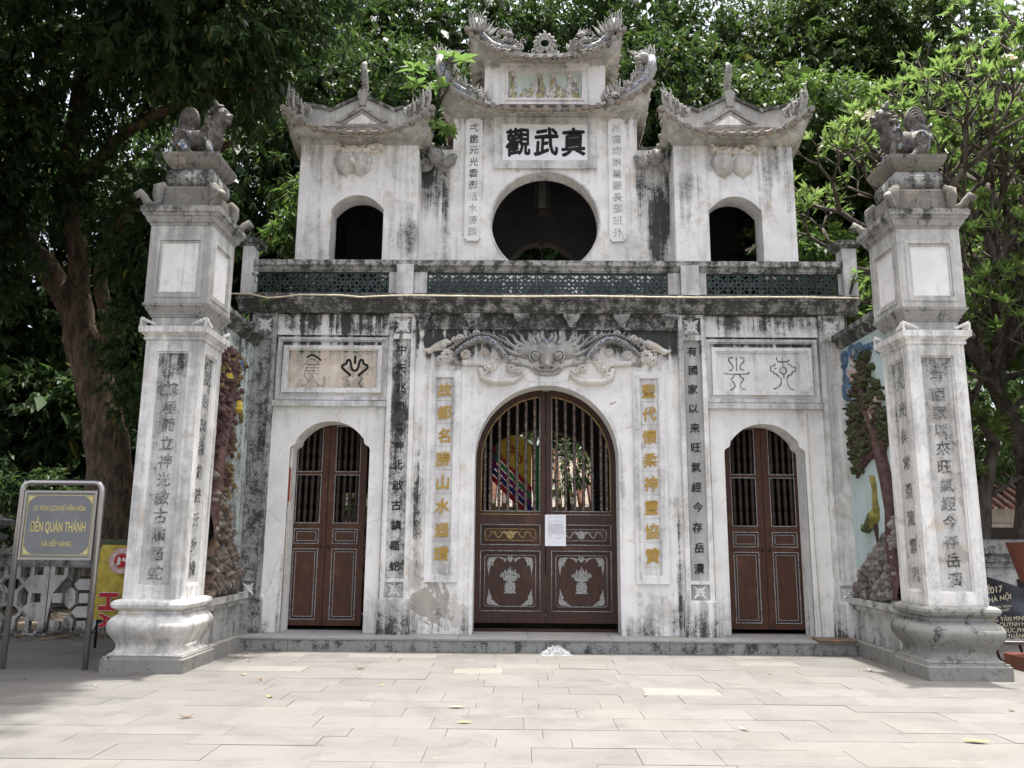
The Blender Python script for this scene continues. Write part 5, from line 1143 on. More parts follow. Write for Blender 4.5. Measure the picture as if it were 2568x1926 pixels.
LV = [(-4.1, -.9, 'small brown leaf at the foot of the left wing wall'), (-3.9, -1.5, 'small ochre leaf on the sunlit paving right of the left pillar base'), (-3.6, -2.6, 'pale leaf lying just off the corner of the left pillar plinth'), (-3.3, -2.9, 'brown leaf in front of the small door with the red slip'), (-2.9, -3.9, 'ochre leaf in the sun left of the plaza centre'),
      (-5.7, -1.1, 'pale leaf behind the right leg of the metal sign'), (-6.0, -.6, 'brown leaf at the foot of the yellow banner'), (-6.4, -1.3, 'ochre leaf between the legs of the metal sign'), (-4.9, -3.4, 'pale leaf in the shade in front of the left pillar'), (-5.9, -3.0, 'brown leaf in front of the metal sign'),
      (-1.9, -3.2, 'ochre leaf in front of the left pilaster, out on the plaza'), (.9, -3.6, 'pale leaf out in front of the right door leaf of the great door'), (2.6, -2.2, 'brown leaf in front of the right gold couplet'), (3.8, -1.9, 'ochre leaf of the pair beside the right pillar plinth'), (3.95, -1.85, 'pale leaf of the pair beside the right pillar plinth'),
      (-7.2, .5, 'brown leaf under the pierced wall behind the sign'), (-6.8, .6, 'ochre leaf under the pierced wall left of the yellow banner'), (1.5, -5.1, 'pale leaf in the right foreground of the plaza'), (4.3, -4.2, 'brown leaf in front of the right pillar'), (-6.9, -.2, 'ochre leaf behind the left leg of the metal sign'), (-5.5, .3, 'pale leaf behind the left pillar')]
for i, (x, y, lb) in enumerate(LV):
    k = 0 if 'brown' in lb else 1 if 'ochre' in lb else 2
    fallen(x, y, R.uniform(.07, .12), LMt[k], R.uniform(0, 6), lb, 'small dry leaves scattered on the paving', bend=R.uniform(.2, .8))
gm = NG('clear_plastic_film'); p = gm.n('ShaderNodeBsdfPrincipled'); p.inputs['Base Color'].default_value = (.75, .78, .80, 1); p.inputs['Roughness'].default_value = .15; p.inputs['Alpha'].default_value = .22; p.inputs['Specular IOR Level'].default_value = 1.0
gm.t.links.new(p.outputs[0], gm.o.inputs[0]); M_film = gm.mat
nx, ny = 26, 20; V = []
for j in range(ny):
    for i in range(nx):
        u, v_ = i/(nx-1)*2-1, j/(ny-1)*2-1; r_ = math.hypot(u, v_)
        V.append((.22*u*(1-.12*R.random()), .13*v_, max(.004, .11*max(0, 1-r_)**.7*(.25+1.3*R.random())+.012*R.random())))
b = MB(); b.add(V, [(j*nx+i, j*nx+i+1, (j+1)*nx+i+1, (j+1)*nx+i) for j in range(ny-1) for i in range(nx-1)], 0, False)
o = b.build('plastic_bag', M_film, None, T(.10, -.70, .001, .1)); tag(o, 'crumpled clear plastic bag lying against the step before the great door', 'bag')
M_plank = wood('rough_plank', (.16, .10, .06), (4, 30, 30))
rp = thing('wooden_ramp', 'small wooden plank ramp lying on the right end of the step', 'ramp', (4.1, -.45, .18))
for i in range(3):
    b = MB(); b.bbox(3.78+.02*i, 4.32+.02*i, -.60+.14*i, -.47+.14*i, .188, .212, .004); b.build('plank', M_plank, rp)
b = MB(); b.box(3.85, 3.90, -.58, -.22, .186, .1875); b.build('batten', M_plank, rp)

# notice, red slip, cable, cameras, pipe, plants on the gate
M_paper = plain('white_paper', (.82, .83, .87), .6, var=.02); M_ink = plain('printed_ink', (.30, .30, .34), .8)
nt_ = thing('paper_notice', 'white printed paper notice stuck on the great door', 'notice', (.15, YD-.008, 1.46))
b = MB(); b.box(-.012, .312, YD-.012, YD-.009, 1.465, 1.945); b.build('sheet', M_paper, nt_)
b = MB()
rows = [(1.905, .05, .11), (1.905, .16, .27), (1.855, .12, .2), (1.838, .05, .29)]+[(1.80-.0135*k, .05, .27+.02*((k*7) % 3)/2) for k in range(12)]+[(1.62, .05, .09), (1.60, .05, .10), (1.585, .18, .27)]
for z, u0, u1 in rows:
    x = u0
    while x < u1: L = R.uniform(.008, .022); b.box(-.012+x, -.012+x+L, YD-.0135, YD-.0122, z, z+.005); x += L+.005
b.tube([(.205+.03*math.cos(a), YD-.0128, 1.605+.03*math.sin(a)) for a in np.linspace(0, 6.28, 17)], .002, 4); b.build('printed_lines', M_ink, nt_)
M_red = plain('red_paper', (.42, .05, .025), .7)
b = MB(); b.box(-3.955, -3.935, .01, .16, 2.10, 2.62); o = b.build('red_prayer_slip', M_red); tag(o, 'narrow red paper slip pasted on the jamb of the small door', 'paper slip')
M_cable = plain('cream_cable', (.62, .56, .42), .6)
def cable(pts, r, label, m_=M_cable): b = MB(); b.tube(pts, r, 6); o = b.build('electric_cable', m_); tag(o, label, 'cable'); return o
pts = [(-4.95, -.31, 5.285), (-4.62, -.32, 5.28), (-4.35, -.32, 5.215), (-4.1, -.32, 5.235), (-3.85, -.32, 5.27), (-3.2, -.32, 5.262), (-2.9, -.32, 5.235), (-2.4, -.32, 5.262)]+[(x, -.318, 5.262+.006*math.sin(x*2.1)) for x in np.linspace(-2, 4.8, 18)]
cable(pts, .014, 'cream electric cable sagging along the black cornice of the gate')
cable([(-3.90, -.015, 3.0), (-3.90, -.02, 1.6), (-3.905, -.02, .9), (-3.94, -.03, .19)], .007, 'thin pale cable running down the jamb of the door with the red slip')
cable([(3.99, -.055, 3.5), (3.99, -.055, 2.4), (4.0, -.055, 1.2), (4.02, -.06, .19)], .006, 'thin pale cable running down beside the door under the white plaque')
M_cam = plain('camera_grey_metal', (.42, .42, .42), .35, metal=.4, var=.05)
def cctv(x, y, z, d, label):
    t = thing('security_camera', label, 'camera', (x, y, z), 'security cameras on the left side of the gate')
    b = MB(); b.tube([(x, y, z), (x+d[0]*.16, y+d[1]*.16, z+d[2]*.16)], .034, 12); b.build('housing', M_cam, t)
    b = MB(); b.tube([(x+d[0]*.155, y+d[1]*.155, z+d[2]*.155), (x+d[0]*.175, y+d[1]*.175, z+d[2]*.175)], [.036, .034], 12); b.build('lens_hood', M_black, t)
    b = MB(); b.tube([(x+d[0]*.06, y+d[1]*.06, z-.03), (x+.01, y+.05, z-.10), (x+.02, y+.10, z-.12)], .012, 6); b.build('mount', M_cam, t)
cctv(-4.60, -.28, 5.62, (.75, -.55, -.35), 'grey security camera on the end post of the balustrade')
cctv(-4.66, -.26, 4.83, (.8, -.5, -.3), 'grey security camera under the cornice above the ochre relief')

# litter of small leaves blown against the garden wall
b = MB(); Rl = random.Random(77)
for i in range(420):
    x, y = Rl.uniform(-9.5, -5.4), .93-abs(Rl.gauss(0, .32)); a, L_, z = Rl.uniform(0, 6.28), Rl.uniform(.03, .075), .004+.012*Rl.random(); c, s_ = math.cos(a)*L_, math.sin(a)*L_
    b.add([(x-c, y-s_, z), (x+s_*.35, y-c*.35, z+.008), (x+c, y+s_, z+.012*Rl.random()), (x-s_*.35, y+c*.35, z+.008)], [(0, 1, 2, 3)], i % 2)
o = b.build('leaf_litter', [LMt[0], LMt[2]]); tag(o, kind='stuff')
# ---------------------------------------------------------------- sign, banners, flag, lantern, lectern, bench, fences
M_steel = plain('brushed_stainless_steel', (.52, .50, .48), .28, metal=.9, var=.05, scale=30)
M_signb = plain('grey_sign_board', (.20, .205, .215), .35, var=.05, scale=3, spec=.5)
M_signy = plain('pale_gold_lettering', (.66, .58, .24), .5, var=.05)
sg = thing('heritage_sign', 'grey sign board with yellow lettering in a stainless steel tube frame', 'sign', (-6.08, -2.33, 0))
YS = -2.33; X0, X1 = -6.575, -5.585
b = MB(); pts = [(X0, YS, 0), (X0, YS, 2.12)]+[(X0+.10-.10*math.cos(a), YS, 2.12+.10*math.sin(a)) for a in np.linspace(.3, math.pi/2, 5)]+[(X1-.10+.10*math.sin(a), YS, 2.12+.10*math.cos(a)) for a in np.linspace(0, math.pi/2, 6)]+[(X1, YS, 0)]
b.tube(pts, .036, 12); b.build('tube_frame', M_steel, sg)
b = MB(); b.box(X0+.05, X1-.05, YS-.02, YS+.02, 1.30, 2.10); bd = b.build('board', M_signb, sg)
b = MB(); b.rectframe(X0+.045, X1-.045, 1.28, 2.12, .028, YS-.032, YS+.03); b.build('board_rim', M_steel, sg)
b = MB(); b.rectframe(X0+.085, X1-.085, 1.335, 2.065, .007, YS-.024, YS-.0205); b.build('border_line', M_signy, bd)
for qx in (0, 1):
    for qz in (0, 1):
        b = MB(); x = (X0+.10, X1-.10)[qx]; z = (1.35, 2.05)[qz]; dx, dz = (1, -1)[qx], (1, -1)[qz]
        b.poly([[(x, z), (x+dx*.09, z), (x+dx*.075, z+dz*.015), (x+dx*.055, z+dz*.015), (x+dx*.045, z+dz*.035), (x+dx*.035, z+dz*.045), (x+dx*.015, z+dz*.055), (x+dx*.015, z+dz*.075), (x, z+dz*.09)]], YS-.0255, YS-.0205); b.build('corner_ornament', M_signy, bd)
def fitline(txt, x, y, z, s, wd):
    me = glyph(txt, .022, .01, 0); co = np.empty(len(me.vertices)*3, np.float32); me.vertices.foreach_get('co', co); wx = np.ptp(co.reshape(-1, 3)[:, 0])
    return put_char(txt, x, y, z, s, M_signy, bd, 0, .022, 'lettering', wd/(wx*s), 0, .01)
def textline(txt, x, y, z, s, m_, par, off=0., sx=1.0, rz=0, shear=0, name='lettering', depth=.01): return put_char(txt, x, y, z, s, m_, par, rz, off, name, sx, shear, depth)
fitline('DI TÍCH LỊCH SỬ VĂN HÓA', -6.08, YS-.024, 1.905, .080, .64)
fitline('ĐỀN QUÁN THÁNH', -6.08, YS-.024, 1.70, .17, .68)
fitline('ĐÃ XẾP HẠNG', -6.08, YS-.024, 1.48, .082, .37)

def cloth_sheet(name, P00, P10, P01, P11, nx_, ny_, wob, m_, par, amp=.02, colour=None):
    V = []; P00, P10, P01, P11 = map(np.array, (P00, P10, P01, P11))
    for j in range(ny_+1):
        for i in range(nx_+1):
            u, v_ = i/nx_, j/ny_; p = (P00*(1-u)+P10*u)*(1-v_)+(P01*(1-u)+P11*u)*v_
            V.append((p[0], p[1]+amp*math.sin(u*wob+v_*2.1)+amp*.6*math.sin(v_*7+u*3), p[2]))
    b = MB(); b.add(V, [(j*(nx_+1)+i, j*(nx_+1)+i+1, (j+1)*(nx_+1)+i+1, (j+1)*(nx_+1)+i) for j in range(ny_) for i in range(nx_)], 0, True); return b.build(name, m_, par)
M_ban = plain('yellow_vinyl', (.56, .42, .05), .45, var=.18, scale=6); M_banr = plain('red_print', (.50, .025, .03), .5, var=.05); M_banw = plain('white_print', (.80, .78, .72), .6, var=.03)
yb = thing('yellow_banner', 'torn yellow advertising banner with red print leaning behind the left pillar', 'banner', (-6.3, -.55, 0))
cloth_sheet('vinyl_sheet', (-6.50, -.62, .42), (-5.7, -.62, .36), (-6.46, -.50, 1.44), (-5.7, -.50, 1.44), 22, 22, 9, M_ban, yb, .018)
b = MB(); 
for xx in (-6.45, -5.85): b.tube([(xx, -.42, 0), (xx+.02, -.44, 1.4)], .02, 6)
b.tube([(-6.6, -.42, .02), (-6.40, -.44, .40)], .012, 5); b.build('stand', M_black, yb)
b = MB(); b.box(-6.55, -5.7, -.47, -.41, 1.445, 1.52); b.build('top_bar', plain('mossy_wood', (.10, .11, .07), .9), yb)
def emblem(par, cx, cz, y):
    b = MB(); cir = lambda r, n=32: [(cx+r*math.cos(a), cz+r*math.sin(a)) for a in np.linspace(0, 2*math.pi, n+1)[:-1]]
    b.poly([cir(.185)], y-.002, y); b.build('emblem_disc', M_banw, par)
    b = MB(); b.poly([cir(.178), cir(.170)], y-.006, y-.0025); b.poly([cir(.115), cir(.105)], y-.006, y-.0025); b.poly([cir(.098)], y-.006, y-.0025); b.build('emblem_rings', M_banr, par)
    b = MB(); b.poly([[(cx-.05, cz+.06), (cx-.01, cz+.03), (cx-.02, cz-.05), (cx-.07, cz-.07), (cx-.06, cz)]], y-.010, y-.0065); b.poly([[(cx+.02, cz+.05), (cx+.08, cz+.02), (cx+.06, cz-.01), (cx+.0, cz-.0)]], y-.010, y-.0065); b.build('emblem_mark', M_banw, par)
    for i, ch in enumerate('JOINT STOCK COMPANY • JOINT STOCK COMPANY •'):
        if ch == ' ': continue
        a = math.pi*1.05-i*2*math.pi/42
        me = CH.get(('c', ch)) or glyph(ch, 0, .01, 0).copy(); me.materials.clear(); me.materials.append(M_banr); CH[('c', ch)] = me
        inst('lettering', me, Matrix.Translation((cx+.142*math.cos(a), y-.004, cz+.142*math.sin(a))) @ Matrix.Rotation(-(a-math.pi/2), 4, 'Y') @ Matrix.Diagonal((.038, .02, .038, 1)), par)
emblem(yb, -6.08, 1.22, -.625)
for ch, z, s in (('H', .66, .34), ('A', .40, .26)):
    me = glyph(ch, .055, .01, 0).copy(); me.materials.clear(); me.materials.append(M_banw); inst('lettering', me, Matrix.Translation((-6.20, -.660, z)) @ Matrix.Rotation(math.pi/2, 4, 'Y') @ Matrix.Diagonal((s*1.1, .05, s*1.1, 1)), yb)
    me = glyph(ch, .030, .01, 0).copy(); me.materials.clear(); me.materials.append(M_banr); inst('lettering', me, Matrix.Translation((-6.20, -.668, z)) @ Matrix.Rotation(math.pi/2, 4, 'Y') @ Matrix.Diagonal((s*1.1, .05, s*1.1, 1)), yb)
for i, ch in enumerate('number'):
    me = glyph(ch, 0, .01, 0).copy(); me.materials.clear(); me.materials.append(M_banr); inst('lettering', me, Matrix.Translation((-6.42, -.655, 1.40-.055*i)) @ Matrix.Rotation(math.pi/2, 4, 'Y') @ Matrix.Diagonal((.09, .05, .09, 1)), yb)

M_nav = plain('black_blue_vinyl', (.016, .018, .030), .4, var=.1, scale=5, spec=.5)
kb = thing('black_banner', 'crumpled black concert banner with cream lettering behind the right pillar', 'banner', (6.6, -.6, 0))
b = MB(); 
V = []; n_ = 16
for j in range(n_+1):
    for i in range(n_+1):
        u, v_ = i/n_, j/n_; x = 5.75+1.35*u; zt_ = 1.12-.42*max(0, u-.30) if u > .30 else 1.12; z = .27+(zt_-.27)*v_
        V.append((x, -.62+.10*v_+.02*math.sin(u*14+v_*4)+.015*math.sin(v_*11), z))
b.add(V, [(j*(n_+1)+i, j*(n_+1)+i+1, (j+1)*(n_+1)+i+1, (j+1)*(n_+1)+i) for j in range(n_) for i in range(n_)], 0, True); b.build('vinyl_sheet', M_nav, kb)
M_cream = plain('cream_print', (.62, .58, .42), .6, var=.05)
for t_, x, z, s_, sx_, sh in (('09h00', 6.15, .98, .08, .9, -.25), ('07.2017', 6.22, .91, .13, .9, .12), ('TẠI HÀ NỘI', 6.26, .79, .10, .95, .18), ('CHƯƠNG TRÌNH', 6.32, .69, .045, 1, .1), ('NGHỆ THUẬT', 6.32, .64, .045, 1, .1), ('NG. YẢN MINH', 6.42, .54, .085, .9, .05), ('NH. QUỲNH HƯ', 6.42, .46, .085, .9, .05), ('NG. ĐỨC PHÚ', 6.42, .385, .085, .9, .05), ('YÊN THẮNG', 6.42, .31, .085, .9, .05)):
    put_char(t_, x, -.66+.10*(z-.27)/.85, z, s_, M_cream, kb, 0, .006, 'lettering', sx_, sh, .01)
bn = thing('bench', 'low grey bench standing in front of the black banner', 'bench', (6.6, -.85, 0))
b = MB(); b.bbox(5.95, 7.4, -1.0, -.72, .225, .27); b.build('seat', M_steel, bn)
for x in (6.12, 6.45, 7.2):
    b = MB(); b.tube([(x, -.86, 0), (x-.05, -.86, .225)], .02, 6); b.build('leg', plain('dark_red_metal', (.10, .03, .025), .6), bn)
M_lect = plain('terracotta_painted_wood', (.17, .055, .035), .5, var=.12, scale=3)
lc = thing('lectern', 'dark red box stand with sloping sides cut by the right edge of the picture', 'stand', (6.35, -1.9, 0))
b = MB(); x = 6.42; yl_ = -1.9
b.add([(x-.36, yl_-.3, 1.08), (x+.30, yl_-.3, 1.08), (x+.30, yl_+.3, 1.08), (x-.36, yl_+.3, 1.08), (x-.46, yl_-.38, 1.58), (x+.40, yl_-.38, 1.50), (x+.40, yl_+.38, 1.50), (x-.46, yl_+.38, 1.58)], [(0, 3, 2, 1), (4, 5, 6, 7), (0, 1, 5, 4), (1, 2, 6, 5), (2, 3, 7, 6), (3, 0, 4, 7)]); b.build('box', M_lect, lc)
b = MB(); b.box(x-.30, x+.25, yl_-.25, yl_+.25, 1.03, 1.079); b.build('underframe', M_black, lc)
b = MB(); b.square([(.36, .16), (1.03, .16)], x, yl_); b.build('post', M_lect, lc)
b = MB(); b.bbox(x-.36, x+.36, yl_-.36, yl_+.36, .181, .36, .01); b.build('upper_base', M_lect, lc)
b = MB(); b.bbox(x-.55, x+.55, yl_-.5, yl_+.5, .002, .18, .01); b.build('lower_base', M_lect, lc)

# flag hanging inside the great arch
fl = thing('festival_flag', 'square yellow festival flag with red, green, purple and blue borders hanging behind the great door', 'flag', (-.55, 1.2, 2.6))
def FP(zx, zy, dy=0):
    x = (1220+zx/4.147-1295.5)*.00669-.42; z = 1.6+(1346-(900+zy/4.147))*.00669
    return (x, 1.2+.03*math.sin(x*26)+dy, z)
FM = {k: plain('flag_'+k, c, .8, var=.10, scale=8) for k, c in dict(yellow=(.50, .34, .05), red=(.30, .02, .03), green=(.04, .20, .07), purple=(.19, .03, .14), blue=(.02, .03, .14)).items()}
def band(P, Q, R_, S__, key, n_=14):                  # quad between the lines P-Q (upper) and S-R (lower)
    V = []
    for j in range(2):
        for i in range(n_+1):
            t = i/n_; a, c = (P, Q) if j == 0 else (S__, R_); V.append(FP(a[0]+(c[0]-a[0])*t, a[1]+(c[1]-a[1])*t))
    b = MB(); b.add(V, [(i, i+1, n_+2+i, n_+1+i) for i in range(n_)], 0, True); return b.build('flag_field' if key == 'yellow' else 'flag_border', FM[key], fl)
band((125, 850), (440, 930), (440, 1350), (120, 1020), 'yellow'); band((125, 850), (300, 790), (445, 935), (441, 930), 'yellow')
prev = [(60, 960), (440, 1350)]
ks = ['red', 'green', 'purple', 'blue', 'red']
for i, k in enumerate(ks):
    d0, d1 = i*68, (i+1)*68; band((30-8*i, 905+d0), (445, 1345+d0), (445, 1345+d1), (30-8*i, 905+d1), k)
for i, k in enumerate(['red', 'green', 'purple', 'blue', 'red']):
    d0, d1 = i*38, (i+1)*38; band((445+d0, 920-d0*.1), (445+d1, 925-d1*.1), (445+d1, 1350+d1*6), (445+d0, 1350+d0*6), k, 6)
for i, k in enumerate(['red', 'green', 'purple', 'blue']):
    d0, d1 = i*34, (i+1)*34; band((300+d0*1.2, 795-d0*.25), (445, 935-d0*1.1), (445+0, 936-d0*1.1+2), (300+d0*1.2, 797-d0*.25), k, 6) if False else None
for i, k in enumerate(['red', 'green', 'purple', 'blue', 'red']): band((85-22*i, 900+16*i), (125-22*i, 865+16*i), (120-22*i, 1030+60*i), (85-22*i, 1000+60*i), k, 3)
b = MB(); b.tube([(-1.35, 1.25, 3.05), (.35, 1.22, 2.95)], .012, 6); b.build('cord', M_black, fl)
b = MB(); c_ = FP(310, 1060); b.tube([(c_[0]+.05*math.cos(a), c_[1]-.04, c_[2]+.07*math.sin(a)) for a in np.linspace(0, 6.0, 10)], .014, 5); c_ = FP(245, 960); b.tube([(c_[0]+.03*math.cos(a*1.7), c_[1]-.04, c_[2]+.06*math.sin(a)) for a in np.linspace(0, 6.0, 8)], .012, 5); b.build('flag_emblem', FM['red'], fl)
# lantern in the upper room
ln = thing('hanging_lantern', 'dark hexagonal lantern hanging in the round upper opening', 'lantern', (-.02, 1.9, 8.49))
M_dk = plain('dark_lantern_wood', (.03, .022, .02), .6); M_dg = plain('dusty_lantern_glass', (.09, .09, .085), .4)
b = MB(); b.lathe([(0, .01), (.25, .01)], -.02, 1.9, 8.24, 6); b.lathe([(0, .16), (.03, .20), (.08, .26), (.10, .10)], -.02, 1.9, 8.12, 6, 0, False); b.build('canopy', M_dk, ln)
for k in range(6):
    a, c = k*math.pi/3, (k+1)*math.pi/3; P = lambda q, r_: (-.02+r_*math.cos(q), 1.9+r_*math.sin(q))
    b = MB(); p, q = P(a, .15), P(c, .15); b.add([(*p, 7.58), (*q, 7.58), (*q, 8.12), (*p, 8.12)], [(0, 1, 2, 3)]); b.build('lantern_pane', M_dg, ln)
    b = MB(); p = P(a, .158); b.tube([(*p, 7.55), (*p, 8.13)], .012, 5); b.build('lantern_bar', M_dk, ln)
b = MB(); b.lathe([(0, .01), (.04, .12), (.08, .18), (.11, .16)], -.02, 1.9, 7.48, 6, 0, False); b.build('lantern_foot', M_dk, ln)

# pierced garden walls beside the pillars
M_fen = plaster('garden_wall_plaster', base=(.60, .58, .54), grey=.12, mold=.10, ramps=[(.35, .0, .25)])
M_fcap = plaster('garden_wall_coping', base=(.34, .35, .32), grey=.3, mold=.22)
def pierced(x0, x1, y, label, z1=1.08):
    t = thing('pierced_wall', label, 'wall', ((x0+x1)/2, y, 0), 'pierced garden walls')
    b = MB(); cw_, chh = .43, .43; holes = []
    nxx = int((x1-x0-.2)/(cw_/1)); ox = x0+.15
    def ok(l): return all(x0+.05 < a < x1-.05 and .055 < c < z1-.015 for a, c in l)
    for i in range(nxx*2+2):
        for j in range(-1, 3):
            cx = ox+i*cw_/2; cz = .575+j*chh
            if i % 2 == 0:
                l = [(a, min(max(c, .06), z1-.02)) for a, c in [(cx-.075, cz-.075), (cx+.075, cz-.075), (cx+.075, cz+.075), (cx-.075, cz+.075)]]
                if ok(l): holes.append(l)
                cz2 = cz+chh/2; l = [(cx-.18, cz2), (cx-.10, cz2-.085), (cx+.10, cz2-.085), (cx+.18, cz2), (cx+.10, cz2+.085), (cx-.10, cz2+.085)]
                if ok(l): holes.append(l)
            else:
                l = [(cx-.08, cz-.09), (cx, cz-.175), (cx+.08, cz-.09), (cx+.08, cz+.09), (cx, cz+.175), (cx-.08, cz+.09)]
                l = [(a, min(max(c, .06), z1-.02)) for a, c in l]; l = [q for m__, q in enumerate(l) if q not in l[:m__]]
                if max(c for _, c in l)-min(c for _, c in l) > .08 and ok(l): holes.append(l)
    b.poly([[(x0, .03), (x1, .03), (x1, z1), (x0, z1)]]+holes, y, y+.09); b.build('pierced_panel', M_fen, t)
    b = MB(); b.box(x0, x1, y-.06, y+.15, 0, .028); b.build('footing', M_fen, t)
    b = MB(); b.ex([(y-.03, z1+.002), (y-.03, z1+.10), (y-.07, z1+.17), (y-.10, z1+.18), (y+.045, z1+.28), (y+.19, z1+.18), (y+.16, z1+.17), (y+.12, z1+.10), (y+.12, z1+.002)], x0, x1); b.build('coping', M_fcap, t)
    n_ = int((x1-x0)/.125)
    me = MB(); me.tube([(0, -.02, .15), (0, .05, .19), (0, .13, .26)], .035, 6); me = me.mesh('coping_tile', M_tile)
    for i in range(n_): inst('coping_tile', me, T(x0+.06+.125*i, y-.08, z1+.04), t)
    return t
pierced(-13.5, -8.02, 1.0, 'pierced plaster garden wall behind the metal sign, at the far left', 1.08); pierced(-8.0, -5.3, 1.0, 'pierced plaster garden wall between the metal sign and the yellow banner', 1.08)
b = MB(); gp = thing('gate_pier', 'dark stone gate pier with a stepped roof-like cap at the left edge', 'pier', (-9.1, .55, 0))
b = MB(); b.square([(0, .35), (.1, .32), (1.45, .32)], -9.25, .6); b.build('shaft', M_fcap, gp)
b = MB(); b.square([(1.451, .36), (1.50, .44), (1.56, .46), (1.60, .34), (1.66, .36), (1.72, .50), (1.80, .52), (1.84, .40), (1.98, .30), (2.02, .10)], -9.25, .6); b.build('stepped_cap', M_fcap, gp)
rw = thing('garden_wall', 'low plaster garden wall with a moulded coping behind the right pillar', 'wall', (8.5, 1.0, 0))
b = MB(); b.box(5.3, 15, .9, 1.1, 0, 1.18); b.build('wall_body', M_fen, rw); b = MB(); b.ex([(.84, 1.185), (.84, 1.26), (.80, 1.27), (.80, 1.36), (.74, 1.40), (.74, 1.58), (1.26, 1.62), (1.26, 1.185)], 5.3, 15); b.build('coping', M_fcap, rw)
b = MB()
for x in (7.0, 7.6, 8.2): b.box(x-.10, x+.10, .885, .8995, .75, 1.0)
b.build('recess_shade', M_black, rw)  # black plates on the wall face, painting in the shade of recesses

# buildings behind
def hall(name, label, x0, x1, y0, y1, h, hr, wallm, side='y', windows=(), trows=True):
    t = thing(name, label, 'building', ((x0+x1)/2, (y0+y1)/2, 0)); b = MB(); b.box(x0, x1, y0, y1, 0, h); wl = b.build('wall', wallm, t)
    ym = (y0+y1)/2; b = MB(); b.add([(x0-.4, y0-.7, h-.25), (x1+.4, y0-.7, h-.25), (x1+.4, ym, hr), (x0-.4, ym, hr), (x0-.4, y1+.7, h-.25), (x1+.4, y1+.7, h-.25)], [(0, 1, 2, 3), (3, 2, 5, 4), (0, 3, 4), (1, 5, 2)]); rf = b.build('roof', M_tile, t)
    n_ = int((x1-x0+.8)/.24); me = MB(); me.tube([(0, y0-.75, h-.22), (0, ym, hr+.04)], .062, 6); me = me.mesh('tile_row', M_redtile)
    for i in range(min(n_, 110)): inst('tile_row', me, T(x0-.4+.24*i+.1, 0, 0), rf)
    for (a, c, z0, z1) in windows:
        b = MB(); b.rectframe(a, c, z0, z1, .08, y0-.05, y0-.002); w_ = b.build('window', wallm, t); b = MB(); b.box(a+.08, c-.08, y0-.02, y0-.004, z0+.08, z1-.08); b.build('pane', M_dk, w_)
    return t
M_redtile = plaster('red_clay_tile', base=(.20, .085, .055), grey=.05, mold=.14)
M_hall = plaster('hall_wall', base=(.55, .54, .50), grey=.1)
hall('courtyard_hall', 'low courtyard hall with a red tiled roof seen through the great door', -5, 6, 6.2, 9.0, 2.5, 3.7, plaster('brown_brick_screen', base=(.34, .30, .20), grey=.2, cell=9), windows=((.2, .9, 1.3, 2.1),))
hall('tiled_house', 'white house with a red tiled roof behind the frangipani trunk', 9.5, 20, 8, 13, 2.6, 4.0, M_hall, windows=((11.0, 11.9, .9, 2.0),))
hall('garden_shed', 'dark shed with a low tiled roof in the shade behind the metal sign', -18, -9.2, 6, 9, 2.3, 3.6, M_outer_dirty, windows=((-10.9, -10.3, 1.3, 1.9),))
# ---------------------------------------------------------------- foliage
def leafmat(name, dark, light, trans=.35, rough=.48, spec=.26):
    g = NG(name); at = g.n('ShaderNodeAttribute', attribute_name='tone'); sp = g.n('ShaderNodeSeparateColor'); g.put(sp.inputs[0], at.outputs['Color'])
    col = g.mix(sp.outputs[0], dark, light); col = g.mix(g.m('MULTIPLY', g.step(sp.outputs[1], .975, .985), .7), col, (.28, .22, .05))
    p = g.n('ShaderNodeBsdfPrincipled'); g.put(p.inputs['Base Color'], col); p.inputs['Roughness'].default_value = rough; p.inputs['Specular IOR Level'].default_value = spec
    tr = g.n('ShaderNodeBsdfTranslucent'); g.put(tr.inputs[0], g.mix(.5, col, tuple(min(1, c*2.2) for c in light)))
    mx = g.n('ShaderNodeMixShader'); mx.inputs[0].default_value = trans; g.t.links.new(p.outputs[0], mx.inputs[1]); g.t.links.new(tr.outputs[0], mx.inputs[2]); g.t.links.new(mx.outputs[0], g.o.inputs[0]); return g.mat
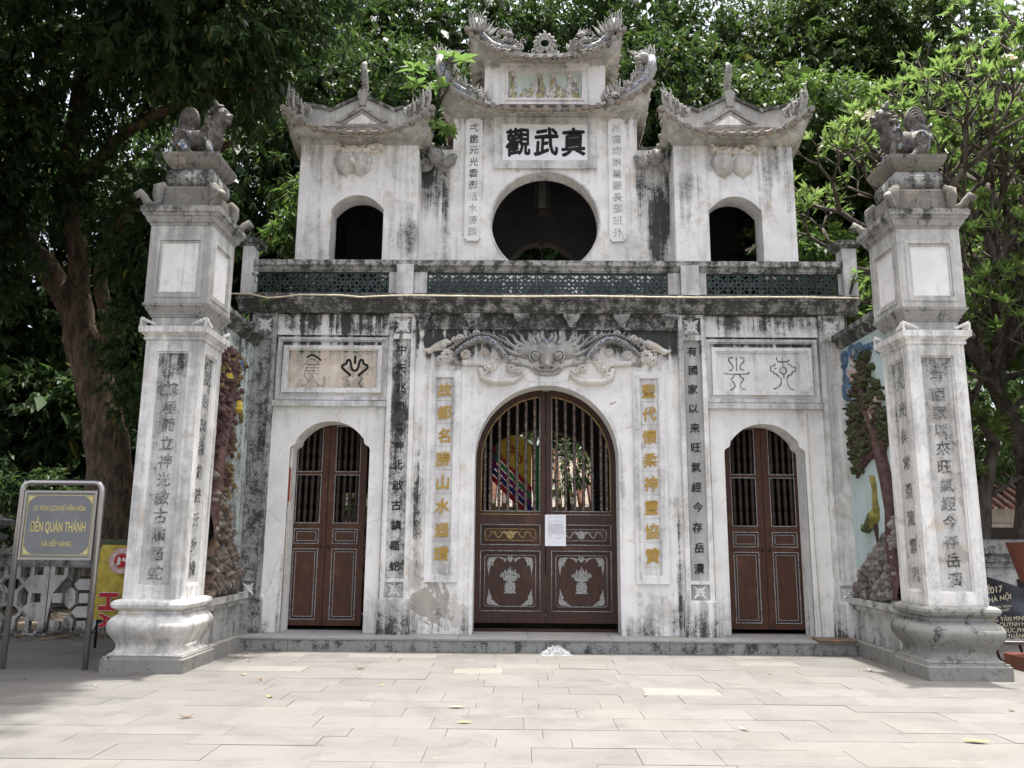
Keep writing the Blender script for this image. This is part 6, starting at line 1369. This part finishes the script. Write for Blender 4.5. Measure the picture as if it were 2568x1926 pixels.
def leaves_mesh(name, P, D, L, width, tone, mat, droop=.18, simple=False):
    """P roots, D directions (n,3), L lengths; four triangles a leaf, folded on the midrib"""
    n = len(P); D = D/np.linalg.norm(D, axis=1)[:, None]; up = rng.normal(0, .45, (n, 3)); up[:, 2] += 1
    Wd = np.cross(D, up); Wd /= np.linalg.norm(Wd, axis=1)[:, None]+1e-9; N = np.cross(Wd, D); L = L[:, None]
    v = np.empty((n, 6, 3)); w_ = width*L
    v[:, 0] = P; v[:, 1] = P+D*L*.40+Wd*w_*.5+N*L*.03; v[:, 2] = P+D*L*.40-Wd*w_*.5+N*L*.03
    v[:, 3] = P+D*L*.42-N*L*.02; v[:, 4] = P+D*L*.98; v[:, 4, 2] -= L[:, 0]*droop; v[:, 5] = v[:, 4]
    F = np.array([[0, 2, 1], [1, 2, 4]]) if simple else np.array([[0, 3, 1], [0, 2, 3], [3, 4, 1], [3, 2, 4]]); v = v[:, :5]
    faces = (F[None]+np.arange(n)[:, None, None]*5).reshape(-1, 3)
    me = bpy.data.meshes.new(name); me.vertices.add(n*5); me.vertices.foreach_set('co', v.astype(np.float32).ravel())
    me.loops.add(faces.size); me.loops.foreach_set('vertex_index', faces.astype(np.int32).ravel()); me.polygons.add(len(faces))
    me.polygons.foreach_set('loop_start', np.arange(0, faces.size, 3, dtype=np.int32)); me.polygons.foreach_set('loop_total', np.full(len(faces), 3, np.int32))
    me.update(calc_edges=True); ca = me.color_attributes.new('tone', 'FLOAT_COLOR', 'POINT')
    c = np.ones((n, 5, 4), np.float32); c[:, :, 0] = tone[:, None]; c[:, :, 1] = rng.random(n)[:, None]; ca.data.foreach_set('color', c.ravel()); me.materials.append(mat); return me
def clump_noise(P, f=.55, seed=0):
    q = P*f+seed; return (np.sin(q[:, 0]*2.1+1.3*np.sin(q[:, 1]*1.7))+np.sin(q[:, 1]*2.3+1.1*np.sin(q[:, 2]*1.9))+np.sin(q[:, 2]*2.6+1.4*np.sin(q[:, 0]*1.5)))/3
def crown(blobs, ntw, nleaf, L0, width, mat, name='crown', droop=.25, gap=-.45, tw=.38, seed=0, shell=.55, simple=False):
    vol = np.array([a[1][0]*a[1][1]*a[1][2] for a in blobs])**(2/3); cnt = (vol/vol.sum()*ntw).astype(int); Q = []; O = []
    for (c, r), k in zip(blobs, cnt):
        k = int(k*1.35); d = rng.normal(0, 1, (k, 3)); d /= np.linalg.norm(d, axis=1)[:, None]; rr = shell+(1.03-shell)*rng.random(k)**.7
        Q.append(np.array(c)+d*rr[:, None]*np.array(r)); O.append(d)
    Q = np.vstack(Q); O = np.vstack(O); cn = clump_noise(Q, 1.1, seed)+.5*clump_noise(Q, 2.7, seed+3)
    keep = cn > gap; Q, O, cn = Q[keep], O[keep], cn[keep]; n = len(Q)
    O = O+rng.normal(0, .5, O.shape); O[:, 2] -= .25; O /= np.linalg.norm(O, axis=1)[:, None]
    t = rng.random((n, nleaf)); ax = O[:, None, :]; P = Q[:, None, :]+ax*t[:, :, None]*tw
    rd = rng.normal(0, 1, (n, nleaf, 3)); D = ax*.55+rd*.55; D[:, :, 2] -= droop
    L = L0*(.65+.6*rng.random((n, nleaf))); tone = np.clip(.35+.35*cn[:, None]+.45*(rng.random((n, nleaf))-.4)+.12*rng.normal(0, 1, (n, 1)), 0, 1)
    return leaves_mesh(name, P.reshape(-1, 3), D.reshape(-1, 3), L.ravel(), width, tone.ravel(), mat, droop=.15, simple=simple)
def bark(name, a, b_, sc_=(5, 5, 1.4)):
    g = NG(name); n = g.noise(g.sc(g.pos(), sc_), 2.0, 8, .68, .8); n2 = g.noise(g.pos(), 1.4, 4, .6); c = g.mix(g.step(n, .38, .62), a, b_); c = g.mix(g.m('MULTIPLY', g.step(n2, .5, .7), .5), c, tuple(q*1.6 for q in a))
    return g.fin(c, .9, bump=g.bump(n, .9, .06), spec=.15)
M_bk = bark('brown_bark', (.15, .11, .075), (.05, .038, .028)); M_bk2 = bark('dark_bark', (.045, .038, .032), (.018, .016, .014)); M_fb = bark('frangipani_bark', (.13, .11, .09), (.05, .042, .035))
def limb(b, pts, r, n=10, wig=.0):
    p = np.array(pts, float); k = len(p); t = np.linspace(0, k-1, (k-1)*5+1); q = np.stack([np.interp(t, range(k), p[:, i]) for i in range(3)], 1)
    for _ in range(3): q[1:-1] = (q[:-2]+2*q[1:-1]+q[2:])/4
    if wig: q[1:-1] += rng.normal(0, wig, q[1:-1].shape)
    rr = np.interp(np.linspace(0, 1, len(q)), np.linspace(0, 1, len(r)), r); b.tube(q, rr*(1+.06*np.sin(np.arange(len(q))*1.7)), n)
def tree(name, label, base, trunk, blobs, ntw, nleaf, L0, width, mat, group, bk=M_bk2, inner=0, **kw):
    t = thing(name, label, 'tree', base, group); b = MB()
    for pts, r in trunk: limb(b, pts, r)
    b.build('trunk', bk, t); link(bpy.data.objects.new('crown', crown(blobs, ntw, nleaf, L0, width, mat, **kw)), t)
    if inner: link(bpy.data.objects.new('inner_foliage', crown([(c, (r[0]*.8, r[1]*.8, r[2]*.8)) for c, r in blobs], inner, 6 if L0 > .15 else 14, .50 if L0 > .15 else .26, .5, mat, 'inner_foliage', gap=-1.2, shell=.1, tw=.6, seed=3, simple=True)), t)
    return t
M_l1 = leafmat('mango_leaf', (.012, .027, .009), (.047, .085, .020)); M_l2 = leafmat('bright_leaf', (.022, .045, .012), (.085, .15, .028)); M_l6 = leafmat('olive_mango_leaf', (.014, .028, .009), (.058, .098, .022)); M_l3 = leafmat('shade_leaf', (.012, .027, .010), (.048, .088, .025))
M_l4 = leafmat('frangipani_leaf', (.035, .065, .020), (.13, .20, .05), trans=.4, rough=.32); M_l5 = leafmat('broad_leaf', (.035, .075, .022), (.11, .18, .045), trans=.4)
G = 'trees around the gate'
tree('shade_tree', 'huge leaning tree with a bare brown trunk behind the metal sign', (-8.2, 3.2, 0),
     [([(-8.0, 3.1, 0), (-8.1, 3.1, 1.4), (-8.25, 3.1, 2.9), (-8.6, 3.1, 4.2), (-9.1, 3.1, 5.4), (-9.25, 3.0, 6.3)], [.62, .47, .42, .36, .33, .28]),
      ([(-9.2, 3.0, 5.9), (-9.9, 2.9, 6.9), (-10.7, 2.6, 7.7), (-11.6, 2.2, 8.4), (-12.6, 1.6, 9.6)], [.26, .24, .22, .20, .12]),
      ([(-9.2, 3.0, 6.0), (-9.1, 2.8, 7.0), (-9.35, 2.4, 8.2), (-8.8, 1.6, 9.6), (-8.2, .8, 11.2)], [.22, .20, .17, .14, .08]),
      ([(-8.7, 3.1, 4.6), (-8.45, 3.0, 5.5), (-8.75, 2.8, 6.6), (-8.3, 2.6, 7.6), (-7.2, 2.3, 8.5), (-5.9, 1.8, 8.9)], [.16, .14, .13, .12, .10, .05]),
      ([(-9.2, 2.4, 8.2), (-7.9, 1.6, 9.0), (-6.2, .8, 9.3), (-4.9, .4, 9.2)], [.12, .10, .08, .04])],
     [((-8.5, 0.6, 11.2), (3.6, 3.4, 2.2)), ((-5.9, -.4, 10.1), (1.7, 2.6, 1.5)), ((-6.6, -3.2, 10.8), (2.1, 2.2, 1.3)), ((-9.5, -3.8, 11.5), (3.5, 3.0, 2.0)), ((-10.5, 1.2, 8.6), (2.6, 2.2, 1.5)), ((-4.9, .3, 11.5), (1.6, 1.8, 1.3)), ((-7.6, -6.6, 11.0), (3.2, 2.4, 1.5)), ((-7.0, -4.4, 12.4), (3.0, 2.4, 1.0)), ((-12, 0, 9), (3, 3, 3)), ((-7.3, 2.4, 4.9), (.9, .7, 1.2)), ((-7.0, 1.6, 7.0), (1.2, .8, 1.0)), ((-10.9, 1.6, 6.6), (1.6, .9, 1.2)), ((-6.3, -6.0, 11.0), (1.8, 2.6, 1.2)), ((-5.9, -3.0, 12.2), (1.5, 2.0, .8))],
     12500, 11, .142, .36, M_l3, G, bk=M_bk, inner=2200, droop=.5, gap=-.62, tw=.42, seed=1)
tree('mango_tree', 'dense dark mango tree filling the space between the left pillar and the left tower', (-7, 11, 0),
     [([(-6.5, 10, 0), (-6.3, 10, 4), (-6.8, 10, 8)], [.45, .38, .2]), ([(-6.3, 10, 4), (-4.5, 9.8, 7), (-3, 9.6, 9)], [.25, .2, .1])],
     [((-6.5, 9, 4.8), (3.3, 2.2, 2.6)), ((-5.2, 8.5, 8.2), (3.0, 2.2, 2.6)), ((-9.5, 9, 6.5), (2.8, 2.2, 3.0)), ((-8.5, 8.6, 10.5), (3.4, 2.4, 3.0)), ((-4.8, 9, 13), (3.4, 2.4, 2.6)), ((-8, 11, 16.5), (4.5, 2.5, 3.2)), ((-11.5, 9, 3.2), (2.8, 1.8, 2.2)), ((-7, 8.5, 2.2), (2.5, 1.4, 1.3))],
     11000, 9, .22, .32, M_l1, G, droop=.55, gap=-.85, seed=2, inner=1600, simple=True)
tree('mango_tree', 'tall dark mango tree rising directly behind the upper storey', (1, 12, 0),
     [([(.8, 11.5, 4), (.5, 11.5, 9), (-1.2, 11.3, 12.2)], [.4, .3, .2]), ([(-2.4, 10.6, 11.8), (-.5, 10.4, 12.5), (2.5, 10.8, 14.2)], [.12, .16, .08]), ([(-2.2, 9.8, 11.2), (-1.0, 9.9, 12.3), (-2.4, 10.2, 14)], [.10, .13, .08])],
     [((-1.8, 10.2, 9.4), (2.6, 2.0, 2.5)), ((1.8, 10, 11), (3.0, 2.2, 2.6)), ((-1.6, 10.2, 13.4), (3.2, 2.3, 2.1)), ((3.6, 10, 14), (3.0, 2.3, 2.2)), ((.5, 10.8, 6.2), (2.6, 1.8, 1.6)), ((4.2, 10, 8.6), (2.4, 2.0, 2.4)), ((-2.5, 12, 17), (4.2, 2.5, 2.8)), ((3.2, 12, 17.5), (4.2, 2.5, 2.8)), ((0, 11.5, 12), (3.5, 2, 3.0))],
     11000, 9, .22, .32, M_l1, G, droop=.5, gap=-.80, seed=9, inner=1600, simple=True)
tree('mango_tree', 'broad green mango tree behind the right tower', (7, 11, 0),
     [([(7, 10.5, 0), (7, 10.5, 5), (6.4, 10.3, 9)], [.5, .4, .25]), ([(6.6, 10, 8), (8.5, 9.5, 10), (11, 9.5, 12.2)], [.25, .18, .10]), ([(6.6, 10, 9), (5.2, 9.6, 11), (5.0, 9.6, 13)], [.2, .14, .06])],
     [((6.2, 9.4, 9.6), (2.6, 2.2, 2.3)), ((7.2, 9, 12.4), (3.0, 2.4, 2.0)), ((5.2, 9.6, 12.8), (2.2, 2.2, 1.8)), ((9.8, 9.4, 10.6), (2.4, 2.2, 1.9)), ((6.3, 9.4, 5.8), (2.4, 1.8, 2.2)), ((9.6, 9.6, 6.6), (2.8, 2.0, 2.4)), ((12.6, 9.6, 8.2), (2.6, 2.0, 2.2)), ((10.4, 9.8, 3.6), (3.0, 1.8, 1.8)), ((8.0, 11.5, 16.0), (3.4, 2.4, 2.6)), ((12.4, 10.5, 12.0), (2.6, 2.0, 1.6)), ((12.2, 11, 15.0), (2.2, 2.0, 1.4)), ((12.4, 11, 17.0), (2.8, 2, 1.8)), ((14.6, 11, 14.2), (2.0, 2, 1.5)), ((10, 11.5, 18), (3, 2, 2)), ((14.5, 11, 10.5), (2.4, 2.0, 2.4)), ((8, 11, 9), (3.5, 1.5, 3))],
     12000, 9, .22, .32, M_l6, G, droop=.5, gap=-.82, seed=5, inner=1600, simple=True)
tree('young_tree', 'small bright green tree in front of the dark foliage right of the right tower', (6.4, 7.2, 0),
     [([(6.9, 7.2, 0), (6.8, 7.2, 4), (6.6, 7.1, 7.6)], [.16, .12, .06])], [((6.7, 6.9, 8.5), (1.05, 1.0, .65)), ((7.3, 7.2, 7.6), (1.2, 1.0, .8)), ((6.4, 7.0, 7.4), (.9, .9, .8)), ((8.6, 7.4, 8.8), (.8, .8, .5))],
     700, 9, .22, .30, M_l2, G, droop=.25, gap=-.9, tw=.3, seed=7)
tree('young_tree', 'leafy bright green branch tree beside the left tower roof', (-5.0, 6.0, 0),
     [([(-5.2, 6.2, 0), (-5.1, 6.1, 5), (-4.9, 6, 9)], [.14, .1, .05])], [((-4.4, 5.8, 9.6), (1.5, .9, .55)), ((-5.4, 5.9, 8.6), (.9, .8, .6)), ((-3.4, 5.8, 9.2), (.8, .7, .4))],
     420, 9, .24, .28, M_l2, G, droop=.5, gap=-.9, tw=.35, seed=13)
tree('young_tree', 'sunlit pale green treetop above the right side of the gate', (9.5, 7.6, 0),
     [([(9.6, 8, 0), (9.4, 8, 6), (9.2, 7.8, 11)], [.2, .15, .08])], [((8.8, 7.4, 11.9), (1.6, 1.1, .6)), ((10.6, 7.6, 10.8), (1.3, 1.0, .5)), ((7.6, 7.4, 12.9), (1.2, 1.0, .5))],
     620, 9, .22, .28, M_l2, G, droop=.4, gap=-.9, tw=.35, seed=23)
tree('mango_tree', 'dark tree far left filling the shade behind the metal sign', (-16, 8, 0),
     [([(-14.5, 7, 0), (-14.2, 7, 4), (-14.8, 7, 8)], [.3, .25, .15]), ([(-11.4, 5.5, 0), (-11.2, 5.5, 2.6), (-11.0, 5.5, 4)], [.13, .11, .08])],
     [((-13.5, 6.5, 6.4), (2.8, 2.0, 2.2)), ((-11.5, 6, 4.3), (2.0, 1.5, 1.0)), ((-16, 7, 4), (3, 2, 2.5)), ((-14, 6, 10), (3.4, 2.2, 2.0)), ((-12, 8, 5.5), (3, 1.5, 3)), ((-10.5, 8.5, 8.5), (3, 1.5, 2.6)), ((-10.3, 6.6, 3.3), (1.8, 1.2, .8))],
     6500, 8, .20, .34, M_l3, G, droop=.5, gap=-.8, seed=31, inner=1500, simple=True)
# shrubs that close the view low behind the walls
def shrubbery(label, blobs, n_, seed): 
    t = thing('garden_shrub', label, 'shrub', (blobs[0][0][0], blobs[0][0][1], 0), 'shrubs behind the garden walls'); b = MB()
    for c, r in blobs: b = MB(); limb(b, [(c[0], c[1], 0), (c[0]+.1, c[1], c[2]*.6), (c[0], c[1], c[2])], [.06, .05, .02], 6); b.build('stem', M_bk2, t)
    link(bpy.data.objects.new('foliage', crown(blobs, n_, 8, .17, .36, M_l3, gap=-.8, tw=.25, seed=seed)), t)
shrubbery('dark leafy shrub between the big trunk and the left pillar', [((-6.7, 3.6, 1.8), (1.0, .8, 1.6)), ((-6.2, 4.0, 4.4), (1.1, .8, 1.6))], 900, 3)
shrubbery('dark leafy shrub left of the big trunk', [((-10.2, 4.2, 2.0), (1.3, .8, .8)), ((-12.4, 4.4, 2.4), (1.6, .8, 1.2))], 700, 4)
shrubbery('dark leafy shrub behind the right pillar and the garden wall', [((7.3, 5.0, 1.7), (1.2, .8, 1.6)), ((9.4, 5.4, 4.2), (1.6, .9, 1.2)), ((6.4, 5.2, 4.2), (.9, .8, 1.4))], 900, 6)
shrubbery('leafy shrub in the courtyard seen through the great door', [((.55, 4.6, 3.1), (.55, .5, .5)), ((-.3, 4.7, 1.7), (.35, .4, .4)), ((-3.6, 4.6, 1.9), (.9, .5, .9))], 260, 8)
# distant band of woods beyond everything
def far_wood():
    blobs = []
    for i in range(22): blobs.append(((-32+3.1*i, 22+3*math.sin(i*1.9), 6+3.2*math.sin(i*1.3+.5)), (3.4, 2.2, 6.0)))
    o = link(bpy.data.objects.new('distant_woods', crown(blobs, 7000, 7, .55, .4, M_l1, droop=.4, gap=-.5, tw=.9, seed=40, simple=True))); tag(o, kind='stuff')
far_wood()

# frangipani: forking bare limbs with rosettes of leaves at the tips
fr = thing('frangipani_tree', 'frangipani with grey forking limbs, pale leaf rosettes and cream flowers by the right pillar', 'tree', (7.6, 1.9, 0), G)
b = MB(); tips = []
RR = random.Random(21)
def grow(p, d, r, L, depth):
    p = Vector(p); d = Vector(d).normalized(); bend = Vector((RR.uniform(-.2, .2), RR.uniform(-.2, .2), RR.uniform(0, .25)))
    m_ = p+d*L*.5; e = m_+(d+bend).normalized()*L*.5
    b.tube([tuple(p), tuple(m_), tuple(e)], [r, r*.88, r*.80], 7 if depth < 3 else 5)
    if depth >= 7 or (depth >= 5 and RR.random() < .15): tips.append((e, (e-m_).normalized())); return
    k = 3 if RR.random() < (.55 if depth < 5 else .25) else 2; ax = (e-m_).normalized(); base_a = RR.uniform(0, 6.28)
    u = ax.orthogonal().normalized(); w_ = ax.cross(u)
    for i in range(k):
        a = base_a+i*2*math.pi/k+RR.uniform(-.3, .3); sp_ = RR.uniform(.55, .85); nd = (ax+(u*math.cos(a)+w_*math.sin(a))*sp_); nd.z += .12
        grow(e, nd, r*.70, L*RR.uniform(.68, .84), depth+1)
limb(b, [(7.55, 2.0, 0), (7.6, 2.0, 1.2), (7.75, 2.0, 2.4), (7.95, 1.9, 3.3)], [.15, .12, .11, .10])
limb(b, [(8.0, 2.1, 0), (8.35, 2.1, 1.4), (8.6, 2.0, 3.0), (7.9, 1.8, 4.6), (7.1, 1.5, 5.5), (6.4, 1.2, 6.1)], [.20, .17, .15, .13, .10, .08])
for p, d, r_, L in (((7.95, 1.9, 3.3), (.25, -.1, 1), .09, 1.3), ((7.95, 1.9, 3.3), (-.5, -.1, .8), .08, .85), ((8.0, 1.8, 4.5), (.1, -.3, 1), .10, 1.5), ((8.5, 2.0, 3.2), (.6, -.2, 1), .11, 1.5), ((7.1, 1.5, 5.5), (.0, .1, 1), .09, 1.2), ((6.4, 1.2, 6.1), (-.55, -.1, .6), .085, .95), ((6.4, 1.2, 6.1), (-.8, .1, .15), .075, .9), ((6.4, 1.2, 6.1), (.3, -.3, 1), .08, 1.1), ((7.6, 1.7, 4.9), (.5, -.5, .9), .09, 1.2), ((7.65, 2.0, 1.9), (-.5, -.2, .5), .05, .62), ((7.7, 2.0, 2.3), (.7, -.3, .5), .055, .75), ((8.5, 2.0, 2.6), (.7, -.4, .4), .06, .8), ((8.3, 1.9, 3.9), (-.6, -.5, .5), .065, .8), ((8.6, 2.0, 3.3), (.9, -.5, .2), .07, .9), ((7.95, 1.9, 3.6), (.2, -.8, .4), .065, .8), ((8.1, 1.9, 4.4), (.9, -.6, .3), .07, .95), ((8.3, 1.9, 4.9), (.5, .0, 1), .11, 1.9), ((8.6, 2.0, 5.4), (.1, -.1, 1), .11, 1.9), ((9.2, 2.0, 5.0), (.6, -.2, .9), .10, 1.5)): grow(p, d, r_, L, 2)
b.build('trunk', M_fb, fr)
P, D, L, tn = [], [], [], []
for e, ax in tips:
    u = ax.orthogonal().normalized(); w_ = ax.cross(u)
    for i in range(RR.choice((9, 12, 15))):
        a = i*2.4; sp_ = RR.uniform(.5, 1.4); d = ax+(u*math.cos(a)+w_*math.sin(a))*sp_; d.z += .1
        P.append(tuple(e-ax*.03*RR.random())); D.append(tuple(d)); L.append(RR.uniform(.14, .32)); tn.append(RR.uniform(.1, 1))
link(bpy.data.objects.new('crown', leaves_mesh('crown', np.array(P), np.array(D), np.array(L), .27, np.array(tn), M_l4, droop=.10)), fr)
M_fl = plain('cream_petal', (.75, .66, .48), .6, var=.1); fm = MB()
for k in range(6):
    for j in range(5):
        a = j*2*math.pi/5; c = np.array((.07*math.cos(k*2.4), .07*math.sin(k*2.4), .04+.02*math.sin(k*5))); dv = np.array((math.cos(a), math.sin(a), .55)); sv = np.array((-math.sin(a), math.cos(a), 0))
        fm.add([c, c+dv*.03+sv*.018, c+dv*.055, c+dv*.03-sv*.018], [(0, 1, 2, 3)])
fmm = fm.mesh('flower', M_fl); cand = [t for t in tips if t[0].z > 6.0]
for i, (e, ax) in enumerate(cand[::max(1, len(cand)//32)]): inst('flower', fmm, Matrix.Translation(e+ax*.10) @ ax.to_track_quat('Z', 'Y').to_matrix().to_4x4(), fr)
# saplings rooted on the masonry
def sprout(label, x, y, z, n_, L0, h, mat, seed, up=1, wd=.45):
    t = thing('wall_sapling', label, 'plant', (x, y, z)); R_ = random.Random(seed); b = MB(); P, D, L = [], [], []
    for k in range(n_):
        tx, ty, tz = x+R_.uniform(-.5, .5)*h, y+R_.uniform(-.25, .05), z+h*R_.uniform(.3, 1)*up; b.tube([(x, y, z), ((x+tx)/2, (y+ty)/2, (z+tz)/2+.03), (tx, ty, tz)], [.014, .010, .006], 5)
        for j in range(6): a = j*1.05+k; P.append((tx, ty, tz)); D.append((math.cos(a), math.sin(a)*.8, .25*up+R_.uniform(-.3, .3))); L.append(L0*R_.uniform(.7, 1.2))
    b.build('stem', M_bk2, t); link(bpy.data.objects.new('foliage', leaves_mesh('foliage', np.array(P), np.array(D), np.array(L), wd, np.array([R_.uniform(.3, 1) for _ in P]), mat)), t)
sprout('broad-leaved sapling growing between the left tower and the middle roof', -1.92, .50, 8.75, 7, .30, 1.05, M_l5, 1)
sprout('large leaf cluster hanging below the middle roof beside the left tower', -1.80, .35, 8.62, 3, .26, .30, M_l5, 2, -1)
sprout('small green weed growing under the cornice above the ochre relief', -4.35, -.26, 5.05, 4, .07, .14, M_l5, 3)
sprout('small fern growing on the right spout mask', 2.12, .60, 8.02, 3, .09, .12, M_l5, 4)
sprout('small fern growing on the left spout mask', -2.14, .60, 7.98, 3, .08, .12, M_l3, 5)
sprout('green seedling on the corner of the cornice by the right pillar', 4.72, -.20, 5.36, 3, .14, .30, M_l5, 6)
